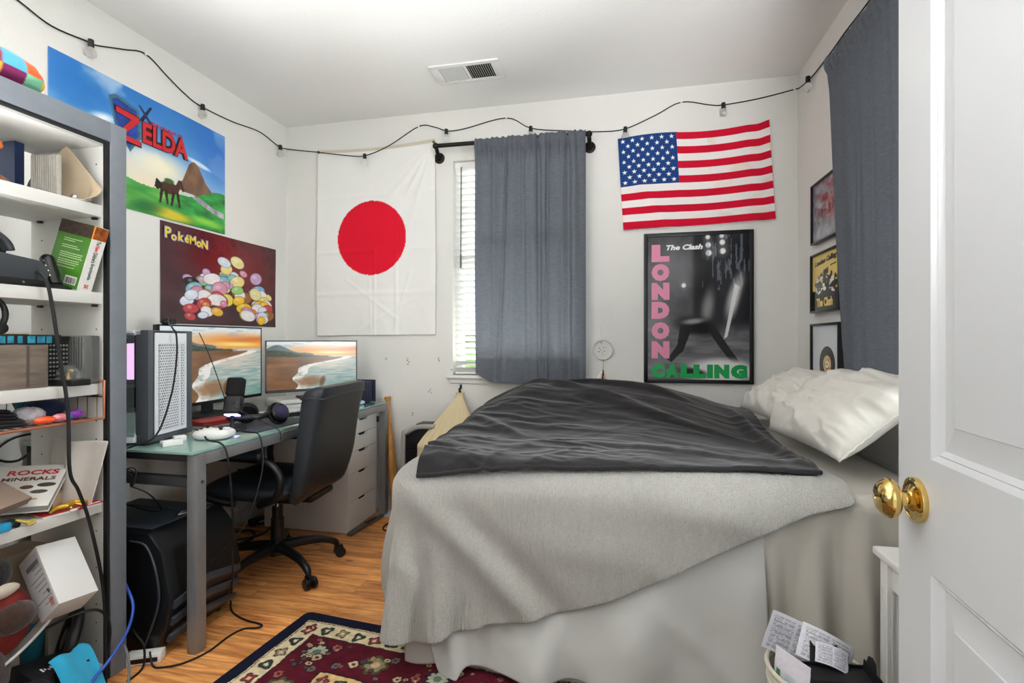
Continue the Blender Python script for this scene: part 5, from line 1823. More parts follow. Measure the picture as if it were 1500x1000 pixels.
# local x runs along the pillow length (world y), local y towards the wall
def pm(x, y, z, tilt, yaw=0, roll=0):
    return T(x, y, z) @ R('Z', yaw) @ R('Y', -tilt) @ R('X', roll) @ frame((0, 1, 0), (-1, 0, 0), (0, 0, 1))


pillow('far white pillow at the back of the bed head by the record picture', pm(0.835, 2.72, 0.895, 27, 4, 0), 0.54, 0.37, 0.17, 3)
pillow('near white pillow tilted against the right wall behind the door edge', pm(0.835, 2.165, 0.905, 40, 5, 0), 0.60, 0.40, 0.18, 8)

# ------------------------------------------------------------------ rug
def paint_rug(img, s, t, W_, H_):
    # distances in metres from the nearest edge
    X, Y = s * W_, t * H_
    X = X + 0.010 * (fbm(s * W_ * 22, t * H_ * 22, 51) - 0.5) + 0.004 * (fbm(s * W_ * 90, t * H_ * 90, 52) - 0.5)
    Y = Y + 0.010 * (fbm(s * W_ * 22 + 9, t * H_ * 22 + 5, 53) - 0.5) + 0.004 * (fbm(s * W_ * 90, t * H_ * 90 + 7, 54) - 0.5)
    d = np.minimum(np.minimum(X, W_ - X), np.minimum(Y, H_ - Y))
    along = np.where((np.minimum(X, W_ - X) < np.minimum(Y, H_ - Y)), Y, X)
    n = fbm(X * 60, Y * 60, 5)
    navy, cream, mar, tan = rgb('#1b1d2e'), rgb('#d8c7a2'), rgb('#561925'), rgb('#d2b27c')
    img[:] = navy
    put(img, ((d > 0.062) & (d < 0.150)).astype(float), cream)
    put(img, ((d > 0.066) & (d < 0.070)).astype(float), '#5d4a38')
    put(img, ((d > 0.143) & (d < 0.150)).astype(float), '#3b2d2e')
    put(img, ((d > 0.150) & (d < 0.320)).astype(float), mar)
    put(img, ((d > 0.318) & (d < 0.325)).astype(float), '#2a2020')
    put(img, ((d > 0.325) & (d < 0.395)).astype(float), tan)
    put(img, ((d > 0.395)).astype(float), navy)
    put(img, ((d > 0.395) & (d < 0.402)).astype(float), '#3a1c22')
    # small motifs running along the two pale bands

    def band_motifs(dc, step, r, cols):
        for side in range(4):
            ln = W_ if side < 2 else H_
            k = 0
            p = dc
            while p < ln - dc + 0.001:
                cx, cy = ((p, dc), (p, H_ - dc), (dc, p), (W_ - dc, p))[side]
                c = cols[k % len(cols)]
                i0, i1 = np.searchsorted(s[:, 0] * W_, [cx - 2 * r, cx + 2 * r])
                j0, j1 = np.searchsorted(t[0] * H_, [cy - 2 * r, cy + 2 * r])
                sl_2 = (slice(i0, i1), slice(j0, j1))
                xx, yy = X[sl_2] - cx, Y[sl_2] - cy
                rr, aa = np.hypot(xx, yy), np.arctan2(yy, xx) + k
                pet = r * (0.82 + 0.18 * np.cos((3 if k % 2 else 4) * aa + k))
                sub = img[sl_2]
                put(sub, (rr < pet).astype(float), rgb('#2b2a2c'))
                put(sub, (rr < pet * 0.78).astype(float), c)
                put(sub, (rr < pet * 0.35).astype(float), '#d9c8a4')
                k += 1
                p += step

    band_motifs(0.108, 0.074, 0.030, ('#8a3438', '#33443c', '#9a8568', '#2f3d3c'))
    band_motifs(0.360, 0.068, 0.026, ('#8a3438', '#33443c', '#a08a6c', '#2f3d3c'))

    def flower(cx, cy, r, npt, c0, c1, c2):
        i0, i1 = np.searchsorted(s[:, 0] * W_, [cx - 1.3 * r, cx + 1.3 * r])
        j0, j1 = np.searchsorted(t[0] * H_, [cy - 1.3 * r, cy + 1.3 * r])
        sl_2 = (slice(i0, i1), slice(j0, j1))
        xx, yy = X[sl_2] - cx, Y[sl_2] - cy
        rr, aa = np.hypot(xx, yy), np.arctan2(yy, xx)
        k = 0.72 + 0.28 * np.abs(np.cos(npt * aa / 2)) * 1.0
        sub = img[sl_2]
        put(sub, (rr < r * k).astype(float), c0)
        put(sub, (rr < r * k * 0.74).astype(float), c1)
        put(sub, (rr < r * 0.30).astype(float), c2)

    rr_ = random.Random(5)
    for side in range(4):
        ln = W_ if side < 2 else H_
        p = 0.235
        k = 0
        while p < ln - 0.2:
            for q, (off, r, npt) in enumerate(((0.0, 0.052, 10), (-0.045, 0.024, 6), (0.045, 0.022, 6), (0.02, 0.026, 4))):
                pp = p + q * 0.058
                if pp > ln - 0.2:
                    continue
                dc = 0.235 + off
                cx, cy = ((pp, dc), (pp, H_ - dc), (dc, pp), (W_ - dc, pp))[side]
                if q == 0 and k % 2 == 0:
                    flower(cx, cy, r, npt, '#25222c', '#a8a690', '#5a6f68')
                elif q == 0:
                    flower(cx, cy, r * 1.05, 7, '#4c4a36', '#8d8160', '#c9a684')
                else:
                    flower(cx, cy, r, npt, '#3a1c24', ('#bfae88', '#9a5a50', '#5f6a62')[(k + q) % 3], '#6a2430')
            p += 0.250
            k += 1
    for k in range(170):
        cx, cy = rr_.uniform(0.45, W_ - 0.45), rr_.uniform(0.45, H_ - 0.45)
        flower(cx, cy, rr_.uniform(0.018, 0.055), rr_.choice((5, 6, 8)), rr_.choice(('#d2b27c', '#6b4c3c', '#7a2a34', '#6f837a')), rr_.choice(('#1b1d2e', '#c8b78e', '#8d5a4c', '#5d7069')), '#d9c69a')
    for k in range(260):          # small leaves scattered through the maroon border
        q = rr_.choice((0, 1, 2, 3))
        dc = rr_.uniform(0.165, 0.31)
        p = rr_.uniform(0.16, (W_ if q < 2 else H_) - 0.16)
        cx, cy = ((p, dc), (p, H_ - dc), (dc, p), (W_ - dc, p))[q]
        flower(cx, cy, rr_.uniform(0.008, 0.017), rr_.choice((2, 3, 4)), '#2d1a22', rr_.choice(('#c9b48c', '#8d5a4c', '#5d7069', '#3a4a44', '#b9a07c')), '#6a2a34')
    # winding stems
    for k in range(4):
        y_ = 0.50 + 0.19 * k
        put(img, ((np.abs(Y - (y_ + 0.045 * np.sin(X * 9 + k))) < 0.006) & (d > 0.42)).astype(float), '#8d4a44')
    img[:] = img * (0.86 + 0.28 * n)[..., None]


RW, RH = 2.15, 1.42
MRG = T(-1.325, 1.93, 0.0) @ R('Z', -5.2)      # origin at the far left corner
rg = thing('rug', 'oriental rug with maroon, cream and navy floral borders on the floor beside the bed', 'rug', MRG)
nx, ny = 700, 460
s_, t_ = np.meshgrid(np.linspace(0, 1, nx), np.linspace(0, 1, ny), indexing='ij')
im = np.ones(s_.shape + (3,))
paint_rug(im, s_, t_, RW, RH)
ed = np.minimum(np.minimum(s_ * RW, RW - s_ * RW), np.minimum(t_ * RH, RH - t_ * RH))
P = np.stack([s_ * RW, (t_ - 1) * RH, 0.002 + 0.009 * np.clip(ed / 0.012, 0, 1) ** 0.5 + 0.0012 * rng.random(s_.shape)], -1)
# rounded corners
cr_ = 0.035
cx_, cy_ = np.clip(P[..., 0], cr_, RW - cr_), np.clip(P[..., 1], -RH + cr_, -cr_)
v_ = np.stack([P[..., 0] - cx_, P[..., 1] - cy_], -1)
l_ = np.linalg.norm(v_, axis=-1)
m_ = np.maximum(np.abs(v_[..., 0]), np.abs(v_[..., 1]))
k_ = np.where(l_ > 1e-9, m_ / np.maximum(l_, 1e-9), 1)
P[..., 0], P[..., 1] = cx_ + v_[..., 0] * k_, cy_ + v_[..., 1] * k_
me = grid_mesh('pile', P, colors=im)
me.materials.append(mat('wool_pile', rough=0.95, attr=True, spec=0.1, bump=0.6, bscale=500))
link_mesh('pile', me, rg)

# ------------------------------------------------------------------ things round the bed
# bat
bt = thing('baseball_bat', 'wooden baseball bat leaning handle-up against the back wall beside the desk', 'bat', T(-1.50, 3.10, 0))
m_bat = mat('bat_wood', '#b9823f', rough=0.35, var=0.35, vscale=5, stretch=(9, 9, 0.9))
a, c = Vector((-1.465, 3.10, 0.004)), Vector((-1.577, 3.200, 0.79))
dq = (c - a)
ln = dq.length
Mb = T(*a) @ dq.to_track_quat('Z', 'Y').to_matrix().to_4x4()
MB().lathe([(0, 0), (0.022, 0.002), (0.030, 0.012), (0.0325, 0.04), (0.0325, 0.18), (0.0305, 0.28), (0.026, 0.38), (0.020, 0.47), (0.0155, 0.56), (0.0135, 0.66), (0.0130, ln - 0.045), (0.0150, ln - 0.025), (0.0225, ln - 0.016), (0.0240, ln - 0.006), (0.018, ln), (0, ln)], 24, Mb).build('bat', m_bat, bt, world=True)

# air purifier
ap = thing('air_purifier', 'black and grey tower air purifier behind the foot of the bed', 'air purifier', T(-1.255, 3.115, 0))
m_apg = mat('purifier_grey', '#a7a6a3', rough=0.35)
body = [(-0.125, 0.0), (0.115, 0.0), (0.115, 0.60), (0.095, 0.632), (-0.02, 0.625), (-0.10, 0.585), (-0.125, 0.545)]
MB().prism(body, -0.10, 0.10, 0.012, M=frame((1, 0, 0), (0, 0, 1), (0, -1, 0), (0, 0, 0))).build('body', mat('purifier_black', '#1b1b1c', rough=0.35), ap)
MB().tube([(-0.118, -0.106, 0.01), (-0.118, -0.106, 0.54), (-0.09, -0.106, 0.585), (-0.015, -0.106, 0.622), (0.10, -0.106, 0.628)], 0.016, 8, smooth=4).build('trim', m_apg, ap)
b = MB()
for k in range(34):
    b.box((0.005, -0.104, 0.04 + k * 0.0148), (0.19, 0.006, 0.005))
b.build('grille', m_blackmatte, ap)
MB().bb((-0.05, -0.06, 0.62), (0.09, 0.06, 0.634), 0.005).build('control_panel', m_black, ap)

# laundry bag
lb = thing('laundry_bag', 'cream drawstring laundry bag hanging on the wall under the window', 'bag', T(-1.055, BY - 0.02, 0.83))
n, m2_ = 96, 60
a_, v_ = np.meshgrid(np.linspace(0, 2 * PI, n, endpoint=False), np.linspace(0, 1, m2_), indexing='ij')   # v 0 neck, 1 bottom
rx = np.interp(v_, [0, 0.03, 0.06, 0.2, 0.38, 0.55, 0.8, 0.93, 1.0], [0.028, 0.024, 0.020, 0.075, 0.150, 0.205, 0.225, 0.205, 0.02])
ry = np.interp(v_, [0, 0.03, 0.06, 0.2, 0.38, 0.55, 0.8, 0.93, 1.0], [0.018, 0.015, 0.012, 0.030, 0.052, 0.070, 0.080, 0.072, 0.01])
pl_ = np.sin(a_ * 15 + 2 * np.sin(a_ * 3)) * np.clip(1 - v_ * 1.5, 0, 1) * 0.10 + 0.07 * (fbm(a_ * 3, v_ * 6, 3) - 0.5)
cr2 = 0.012 * (1 - np.abs(2 * fbm(a_ * 2.5 + v_ * 2, v_ * 9, 8, 2) - 1)) ** 4 * sstep(0.35, 0.6, v_)
P = np.stack([rx * (1 + pl_) * np.cos(a_) + 0.02 * v_ + 0.005, -0.265 * np.clip(v_ * 1.8, 0.05, 1) - (ry * (1 + pl_) + cr2) * np.sin(a_), 0.0 - v_ * 0.56], -1)
P[..., 1] = np.minimum(P[..., 1], -0.004)
cloth_obj('bag', P, mat('canvas', '#d3c19c', rough=0.9, bump=0.15, bscale=300), lb, world=False, thick=0.003, sub=1, closed_u=True)
MB().box((0, -0.012, 0.012), (0.014, 0.014, 0.035), 0.004).tube([(0, -0.005, 0.03), (0.012, -0.018, 0.0), (0.008, -0.030, -0.04)], 0.003, 6).build('cord_lock', m_black, lb)
hk_ = thing('wall_hook', 'small black wall hook holding the laundry bag', 'hook', T(-1.055, BY, 0.865))
MB().box((0, -0.004, 0), (0.016, 0.007, 0.03), 0.003).tube([(0, -0.006, -0.008), (0, -0.018, -0.014), (0, -0.020, 0.002)], 0.003, 6).build('hook', m_black, hk_)

# floor bits beside the drawer unit
pp_ = thing('paper', 'white sheet of paper on the floor between drawer unit and back wall', 'paper', T(-1.545, 3.14, 0.001))
MB().box((0, 0, 0.001), (0.12, 0.13, 0.0015), 0).build('sheet', m_white, pp_)
fs = thing('floor_strip', 'narrow dark metal strip lying on the floor along the drawer unit', 'strip', frame((0.10, 0.995, 0), (-0.995, 0.10, 0), (0, 0, 1), (-1.575, 2.90, 0.0)))
MB().box((0, 0, 0.012), (0.36, 0.035, 0.022), 0.008).build('strip', mat('dull_strip', '#6d6e70', rough=0.4, metal=0.6), fs)
MB().box((0.05, 0, 0.0235), (0.12, 0.028, 0.002), 0.0008).build('label_plate', m_black, fs)
cr = thing('cable_loop', 'black cable loop on the floor beside the blanket corner', 'cable', T(-1.40, 2.92, 0))
MB().tube([(0.060 * math.cos(a), 0.075 * math.sin(a), 0.005 + 0.002 * math.sin(3 * a)) for a in np.linspace(0, 2 * PI, 30, endpoint=False)], 0.005, 8, closed=True).build('cable', m_cable, cr)

# side table by the door
stb = thing('side_table', 'white side table between the bed and the open door', 'table', T(0.83, 1.36, 0))
m_tab = mat('table_white', '#dedcd8', rough=0.4)
tx0, tx1, ty0, ty1, tz = 0.672, 0.985, 1.135, 1.545, 0.62
MB().bb((tx0, ty0, tz - 0.022), (tx1, ty1, tz), 0.006, 3).build('tabletop', m_tab, stb, world=True)
b = MB()
b.bb((tx0 + 0.022, ty1 - 0.045, tz - 0.095), (tx1 - 0.022, ty1 - 0.03, tz - 0.0225)).bb((tx0 + 0.022, ty0 + 0.03, tz - 0.095), (tx1 - 0.022, ty0 + 0.045, tz - 0.0225))
b.bb((tx0 + 0.025, ty0 + 0.045, tz - 0.095), (tx0 + 0.04, ty1 - 0.045, tz - 0.0225)).bb((tx1 - 0.04, ty0 + 0.045, tz - 0.095), (tx1 - 0.025, ty1 - 0.045, tz - 0.0225))
b.build('apron', m_tab, stb, world=True)
for x in (tx0 + 0.032, tx1 - 0.032):
    for y in (ty0 + 0.034, ty1 - 0.034):
        b = MB().bb((x - 0.019, y - 0.019, 0), (x + 0.019, y + 0.019, tz - 0.0225), 0.002)
        for k in (-0.008, 0.004):
            b.bb((x + k, y - 0.0205, 0.06), (x + k + 0.005, y - 0.0185, tz - 0.1)).bb((x - 0.0205, y + k, 0.06), (x - 0.0185, y + k + 0.005, tz - 0.1))
        b.build('leg', m_tab, stb, world=True)
MB().bb((tx0 + 0.014, ty0 + 0.014, 0.200), (tx1 - 0.014, ty1 - 0.014, 0.216), 0.003).build('lower_shelf', m_tab, stb, world=True)
dsk = thing('desk_fan', 'round black fan on the lower shelf of the white side table', 'fan', T(0.80, 1.37, 0.2165))
Mf = T(-0.02, 0.0, 0.205) @ R('Z', -20) @ R('Y', -72)
MB().lathe([(0, -0.045), (0.06, -0.043), (0.095, -0.02), (0.100, 0.0), (0.098, 0.012), (0.0, 0.014)], 32, Mf).build('housing', m_blackmatte, dsk)
b = MB()
for k in range(28):
    a = 2 * PI * k / 28
    b.tube([(0.014 * math.cos(a), 0.014 * math.sin(a), 0.026), (0.05 * math.cos(a + 0.25), 0.05 * math.sin(a + 0.25), 0.030), (0.092 * math.cos(a + 0.5), 0.092 * math.sin(a + 0.5), 0.016)], 0.0016, 5, smooth=3)
b.tube([(0.096 * math.cos(a), 0.096 * math.sin(a), 0.014) for a in np.linspace(0, 2 * PI, 32, endpoint=False)], 0.003, 6, closed=True)
b.build('grille', m_black, dsk, M=Mf)
MB().cyl((0, 0, 0.024), (0, 0, 0.030), 0.014, seg=18).build('badge', mat('silver_badge', '#b9b9bb', rough=0.3, metal=0.8), dsk, M=Mf)
MB().cyl((0, 0, 0), (0, 0, 0.014), 0.075, 0.07, 28, bev=0.003).cyl((0.0, 0, 0.012), (-0.01, 0, 0.16), 0.016, 0.013, 16).build('stand', m_black, dsk)

# basket with papers
bk = thing('waste_basket', 'round white rattan basket full of papers in front of the bed', 'basket', T(0.492, 1.405, 0))
m_rat = mat('white_rattan', '#cfc8b8', rough=0.6)
NB_, NH_ = 120, 90
a_, v_ = np.meshgrid(np.linspace(0, 2 * PI, NB_, endpoint=False), np.linspace(0, 1, NH_), indexing='ij')
rb_ = 0.095 + 0.022 * v_ + 0.0022 * np.sin(a_ * 30) * np.sign(np.sin(v_ * NH_ * PI / 4)) * (v_ < 0.90) + 0.0016 * np.sin(v_ * NH_ * PI / 2)
P = np.stack([rb_ * np.cos(a_), rb_ * np.sin(a_), 0.006 + 0.330 * v_], -1)
cloth_obj('wall', P, m_rat, bk, world=False, thick=0.004, sub=0, closed_u=True)
MB().tube([(0.1185 * math.cos(a), 0.1185 * math.sin(a), 0.339) for a in np.linspace(0, 2 * PI, 48, endpoint=False)], 0.0058, 8, closed=True).build('rim', m_rat, bk)
MB().tube([(0.1165 * math.cos(a), 0.1165 * math.sin(a), 0.303) for a in np.linspace(0, 2 * PI, 48, endpoint=False)], 0.0042, 8, closed=True).build('band', m_rat, bk)
MB().cyl((0, 0, 0.002), (0, 0, 0.010), 0.094, seg=40).build('base', m_rat, bk)


def paint_page(img, s, t):
    img[:] = rgb('#d9d8de')
    ln = (np.sin(t * 150) > 0.1) & (s > 0.08) & (s < 0.92) & (t > 0.08) & (t < 0.92) & ~((s > 0.48) & (s < 0.53))
    put(img, ln * (vnoise(s * 60, np.floor(t * 24), 3) > 0.25) * 0.55, '#4c4b52')


m_page = mat('newsprint', rough=0.8, attr=True)


def bent_page(label, M, w, h, bend, seed, fn=paint_page):
    t = thing('paper', label, 'paper', M)

    def warp(P, s, tt):
        Q = P.copy()
        Q[..., 2] += bend * (1 - (2 * s - 1) ** 2) + 0.006 * fbm(s * 3, tt * 3, seed)
        return Q
    art('sheet', w, h, 60, 80, fn, m_page, t, z=0, thick=0.0008, warp=warp)
    return t


up = (0, -0.35, 0.94)
bent_page('folded newspaper page standing in the basket, leaning left', frame((0.93, -0.05, -0.36), (0.34, 0.22, 0.91), (0.03, -0.97, 0.22), (0.445, 1.445, 0.390)), 0.135, 0.10, -0.010, 3)
bent_page('curled printed leaflet in the middle of the basket', frame((0.90, -0.1, -0.42), (0.35, 0.5, 0.79), (0.13, -0.86, 0.49), (0.515, 1.435, 0.375)), 0.13, 0.085, 0.018, 5)
bent_page('small folded printed slip on top of the curled leaflet', frame((0.95, -0.15, -0.26), (0.25, 0.7, 0.67), (0.08, -0.70, 0.71), (0.520, 1.405, 0.378)), 0.075, 0.05, 0.010, 7)


def paint_env(img, s, t):
    img[:] = rgb('#dcd6dc')
    put(img, ((s > 0.08) & (s < 0.22) & (t > 0.15) & (t < 0.6)).astype(float), '#3f8a52')
    put(img, ((s > 0.34) & (s < 0.66) & (t > 0.35) & (t < 0.62)).astype(float), '#c3c9cf')


bent_page('pile of white envelopes with a green mark at the left of the basket', frame((0.55, -0.83, 0.0), (0.12, 0.06, 0.99), (-0.83, -0.55, 0.13), (0.418, 1.370, 0.325)), 0.10, 0.13, 0.004, 9, paint_env)
bx = thing('open_box', 'black cardboard box with open flaps stuffed into the basket', 'box', T(0.515, 1.375, 0.285) @ R('Z', 6) @ R('X', 6))
m_bcard = mat('black_card', '#121213', rough=0.6)
b = MB()
b.bb((-0.075, -0.052, 0), (0.082, -0.049, 0.098)).bb((-0.075, 0.030, 0), (0.082, 0.033, 0.080)).bb((-0.075, -0.049, 0), (-0.072, 0.030, 0.066)).bb((0.079, -0.049, 0), (0.082, 0.030, 0.098)).bb((-0.072, -0.049, 0), (0.079, 0.030, 0.003)).bb((-0.072, -0.045, 0.070), (0.079, 0.030, 0.072))
b.build('carton', m_bcard, bx)
MB().prism([(-0.045, 0), (0.045, 0), (0.03, 0.05), (-0.03, 0.05)], -0.0012, 0.0012, M=T(0, 0.032, 0.079) @ R('X', 40)).build('back_flap', m_bcard, bx)
MB().prism([(-0.02, 0), (0.02, 0), (0.014, 0.022), (0.0, 0.028), (-0.014, 0.022)], -0.0012, 0.0012, M=T(0.081, 0.0, 0.097) @ R('Z', 90) @ R('X', 90)).build('side_flap', m_bcard, bx)

# ------------------------------------------------------------------ bookcase and its contents
m_grey = mat('bookcase_grey', '#6f747b', rough=0.5, var=0.06, vscale=25, bump=0.05, bscale=60)
m_shelf = mat('shelf_white', '#d6d4cf', rough=0.5)
m_inner = mat('shelf_inner', '#c9c8c3', rough=0.55)
KX0, KX1, KY0, KY1, KZ = -2.085, -1.74, 0.66, 1.465, 1.940
KYI = 1.398                    # inner face of the far side panel
bc = thing('bookcase', 'tall grey-fronted bookcase with white shelves along the left wall', 'bookcase', T(-1.91, 1.06, 0))
sp = MB().bb((KX0, KYI, 0.0), (KX1 - 0.022, KYI + 0.018, KZ - 0.085), 0.001).build('side_panel', m_inner, bc, world=True)
MB().bb((KX0, KYI + 0.0185, 0.0), (KX1 - 0.022, KY1 - 0.001, KZ)).build('side_panel', m_grey, bc, world=True)
MB().bb((KX0, KY0, 0.0), (KX1 - 0.022, KY0 + 0.036, KZ)).build('side_panel', m_grey, bc, world=True)
MB().bb((KX0, KY0 + 0.037, KZ - 0.085), (KX1 - 0.022, KYI + 0.018, KZ - 0.066)).build('top_panel', m_inner, bc, world=True)
MB().bb((KX0, KY0 + 0.037, KZ - 0.018), (KX1 - 0.022, KYI + 0.018, KZ)).build('top_panel', m_grey, bc, world=True)
b = MB()
b.bb((KX1 - 0.021, KYI + 0.010, 0.0), (KX1, KY1, KZ), 0.0015).bb((KX1 - 0.021, KY0, 0.0), (KX1, KY0 + 0.065, KZ), 0.0015)
b.bb((KX1 - 0.0205, KY0 + 0.065, KZ - 0.068), (KX1 - 0.0003, KYI + 0.010, KZ), 0.0015)
b.build('face_frame', m_grey, bc, world=True)
b = MB()
b.bb((KX1 - 0.0215, KYI + 0.001, 0.0), (KX1 - 0.004, KYI + 0.0095, KZ - 0.076)).bb((KX1 - 0.0215, KY0 + 0.066, KZ - 0.0765), (KX1 - 0.004, KYI + 0.0095, KZ - 0.0685))
b.build('gap_shadow_strip', m_blackmatte, bc, world=True)  # black strip stands in for the shadow in the gap inside the frame
SH = {}
for nm, z0, z1 in (('a', 1.608, 1.648), ('b', 1.305, 1.345), ('c', 0.993, 1.030), ('d', 0.583, 0.617), ('e', 0.025, 0.055)):
    sh = MB().bb((KX0 + 0.004, KY0 + 0.037, z0), (KX1 - 0.024, KYI - 0.0005, z1), 0.0012).build('shelf', m_shelf, bc, world=True)
    SH[nm] = z1 + 0.0006
b = MB()
for z in list(np.arange(0.13, 1.84, 0.064)):
    for x in (KX1 - 0.05, KX0 + 0.05):
        if all(abs(z - q) > 0.05 for q in (1.628, 1.325, 1.012, 0.60)):
            b.cyl((x, KYI - 0.0004, z), (x, KYI + 0.002, z), 0.0028, seg=8)
b.build('pin_holes', m_blackmatte, sp, world=True)
for z in (1.603, 1.300, 0.988, 0.578):
    for x in (KX1 - 0.05, KX0 + 0.05):
        MB().box((x, KYI - 0.006, z), (0.018, 0.011, 0.008), 0.002).build('shelf_pin', m_black, bc, world=True)

# ---- patchwork toy on top
def patch_cols(P, c):
    cols = [rgb(x) for x in ('#4fa3bf', '#e8602a', '#7a1f55', '#7cc49a', '#f0b324', '#8a2a4a', '#d8d04a', '#3f8f6a')]
    th = np.arctan2(P[..., 2] - c[2], P[..., 1] - c[1])
    la = P[..., 0] - c[0]
    i = np.floor((P[..., 1] - c[1]) / 0.062 + 50).astype(int)
    j = np.floor((P[..., 2] - c[2] + 0.35 * (P[..., 0] - c[0])) / 0.040 + 50).astype(int)
    up = (P[..., 2] - c[2] + 0.45 * (P[..., 0] - c[0]) + 0.03 * (P[..., 1] - c[1])) > 0.030
    k = (np.floor((P[..., 1] - c[1]) / 0.060).astype(int) % 3) * 2 + np.where(up, 0, 1)
    return np.array([rgb(x) for x in ('#4fa3bf', '#7a1f55', '#e8602a', '#7cc49a', '#8a2a4a', '#f0b324')])[k]


def blob(name, c, r, m, parent, colfn=None, seed=0, lump=0.06, nu=60, nv=40, pinch=2.0, world=True, M=None):
    a, v = np.meshgrid(np.linspace(0, 2 * PI, nu, endpoint=False), np.linspace(0.001, PI - 0.001, nv), indexing='ij')
    d = np.stack([np.sin(v) * np.cos(a), np.sin(v) * np.sin(a), np.cos(v)], -1)
    d = np.sign(d) * np.abs(d) ** (2 / pinch)
    k = 1 + lump * (fbm(np.cos(a) * 2 + 5, np.sin(a) * 2 + v * 2 + 5, seed) - 0.5) * 2
    P = np.array(c) + d * np.array(r) * k[..., None]
    return cloth_obj(name, P if M is None else P, m, parent, world=world, thick=0, sub=0, closed_u=True, colors=None if colfn is None else colfn(P, c))


pt_ = thing('plush_toy', 'patchwork plush toy of bright squares on top of the bookcase', 'plush toy', T(-1.84, 1.11, KZ))
blob('body', (-1.84, 1.11, KZ + 0.0575), (0.085, 0.150, 0.057), mat('patchwork', rough=0.45, attr=True), pt_, patch_cols, 3, nu=160, nv=120, pinch=2.3)

# ---- top shelf
za = SH['a']
tf = thing('toy_figure', 'brown and orange toy figure at the left end of the top shelf', 'toy', T(-1.86, 1.13, za))
blob('body', (-1.86, 1.125, za + 0.020), (0.035, 0.06, 0.020), mat('toy_brown', '#8a5a44', rough=0.6), tf, None, 2, nu=30, nv=20)
MB().tube([(-1.86, 1.11, za + 0.03), (-1.865, 1.115, za + 0.075), (-1.86, 1.13, za + 0.115)], [0.014, 0.012, 0.010], 10, smooth=4).build('neck', MATS['toy_brown'], tf, world=True)
b = MB()
for k in range(8):
    b.sph((-1.855 + 0.012 * math.cos(k), 1.14 + 0.012 * math.sin(k * 2.1), za + 0.12 + 0.010 * math.sin(k * 1.3)), 0.012, 10, 7)
b.build('mane', mat('toy_orange', '#cf6a2a', rough=0.6), tf, world=True)


def book(name, label, M, w, h, t, cover, pages='#e6e0d2', cat='book', spine_left=True):
    """x: width, y: height, z: thickness; spine along x=0 (left) or x=w"""
    o = thing(name, label, cat, M)
    b = MB()
    b.bb((0, 0, 0), (w, h, 0.0025)).bb((0, 0, t - 0.0025), (w, h, t))
    x = 0 if spine_left else w - 0.003
    b.bb((x, 0, 0.0025), (x + 0.003, h, t - 0.0025))
    b.build('cover', cover, o)
    if spine_left:
        MB().bb((0.0032, 0.003, 0.0027), (w - 0.003, h - 0.003, t - 0.0027)).build('pages', mat('book_pages_' + pages[1:], pages, rough=0.8), o)
    else:
        MB().bb((0.003, 0.003, 0.0027), (w - 0.0032, h - 0.003, t - 0.0027)).build('pages', mat('book_pages_' + pages[1:], pages, rough=0.8), o)
    return o


UPY = lambda x, y, z: frame((-1, 0, 0), (0, 0, 1), (0, 1, 0), (x, y, z))   # stands upright, cover towards the camera side
book('book', 'tall navy book standing at the back of the top shelf', frame((-1, 0, 0), (0, 0, 1), (0, 1, 0), (-1.985, 1.283, za)), 0.085, 0.200, 0.028, mat('navy_cover', '#1c2f57', rough=0.4))
ds = thing('coaster', 'round grey-green disc propped behind the ribbed box on the top shelf', 'disc', T(-1.965, 1.342, za))
MB().cyl((0, 0.004, 0.052), (0, -0.004, 0.052), 0.052, seg=40, bev=0.0015).build('disc', mat('sage_disc', '#8f988c', rough=0.5), ds)
rbx = thing('ribbed_box', 'small grey ribbed box standing on the top shelf before the brown envelope', 'box', frame((0.99, 0.10, 0), (0, 0, 1), (0.10, -0.99, 0), (-1.915, 1.282, za)))
b = MB().bb((0, 0, -0.012), (0.104, 0.145, 0.0), 0.002)
for k in range(12):
    b.bb((0.006 + k * 0.0083, 0.006, 0.0), (0.0105 + k * 0.0083, 0.145 - 0.002 * (k % 3), 0.002))
b.build('box', mat('ribbed_grey', '#a9a49c', rough=0.7, var=0.12, vscale=40), rbx)
s_, t_ = np.meshgrid(np.linspace(0, 1, 30), np.linspace(0, 1, 30), indexing='ij')
# envelope leaning on the side panel: lower edge along the shelf, a bent top corner
ax, az = -1.905 + 0.155 * s_, np.interp(s_, [0, 0.36, 1.0], [1.775, 1.846, 1.70])
P = np.stack([ax + 0.0 * t_, 1.312 + 0.066 * s_ + 0.010 * t_ + 0.018 * np.sin(PI * s_) * (1 - t_) - 0.05 * sstep(0.75, 1, s_) * (1 - t_) ** 2, za + 0.002 + (az - za - 0.003) * t_], -1)
ev = thing('envelope', 'large brown paper envelope bent against the side of the top shelf', 'envelope', T(-1.87, 1.37, za))
cloth_obj('envelope', P, mat('kraft_paper', '#a8977f', rough=0.8, var=0.05, vscale=20), ev, thick=0.004, sub=1)
sg = thing('trinket', 'tiny shiny trinket on the top shelf in front of the envelope', 'trinket', T(-1.79, 1.325, za))
MB().sph((0, 0, 0.010), (0.012, 0.009, 0.010), 14, 10).tube([(0.01, 0, 0.004), (0.03, 0.012, 0.003), (0.05, 0.02, 0.003)], 0.0022, 6).build('trinket', m_chrome, sg)

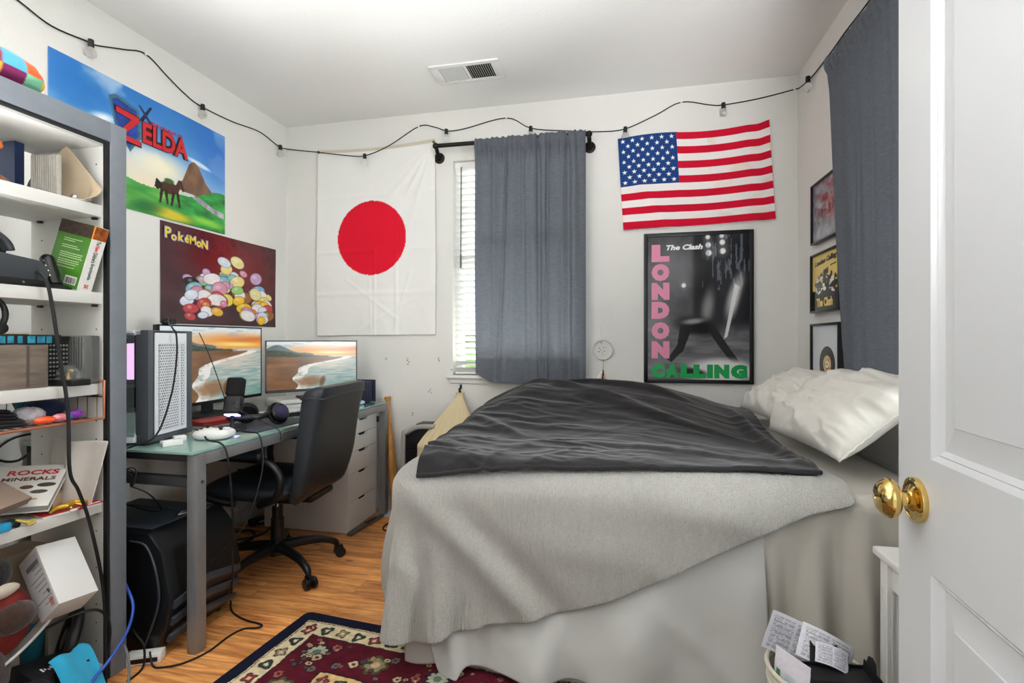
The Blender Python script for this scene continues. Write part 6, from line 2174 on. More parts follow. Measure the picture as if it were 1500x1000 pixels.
# ---- second shelf: headset, stand, encyclopedia
zb = SH['b']
hs = thing('vr_headset', 'dark grey head-mounted display lying on the second shelf', 'headset', T(-1.84, 1.10, zb))
m_hs = mat('headset_grey', '#32373b', rough=0.45)
q = bmesh.new()
body = [(0.0, 0.0), (0.145, 0.0), (0.150, 0.020), (0.150, 0.060), (0.128, 0.085), (0.0, 0.098), (-0.13, 0.098), (-0.15, 0.05), (-0.13, 0.0)]
MB().prism([(x, y) for x, y in body], -0.075, 0.070, 0.016, M=frame((0, 1, 0), (0, 0, 1), (1, 0, 0), (0, -0.01, 0.0))).build('body', m_hs, hs)
MB().prism([(0.0, 0.0), (0.130, 0.0), (0.138, 0.020), (-0.12, 0.020), (-0.12, 0)], -0.080, 0.078, 0.003, M=frame((0, 1, 0), (0, 0, 1), (1, 0, 0), (0, -0.01, 0.001))).build('base_plate', m_black, hs)
a_ = np.linspace(-0.2, 1.25, 16)
s2, t2 = np.meshgrid(np.linspace(0, 1, 20), np.linspace(0, 1, 16), indexing='ij')
ph2 = PI * (0.02 + 0.60 * s2)
P = np.stack([-0.05 + 0.11 * t2, -0.02 - 0.03 + 0.105 * np.cos(ph2) - 0.01, 0.098 + 0.065 * np.sin(ph2)], -1)
cloth_obj('halo_strap', P, m_hs, hs, world=False, thick=0.016, sub=1)
MB().bb((-0.03, 0.02, 0.097), (0.03, 0.05, 0.13), 0.004).build('hinge', m_black, hs)
MB().cyl((0.060, 0.06, 0.010), (0.0805, 0.06, 0.010), 0.004, seg=10).build('button', m_chrome, hs)
st = thing('controller', 'glossy black upright handset on a round foot beside the green book', 'controller', T(-1.835, 1.285, zb))
MB().lathe([(0, 0), (0.052, 0), (0.054, 0.006), (0.040, 0.016), (0.020, 0.022), (0, 0.024)], 28).build('foot', m_black, st)
MB().tube([(0.012, 0.0, 0.015), (0.0, 0, 0.055), (-0.012, 0, 0.098)], [0.026, 0.024, 0.020], 16, smooth=5).sph((-0.012, 0, 0.098), 0.0205, 16, 10).build('grip', mat('gloss_black', '#0c0c0e', rough=0.15), st)
b = MB()
for k in range(4):
    b.sph((0.021 - 0.008 * k, -0.016, 0.045 + k * 0.016), 0.004, 8, 6)
b.build('buttons', m_chrome, st)

# green book leaning right against the side panel, its white spine to the right
g_up = (Vector((-1.86, 1.335, 1.585)) - Vector((-1.915, 1.325, 1.3465)))
g_rt = Vector((0.135, 0.0, -0.032))
g_up = Vector((0.055, 0.022, 0.225))
g_rt = (g_rt - g_up * (g_rt.dot(g_up) / g_up.length_squared))
gu, gr = g_up.normalized(), g_rt.normalized()
gn = gr.cross(gu)
GW, GH, GT = 0.150, 0.222, 0.045
MGB = frame(gr, gu, gn, (-1.912, 1.318, zb + 0.036))
m_green_c = mat('green_cover', '#3f7a1e', rough=0.3, var=0.25, vscale=10)
gb = thing('book', 'green encyclopedia with white spine leaning at the right of the second shelf', 'book', MGB)
b = MB().bb((0, 0, -0.0025), (GW, GH, 0)).bb((0, 0, -GT), (GW, GH, -GT + 0.0025))
b.build('cover', m_green_c, gb)
MB().bb((0.003, 0.003, -GT + 0.003), (GW - 0.004, GH - 0.003, -0.003)).build('pages', mat('book_pages_e6e0d2', '#e6e0d2', rough=0.8), gb)
MB().bb((GW - 0.0035, 0, -GT + 0.0005), (GW + 0.0005, GH, 0.0004)).build('spine', mat('white_spine', '#e2e0da', rough=0.35), gb)
MB().bb((0, GH * 0.80, 0.0001), (GW - 0.004, GH - 0.001, 0.0007)).build('picture_band', mat('photo_strip', '#3a2a26', rough=0.3, var=0.9, vscale=45), gb)
MB().bb((GW + 0.0004, GH * 0.80, -GT + 0.001), (GW + 0.0010, GH - 0.001, 0.0)).build('picture_band', mat('orange_photo', '#8f4a1c', rough=0.3, var=0.6, vscale=60), gb)
MB().bb((GW - 0.0045, GH * 0.80, 0.0002), (GW + 0.0008, GH - 0.001, 0.0009)).build('orange_edge', mat('orange_card', '#e08a2a', rough=0.3), gb)
b = MB()
for k, (y, wd) in enumerate(((0.160, 0.07), (0.153, 0.045), (0.137, 0.065), (0.130, 0.075), (0.112, 0.09), (0.105, 0.085), (0.098, 0.09), (0.088, 0.085), (0.081, 0.09), (0.074, 0.075), (0.064, 0.07))):
    x = 0.014
    while x < 0.014 + wd:
        ww = random.uniform(0.004, 0.011)
        b.bb((x + 0.02, y, 0.0003), (x + 0.02 + ww, y + 0.0026, 0.0006))
        x += ww + 0.002
b.build('blurb_lines', mat('pale_green_ink', '#c6dba8', rough=0.4), gb)
MB().bb((0.085, 0.012, 0.0003), (0.135, 0.040, 0.0006)).build('barcode_patch', m_white, gb)
b = MB()
x = 0.089
while x < 0.131:
    ww = random.choice((0.0008, 0.0016, 0.0024))
    b.bb((x, 0.015, 0.0006), (x + ww, 0.035, 0.0009))
    x += ww + random.choice((0.001, 0.002))
b.build('barcode', m_blackmatte, gb)
MS = frame((0, -1, 0), (0, 0, 1), (-1, 0, 0), (0, 0, 0))
# spine lettering reads downwards
MSP = frame((0, -1, 0), (0, 0, 1), (0, 0, 0), (0, 0, 0))
MSP = frame((0, -1, 0), (0, 0, -1), (1, 0, 0), (GW + 0.0011, GH * 0.46, -GT / 2))
MSP = frame((0, -1, 0), (0, 0, 1), (-1, 0, 0), (0, 0, 0))
MSP = frame((0, -1, 0), (0, 0, 1), (1, 0, 0), (0, 0, 0))


def spine_frame(y):
    # x down the spine, y towards the front cover, z out of the spine
    m = frame((0, -1, 0), (0, 0, 1), (-1, 0, 0), (GW + 0.0011, y, -GT / 2))
    m = frame((0, -1, 0), (0, 0, -1), (1, 0, 0), (GW + 0.0009, y, -GT / 2))
    r_, u_, n_ = Vector((0, -1, 0)), Vector((0, 0, 1)), Vector((1, 0, 0))
    # make it right handed: r x u = (-1,0,0), so letters are seen from +x when u points to -z
    return frame(r_, -u_, n_, (GW + 0.0009, y, -GT / 2))


E_line = 'The New Children\'s Encyclopedia'
text(gb, 'spine_title', 'The', mat('teal_ink', '#2a4a4a', rough=0.4), spine_frame(0.168), 0.02, 0.0004, width=0.014, height=0.013)
text(gb, 'spine_title', 'New', m_red, spine_frame(0.149), 0.02, 0.0005, width=0.020, height=0.014)
text(gb, 'spine_title', 'Children\'s', MATS['teal_ink'], spine_frame(0.118), 0.02, 0.0004, width=0.036, height=0.014)
text(gb, 'spine_title', 'Encyclopedia', MATS['teal_ink'], spine_frame(0.068), 0.02, 0.0004, width=0.055, height=0.014)
text(gb, 'spine_title', 'DK', m_red, spine_frame(0.016), 0.02, 0.0004, width=0.014, height=0.014)

# ---- third shelf
zc = SH['c']
wbx = thing('wooden_box', 'grey-brown wooden box at the left of the third shelf', 'box', T(-1.87, 1.05, zc))
m_wood = mat('weathered_wood', '#73665b', rough=0.7, var=0.32, vscale=4, stretch=(14, 2.2, 14), bump=0.2, bscale=30)
MB().bb((-0.085, -0.20, 0), (0.085, 0.195, 0.135), 0.003).build('box', m_wood, wbx)
b = MB()
b.bb((-0.086, 0.205 - 0.0, 0.0), (-0.080, 0.2055, 0.135))
MB().bb((0.0853, 0.135, 0.004), (0.0865, 0.142, 0.132)).build('seam', mat('wood_seam', '#4d433c', rough=0.8), wbx)
gmb = thing('game_box', 'flat blue boxed set lying on the wooden box', 'box', T(-1.87, 1.10, zc + 0.1362))
MB().bb((-0.075, -0.15, 0), (0.075, 0.19, 0.030), 0.002).build('box', mat('dark_box', '#15191f', rough=0.4), gmb)
b = MB()
for k in range(12):
    y = -0.14 + k * 0.026
    b.bb((0.0751, y, 0.004), (0.0756, y + random.uniform(0.010, 0.022), 0.026))
b.build('picture_strip', mat('teal_print', '#2f7f96', rough=0.3, var=0.6, vscale=50), gmb)
gld = thing('ruler', 'thin gold ruler lying on the flat blue box', 'ruler', T(-1.90, 1.16, zc + 0.1670))
MB().bb((-0.01, -0.06, 0), (0.012, 0.10, 0.003), 0.001).build('ruler', mat('gold_strip', '#b09a4a', rough=0.3, metal=0.7), gld)
rng_ = thing('headphones', 'black headphone band standing on the boxes at the left of the third shelf', 'headphones', T(-1.82, 1.095, zc + 0.1670))
MB().tube([(0, 0.058 * math.cos(a), 0.060 + 0.058 * math.sin(a)) for a in np.linspace(-0.75, PI + 0.75, 26)], 0.008, 10).build('headband', m_black, rng_)
for s__ in (-1, 1):
    MB().cyl((-0.012, 0.042 * s__, 0.0185), (0.012, 0.042 * s__, 0.0185), 0.018, seg=18, bev=0.003).build('ear_cup', m_black, rng_)
mbx = thing('mesh_box', 'black mesh pen box behind the wooden box on the third shelf', 'box', T(-1.885, 1.31, zc))
MB().bb((-0.055, -0.045, 0), (0.055, 0.03, 0.150), 0.002).bb((-0.060, -0.049, 0.150), (0.060, 0.034, 0.162), 0.002).build('box', m_blackmatte, mbx)
b = MB()
for i in range(7):
    for j in range(9):
        b.cyl((0.0552, -0.038 + i * 0.010, 0.02 + j * 0.014), (0.0562, -0.038 + i * 0.010, 0.02 + j * 0.014), 0.0033, seg=8)
b.build('perforation', mat('mesh_hole', '#8c8a86', rough=0.6), mbx)
clr = thing('plastic_tub', 'clear ribbed plastic tub in the right corner of the third shelf', 'tub', T(-1.80, 1.362, zc))
m_clear = mat('clear_plastic', '#eef0ee', rough=0.08, trans=0.92, ior=1.15)
b = MB()
b.bb((-0.075, -0.026, 0), (0.04, 0.026, 0.165), 0.006)
for k in range(11):
    b.bb((-0.07 + k * 0.0105, -0.0285, 0.01), (-0.066 + k * 0.0105, -0.026, 0.16))
b.build('tub', m_clear, clr)
dm = thing('snow_globe', 'small clear dome on a dark base at the front of the third shelf', 'dome', T(-1.775, 1.302, zc))
MB().bb((-0.055, -0.032, 0), (0.050, 0.028, 0.020), 0.003).build('base', m_black, dm)
MB().lathe([(0.044, 0.0205), (0.0445, 0.035), (0.038, 0.052), (0.022, 0.064), (0, 0.068)], 28, T(0, -0.002, 0) @ Matrix.Diagonal((1.05, 0.62, 1, 1))).build('dome', m_clear, dm)
b = MB().cyl((0, -0.002, 0.021), (0, -0.002, 0.045), 0.006, 0.003, 10).sph((0.008, -0.002, 0.046), 0.007, 10, 8).sph((-0.014, -0.002, 0.030), 0.006, 10, 8)
b.build('figurine', mat('dull_gold', '#a58b4f', rough=0.4, metal=0.6), dm)

# ---- copper wire basket hung under the third shelf
wbk = thing('wire_basket', 'copper wire basket hung under the third shelf', 'basket', T(-1.89, 1.12, 0.99))
m_cop = mat('copper_wire', '#c78468', rough=0.3, metal=0.6)
m_dcop = mat('thin_copper_wire', '#5f4238', rough=0.4, metal=0.6)
xb, xf, yl, yr_, zt_, zbm = -2.055, -1.742, 0.735, 1.386, 0.985, 0.912
MB().tube([(xf, yl, 1.040), (xf, yl, zbm), (xf, yr_, zbm), (xf, yr_, 1.040), (xf - 0.05, yr_ - 0.002, 1.040)], 0.0048, 8).build('front_rod', m_cop, wbk, world=True)
MB().tube([(xf - 0.002, yl, zt_), (xb, yl, zt_), (xb, yr_, zt_), (xf - 0.002, yr_, zt_)], 0.0030, 6).build('top_rod', m_dcop, wbk, world=True)
for y in np.linspace(yl + 0.02, yr_ - 0.02, 21):
    MB().tube([(xb, y, zt_), (xb, y, zbm), (xf, y, zbm)], 0.0014, 5).build('wire', m_dcop, wbk, world=True)
for x in np.linspace(xb + 0.03, xf - 0.03, 7):
    MB().tube([(x, yr_, zt_), (x, yr_, zbm), (x, yl, zbm)], 0.0014, 5).build('wire', m_dcop, wbk, world=True)
zw = zbm + 0.004
cb = thing('cable_bundle', 'bundle of black cables lying in the left of the copper basket', 'cables', T(-1.80, 1.08, zw))
b = MB()
for k in range(7):
    zz = zw + 0.008 + 0.0095 * (k % 5)
    xx = -1.765 - 0.018 * (k // 2)
    b.tube([(xx, 0.86, zz), (xx + 0.004, 1.0, zz + 0.003 * math.sin(k)), (xx - 0.004, 1.10, zz + 0.004), (xx - 0.012, 1.168 - 0.004 * k, zz - 0.002), (xx - 0.035, 1.175 - 0.004 * k, zz), (xx - 0.045, 1.10, zz + 0.004), (xx - 0.04, 0.92, zz)], 0.0068, 8, smooth=5)
b.build('cables', mat('shiny_cable', '#17171a', rough=0.28), cb, world=True)
fn_ = thing('plush_toy', 'teal plush fin sticking up at the back of the copper basket', 'plush toy', T(-1.95, 1.27, zw))
MB().prism([(0.025, 0.0), (-0.06, 0.0), (-0.085, 0.06), (-0.105, 0.098), (-0.085, 0.102), (-0.055, 0.078), (-0.02, 0.035)], -0.012, 0.012, 0.008, M=frame((0, 1, 0), (0, 0, 1), (1, 0, 0), (0, 0.07, 0))).build('fin', mat('teal_plush', '#1f6a78', rough=0.9, sheen=0.4), fn_)
nv_ = thing('yarn_ball', 'dark blue ball of soft stuff in the middle of the copper basket', 'ball', T(-1.90, 1.315, zw))
blob('ball', (-1.905, 1.318, zw + 0.034), (0.055, 0.056, 0.033), mat('navy_fuzz', '#141c40', rough=0.9, var=0.4, vscale=30, sheen=0.3), nv_, None, 8, lump=0.12, nu=40, nv=28)
msh = thing('mesh_bag', 'white net bag in the copper basket behind the cables', 'bag', T(-1.84, 1.235, zw))
blob('bag', (-1.835, 1.222, zw + 0.026), (0.035, 0.042, 0.026), mat('white_net', '#c9c6cc', rough=0.9, var=0.2, vscale=70), msh, None, 11, lump=0.18, nu=40, nv=28)
for nm_, c_, pos, r_ in (('orange', '#e8562c', (-1.768, 1.222, zw + 0.0125), (0.016, 0.030, 0.012)), ('pink', '#e08a92', (-1.772, 1.268, zw + 0.0135), (0.018, 0.022, 0.013)), ('blue', '#4a5fae', (-1.785, 1.300, zw + 0.0115), (0.014, 0.018, 0.011)), ('purple', '#8a3fae', (-1.80, 1.336, zw + 0.0155), (0.016, 0.024, 0.015))):
    t = thing('bead_packet', nm_ + ' packet of beads at the front of the copper basket', 'packet', T(*pos), 'bead packets in the copper basket')
    blob('packet', pos, r_, mat(nm_ + '_beads', c_, rough=0.35, var=0.35, vscale=120), t, None, 4, lump=0.12, nu=30, nv=20)

# ---- fourth shelf
zd = SH['d']
lp = thing('wall_cable', 'thin black cable looping on the left wall behind the bookcase', 'cable', T(LX + 0.01, 1.54, 0.74))
MB().tube([(LX + 0.006, 1.44, 0.70), (LX + 0.012, 1.50, 0.765), (LX + 0.015, 1.56, 0.79), (LX + 0.012, 1.64, 0.785), (LX + 0.008, 1.66, 0.74), (LX + 0.012, 1.60, 0.715), (LX + 0.015, 1.55, 0.692), (LX + 0.010, 1.49, 0.71), (LX + 0.006, 1.42, 0.78)], 0.0045, 8, smooth=6).build('cable', m_cable, lp, world=True)
fd = thing('folder', 'white cardboard folder standing open against the side of the fourth shelf', 'folder', T(-1.84, 1.37, zd))
s_, t_ = np.meshgrid(np.linspace(0, 1, 34), np.linspace(0, 1, 14), indexing='ij')
P = np.stack([-1.975 + 0.245 * s_ - 0.022 * s_ * (1 - t_), 1.392 - 0.030 * np.exp(-((s_ - 0.52) / 0.16) ** 2) - 0.024 * (1 - t_) - 0.018 * s_ * (1 - t_), zd + 0.002 + 0.212 * t_], -1)
cloth_obj('folder', P, mat('white_card', '#c9c3bb', rough=0.6), fd, thick=0.003, sub=1)
mgs = thing('magazine', 'red and white magazine lying flat at the front of the fourth shelf', 'magazine', frame((0.20, 0.98, 0), (-0.98, 0.20, 0), (0, 0, 1), (-1.775, 1.19, zd)))
MB().bb((0.03, 0, 0), (0.19, 0.15, 0.006), 0.001).build('pages', m_white, mgs)
MB().bb((0.028, -0.001, 0.0062), (0.192, 0.152, 0.0085), 0.001).build('cover', mat('red_cover', '#b01f26', rough=0.3), mgs)
MB().bb((0.12, -0.0015, 0.001), (0.145, 0.0, 0.0055)).build('red_mark', mat('red_cover', '#b01f26'), mgs)
pk = thing('pen', 'white and black pen on the shelf edge beside the red magazine', 'pen', T(-1.755, 1.335, zd))
MB().cyl((0, -0.05, 0.005), (0.004, 0.045, 0.005), 0.0045, seg=12).build('barrel', m_white, pk)
MB().cyl((0.004, 0.045, 0.005), (0.005, 0.058, 0.005), 0.0045, 0.001, 12).cyl((0.001, -0.02, 0.005), (0.002, 0.005, 0.005), 0.0048, seg=12).build('tip', m_black, pk)
pb = book('book', 'thick tan paperback under the right edge of the minerals book', frame((-0.62, 0.78, 0), (-0.78, -0.62, 0.0), (0, 0, 1), (-1.80, 1.268, zd + 0.012)), 0.12, 0.17, 0.040, mat('tan_cover', '#b39a7f', rough=0.5), '#c7a98a')
br_ = thing('paper_bag', 'torn brown paper pad at the left of the fourth shelf', 'paper pad', frame((-0.35, 0.93, 0), (-0.80, -0.30, 0.52), (0.49, 0.18, 0.85), (-1.80, 1.10, zd + 0.105)))
b = MB()
for k in range(8):
    b.bb((-0.11, -0.06, -0.02 + k * 0.003), (0.085 + random.uniform(-.004, .004), 0.07 + random.uniform(-.003, .003), -0.0178 + k * 0.003))
b.build('sheets', mat('brown_sheet', '#8a7668', rough=0.8), br_)
rk_r, rk_f = Vector((-0.11, 0.145, 0.09)), Vector((-0.16, -0.13, 0.01))
rr_, ff_ = rk_r.normalized(), rk_f.normalized()
rn_ = (-ff_).cross(rr_)
MRK = frame(-ff_, rr_, rn_, Vector((-1.76, 1.226, zd + 0.044)) + rk_f * 1.0)
rkL, rkR = rk_f.length, rk_r.length
rk = thing('book', 'white book about rocks and minerals lying tilted on the fourth shelf', 'book', MRK)
MB().bb((0, 0, -0.003), (rkL, rkR, 0), 0.001).bb((0, 0, -0.026), (rkL, rkR, -0.023), 0.001).build('cover', mat('white_cover', '#dcd8d0', rough=0.35), rk)
MB().bb((0.003, 0.003, -0.0228), (rkL - 0.003, rkR - 0.003, -0.0032)).build('pages', mat('grey_pages', '#a8a6a4', rough=0.8), rk)
text(rk, 'title', 'ROCKS', m_red, T(0.125, rkR - 0.038, 0.0004), 0.04, 0.001, width=0.130, height=0.024)
text(rk, 'title', 'MINERALS', mat('brown_ink', '#5a3a30', rough=0.4), T(0.122, rkR - 0.070, 0.0004), 0.03, 0.0006, width=0.135, height=0.017)
text(rk, 'title', '&', MATS['brown_ink'], T(0.030, rkR - 0.068, 0.0004), 0.03, 0.0004, width=0.014, height=0.015)
for x, y, r1, r2, c in ((0.175, 0.100, 0.024, 0.010, '#4d4642'), (0.165, 0.068, 0.022, 0.009, '#5a5450'), (0.128, 0.092, 0.017, 0.009, '#6e4a38'), (0.085, 0.090, 0.015, 0.006, '#8a5a40'), (0.060, 0.078, 0.024, 0.010, '#9a6a48'), (0.022, 0.075, 0.018, 0.014, '#2c2623'), (0.120, 0.058, 0.013, 0.006, '#a08c74'), (0.100, 0.034, 0.032, 0.009, '#a39a86'), (0.150, 0.034, 0.022, 0.006, '#b49a7c'), (0.128, 0.026, 0.007, 0.006, '#3a3632'), (0.050, 0.040, 0.020, 0.006, '#6a5a4c'), (0.025, 0.020, 0.020, 0.012, '#d8862a')):
    MB().cyl((0, 0, 0.0002), (0, 0, 0.0006), 1, seg=22).build('cover_picture', mat('stone_' + c[1:], c, rough=0.5, var=0.4, vscale=120), rk, M=T(x, y, 0) @ Matrix.Diagonal((r1, r2, 1, 1)))
gz = thing('toy_lizard', 'gold toy lizard draped over the red magazine', 'toy', T(-1.775, 1.31, zd + 0.010))
m_gold = mat('gold_toy', '#c9a233', rough=0.28, metal=0.6)
MB().tube([(-1.762, 1.235, zd + 0.0165), (-1.775, 1.262, zd + 0.021), (-1.766, 1.290, zd + 0.022), (-1.785, 1.315, zd + 0.024), (-1.772, 1.342, zd + 0.018), (-1.782, 1.375, zd + 0.012)], [0.004, 0.008, 0.0095, 0.009, 0.007, 0.004], 10, smooth=6).tube([(-1.775, 1.285, zd + 0.02), (-1.755, 1.294, zd + 0.014)], 0.0035, 6).tube([(-1.78, 1.318, zd + 0.02), (-1.758, 1.328, zd + 0.013)], 0.0035, 6).tube([(-1.78, 1.31, zd + 0.024), (-1.80, 1.325, zd + 0.016)], 0.0035, 6).build('body', m_gold, gz, world=True)
gs = thing('toy_snake', 'small gold toy hanging at the front edge under the minerals book', 'toy', T(-1.755, 1.17, zd))
MB().tube([(-1.775, 1.150, zd + 0.022), (-1.764, 1.160, zd + 0.016), (-1.756, 1.172, zd + 0.010), (-1.758, 1.186, zd + 0.012), (-1.750, 1.178, zd + 0.004), (-1.752, 1.164, zd + 0.004)], [0.004, 0.006, 0.007, 0.0055, 0.0045, 0.003], 8, smooth=6).build('body', mat('pale_gold_toy', '#b8a65c', rough=0.35, metal=0.5), gs, world=True)
bl_ = thing('plastic_toy', 'bright blue plastic toy at the left end of the fourth shelf', 'toy', T(-1.768, 1.095, zd))
MB().bb((-0.02, -0.03, 0), (0.014, 0.035, 0.026), 0.008, 3).build('body', mat('cyan_plastic', '#2f9fd0', rough=0.2), bl_)
dk_ = thing('toy_vehicle', 'dark green and black toy under the minerals book at the shelf front', 'toy', T(-1.79, 1.135, zd))
MB().bb((-0.025, -0.035, 0.004), (0.018, 0.028, 0.020), 0.005).build('body', mat('dark_green_toy', '#2c3a26', rough=0.5), dk_)
for y in (-0.022, 0.016):
    MB().cyl((0.016, y, 0.008), (0.022, y, 0.008), 0.0078, seg=14).build('wheel', m_black, dk_)

# ---- bottom of the bookcase
ze = SH['e']
A_, B_, D_ = Vector((0.014, 0.107, -0.008)), Vector((0.139, -0.029, -0.156)), Vector((-0.078, 0.005, -0.07))
a0, b0, d0 = A_.normalized(), B_.normalized(), D_.normalized()
MWB = frame(a0, -b0, a0.cross(-b0), (-1.80, 1.219, 0.531))
WBW, WBH, WBD = 0.108, 0.205, 0.105
wb_ = thing('carton', 'white carton with a printed label lying tilted in the bottom of the bookcase', 'box', MWB)
sgn = 1 if a0.cross(-b0).dot(d0) > 0 else -1
MB().bb((0, -WBH, 0), (WBW, 0, sgn * WBD), 0.0015).build('carton', mat('carton_white', '#d9d7d4', rough=0.5), wb_)
# label on the left face (x = 0): x axis along depth, y axis along height
MLB = frame((0, 0, sgn), (0, 1, 0), Vector((0, 0, sgn)).cross(Vector((0, 1, 0))), (-0.0004, -WBH, 0))
b = MB()
MB().bb((-0.0006, -WBH + 0.004, sgn * 0.006 if sgn > 0 else -WBD + 0.006), (0.0, -0.012, sgn * (WBD - 0.006) if sgn > 0 else -0.006)).build('label', mat('label_grey', '#c3c3c6', rough=0.5), wb_)
b = MB()
for k in range(8):
    z0_, z1_ = sorted((sgn * 0.012, sgn * random.uniform(0.04, 0.09)))
    y = -WBH + 0.030 + k * 0.017
    b.bb((-0.0010, y, z0_), (-0.0005, y + 0.0016, z1_))
for k in range(16):
    z = sgn * (0.014 + k * 0.0042)
    b.bb((-0.0010, -0.050, min(z, z + sgn * 0.002)), (-0.0005, -0.034, max(z, z + sgn * random.choice((0.001, 0.0022, 0.003)))))
b.build('print', m_blackmatte, wb_)
text(wb_, 'print', 'P', m_blackmatte, frame((0, 0, sgn), (0, 1, 0), (-1, 0, 0), (-0.0007, -WBH + 0.062, sgn * 0.018)) @ R('Z', 180), 0.03, 0.0008, width=0.011, height=0.016)
b = MB()
for k in range(3):
    z0_, z1_ = sorted((sgn * (0.016 + k * 0.006), sgn * (0.019 + k * 0.006)))
    b.bb((-0.0010, -WBH + 0.012, z0_), (-0.0005, -WBH + 0.040, z1_))
b.build('red_bars', mat('red_print', '#b3382c', rough=0.5), wb_)
tin = thing('tin_box', 'pale wooden block behind the dark plush at the bottom of the bookcase', 'block', T(-1.97, 1.27, ze))
MB().bb((-0.05, -0.05, 0), (0.05, 0.07, 0.43), 0.004).build('block', mat('pale_block', '#a89684', rough=0.6), tin)
pl2 = thing('plush_toy', 'brown plush animal with a white ear and red scarf at the bottom left', 'plush toy', T(-1.82, 1.06, ze))
m_bfur = mat('brown_fur', '#3f2a22', rough=0.95, var=0.4, vscale=60, bump=0.8, bscale=320, sheen=0.4)
blob('body', (-1.83, 1.06, ze + 0.145), (0.085, 0.095, 0.145), m_bfur, pl2, None, 2, nu=50, nv=36)
blob('arm', (-1.765, 1.135, ze + 0.300), (0.040, 0.060, 0.045), m_bfur, pl2, None, 3, nu=40, nv=28)
blob('head', (-1.84, 1.095, ze + 0.425), (0.070, 0.075, 0.060), mat('black_fur', '#100e0e', rough=0.95, sheen=0.3, bump=0.6, bscale=300), pl2, None, 4, nu=40, nv=28)
blob('ear', (-1.775, 1.115, ze + 0.385), (0.014, 0.045, 0.020), mat('cream_fur', '#cfc4b2', rough=0.95), pl2, None, 5, nu=30, nv=20)
blob('scarf', (-1.792, 1.130, ze + 0.285), (0.040, 0.072, 0.095), mat('red_scarf', '#6d1d18', rough=0.9, var=0.3, vscale=20), pl2, None, 6, nu=40, nv=28)
cp = thing('steering_wheel', 'black round game wheel leaning in the right bottom corner of the bookcase', 'wheel', T(-1.84, 1.345, ze))
Mw = T(0, 0, 0.105) @ R('Z', -35) @ R('X', 72)
MB().tube([(0.085 * math.cos(a), 0.085 * math.sin(a), 0) for a in np.linspace(0, 2 * PI, 40, endpoint=False)], 0.017, 12, closed=True, M=Mw).build('rim', m_black, cp)
MB().cyl((0, 0, -0.015), (0, 0, 0.015), 0.035, seg=24, M=Mw, bev=0.004).box((0, 0.045, 0), (0.03, 0.07, 0.012), 0.004, M=Mw).box((0.045, -0.02, 0), (0.07, 0.03, 0.012), 0.004, M=Mw).box((-0.045, -0.02, 0), (0.07, 0.03, 0.012), 0.004, M=Mw).build('hub', m_hp, cp)
tl = thing('cup', 'dark teal cup behind the black wheel at the bottom of the bookcase', 'cup', T(-1.93, 1.29, ze))
MB().lathe([(0, 0), (0.034, 0), (0.042, 0.19), (0.0405, 0.19), (0.033, 0.006), (0, 0.006)], 28).build('cup', mat('teal_cup', '#1d5560', rough=0.3), tl)
bbx = thing('carton', 'black carton with white marks at the bottom front of the bookcase', 'box', frame((0.10, 0.95, -0.20), (-0.97, 0.14, 0.16), (0.18, 0.18, 0.96), (-1.735, 1.165, 0.155)))
MB().bb((0, 0, -0.092), (0.165, 0.105, 0), 0.003).build('carton', mat('black_carton', '#1b1b1d', rough=0.45), bbx)
b = MB()
for k in range(9):
    b.bb((0.04 + k * 0.0085, 0.020 + 0.006 * (k % 2), 0.0002), (0.045 + k * 0.0085, 0.040 - 0.005 * (k % 3), 0.0007))
b.build('white_marks', m_wink, bbx)
wsp = thing('booklet', 'curved white booklet edge lying behind the black carton', 'booklet', T(-1.80, 1.16, 0.26))
s_, t_ = np.meshgrid(np.linspace(0, 1, 20), np.linspace(0, 1, 8), indexing='ij')
P = np.stack([-1.765 - 0.05 * t_ - 0.01 * s_, 1.10 + 0.155 * s_, 0.225 + 0.075 * s_ ** 1.6 - 0.02 * t_], -1)
cloth_obj('booklet', P, m_white, wsp, thick=0.008, sub=1)
bag = thing('backpack', 'black bag slumped on the floor at the bottom left corner', 'bag', T(-1.65, 1.05, 0.0))
blob('body', (-1.650, 1.05, 0.1005), (0.080, 0.125, 0.10), mat('bag_black', '#131314', rough=0.7, var=0.2, vscale=30), bag, None, 9, lump=0.10, nu=60, nv=40, pinch=2.8)
MB().tube([(-1.62, 0.99, 0.195), (-1.60, 1.08, 0.19), (-1.59, 1.15, 0.14), (-1.61, 1.18, 0.07)], 0.010, 8, smooth=6).build('strap', m_black, bag, world=True)
cy = thing('cleaning_cloth', 'bright blue microfibre cloth hanging over the black carton at the bottom left', 'cloth', T(-1.70, 1.30, 0.10))
s_, t_ = np.meshgrid(np.linspace(0, 1, 26), np.linspace(0, 1, 26), indexing='ij')
P = np.stack([-1.745 + 0.075 * t_ + 0.012 * np.sin(s_ * 6), 1.215 + 0.125 * s_ + 0.015 * t_, 0.185 - 0.012 * (2 * s_ - 1) ** 2 - 0.175 * t_ ** 1.5 + 0.008 * np.sin(s_ * 9 + t_ * 3) - 0.02 * s_], -1)
cloth_obj('cloth', P, mat('cyan_cloth', '#35b4e0', rough=0.9, bump=0.3, bscale=400, sheen=0.3), cy, thick=0.004, sub=1)

# ---- cables hanging and lying about on the left
def cable(label, pts, r=0.0042, m=None, cat='cable', group=None):
    c = Vector(pts[len(pts) // 2])
    t = thing('cable', label, cat, T(*c), group)
    MB().tube(pts, r, 8, smooth=7).build('cord', m or m_cable, t, world=True)
    return t


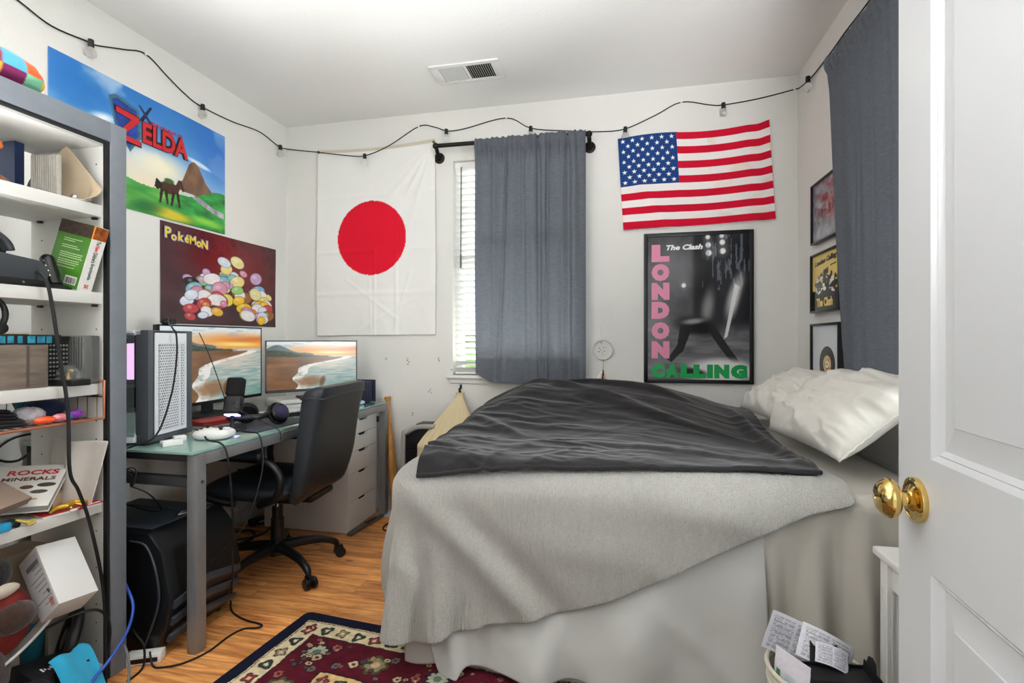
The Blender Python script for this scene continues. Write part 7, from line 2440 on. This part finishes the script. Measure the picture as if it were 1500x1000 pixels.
xf_ = -1.730
cable('black headset cable hanging down the front of the bookcase shelves', [(-1.80, 1.212, zb + 0.055), (-1.752, 1.200, zb + 0.040), (xf_, 1.203, zb + 0.012), (xf_, 1.218, 1.28), (xf_, 1.238, 1.133), (xf_, 1.262, 0.957), (xf_, 1.268, 0.76), (xf_ - 0.004, 1.298, 0.685), (xf_, 1.332, 0.56), (xf_, 1.376, 0.31), (xf_, 1.382, 0.02), (xf_ + 0.02, 1.36, 0.006)], 0.0052)
cable('black cable arching over the black wheel at the bottom of the bookcase', [(-1.80, 1.22, 0.255), (-1.76, 1.30, 0.275), (-1.735, 1.365, 0.26), (-1.728, 1.395, 0.19), (-1.728, 1.385, 0.09), (-1.70, 1.33, 0.012)], 0.0045)
m_blue = mat('blue_cable', '#2b55b8', rough=0.4)
cable('blue network cable running down beside the bookcase to the floor', [(-1.80, 1.50, 0.30), (-1.735, 1.482, 0.235), (-1.712, 1.462, 0.19), (-1.705, 1.43, 0.14), (-1.70, 1.375, 0.095), (-1.69, 1.30, 0.055), (-1.66, 1.24, 0.012), (-1.60, 1.18, 0.006)], 0.0050, m_blue)
ps = thing('power_strip', 'white power strip on the floor in front of the black tower', 'power strip', frame((0.90, 0.43, 0), (-0.43, 0.90, 0), (0, 0, 1), (-1.705, 1.508, 0)))
MB().box((0, 0, 0.018), (0.115, 0.045, 0.034), 0.004).build('body', m_white, ps)
MB().box((0.0, -0.0228, 0.016), (0.095, 0.001, 0.016)).build('outlets', m_black, ps)
cable('black cable drooping over the front of the power strip', [(-1.74, 1.49, 0.125), (-1.70, 1.472, 0.115), (-1.675, 1.475, 0.08), (-1.672, 1.468, 0.008), (-1.66, 1.40, 0.005)], 0.004)
cable('silver-grey cable on the floor at the foot of the bookcase', [(-1.72, 1.44, 0.10), (-1.69, 1.43, 0.06), (-1.665, 1.41, 0.008), (-1.62, 1.35, 0.006), (-1.60, 1.28, 0.006)], 0.0045, mat('grey_cable', '#6f7074', rough=0.4))
cable('black webcam cable hanging down the front of the white computer tower', [(-2.19, 2.06, 1.285), (-2.05, 1.93, 1.262), (-1.845, 1.756, 1.228), (-1.818, 1.747, 1.20), (-1.812, 1.742, 1.10), (-1.806, 1.71, 0.95), (-1.805, 1.64, 0.80), (-1.86, 1.585, 0.765), (-1.88, 1.555, 0.735), (-1.875, 1.548, 0.60), (-1.872, 1.552, 0.475), (-1.86, 1.548, 0.40)], 0.0036)
kt = thing('cable_knot', 'knotted cable tied round the desk side rail', 'cable', T(-1.83, 1.56, 0.65))
b = MB()
for k in range(3):
    a0_ = k * 0.8
    b.tube([(-1.835 + 0.020 * math.cos(a + a0_), 1.562 + 0.009 * math.sin(2 * a + k), 0.655 + (0.036 - 0.004 * k) * math.sin(a)) for a in np.linspace(0, 2 * PI, 20, endpoint=False)], 0.0024, 6, closed=True)
b.build('knot', m_cable, kt, world=True)
cable('thin black cable curving below the desk rail beside the bookcase', [(-1.83, 1.56, 0.62), (-1.79, 1.60, 0.58), (-1.80, 1.66, 0.50), (-1.90, 1.68, 0.485), (-2.02, 1.66, 0.52)], 0.0025)
cable('black cable hanging behind the desk side rail to the floor tower', [(-1.90, 1.90, 0.70), (-1.905, 1.90, 0.62), (-1.86, 1.905, 0.55), (-1.84, 1.90, 0.47)], 0.0045)
cable('black controller cable running from the desk front over the floor to the power strip', [(-1.675, 1.745, DZ + 0.022), (-1.615, 1.70, DZ + 0.018), (-1.545, 1.695, DZ + 0.006), (-1.522, 1.70, 0.70), (-1.520, 1.715, 0.55), (-1.540, 1.745, 0.38), (-1.60, 1.81, 0.18), (-1.665, 1.875, 0.05), (-1.66, 1.870, 0.006), (-1.60, 1.835, 0.0045), (-1.53, 1.812, 0.0045), (-1.47, 1.803, 0.005), (-1.440, 1.790, 0.006), (-1.455, 1.772, 0.0055), (-1.50, 1.758, 0.0045), (-1.520, 1.70, 0.0045), (-1.522, 1.60, 0.0045), (-1.555, 1.525, 0.0045), (-1.61, 1.488, 0.0045), (-1.645, 1.485, 0.006), (-1.668, 1.495, 0.03), (-1.685, 1.508, 0.037)], 0.0036)
cable('black cable looping from the desk front down behind the desk leg', [(-1.655, 1.93, DZ + 0.012), (-1.60, 1.915, DZ + 0.014), (-1.542, 1.90, DZ + 0.002), (-1.520, 1.895, 0.66), (-1.515, 1.86, 0.55), (-1.525, 1.80, 0.42), (-1.58, 1.745, 0.33), (-1.64, 1.73, 0.27)], 0.0030)
cable('thin microphone cable running across the big monitor to the desk front', [(-2.02, 2.07, 1.215), (-1.92, 2.03, 1.10), (-1.80, 1.98, 0.93), (-1.77, 1.975, 0.86)], 0.0022)
cable('thin cable drooping from the microphone to the front of the desk', [(-1.725, 1.96, 0.875), (-1.66, 1.99, 0.83), (-1.585, 2.02, 0.79), (-1.540, 2.03, 0.758), (-1.536, 2.03, 0.715)], 0.0025)
cable('tangle of black cable on the floor by the left baseboard', [(-2.32, 2.35, 0.006), (-2.20, 2.42, 0.007), (-2.12, 2.55, 0.010), (-2.22, 2.66, 0.012), (-2.30, 2.60, 0.009), (-2.24, 2.48, 0.014), (-2.12, 2.62, 0.007), (-2.16, 2.80, 0.006), (-2.05, 2.72, 0.006)], 0.006)
pa = thing('power_adapter', 'black power brick on the floor by the left baseboard behind the chair', 'adapter', frame((0.5, 0.86, 0), (-0.86, 0.5, 0), (0, 0, 1), (-2.27, 2.80, 0)))
MB().box((0, 0, 0.020), (0.13, 0.06, 0.036), 0.008, 3).build('brick', m_black, pa)
MB().box((0.01, -0.0305, 0.02), (0.05, 0.001, 0.012)).build('label_patch', mat('grey_label', '#9a9a98', rough=0.5), pa)
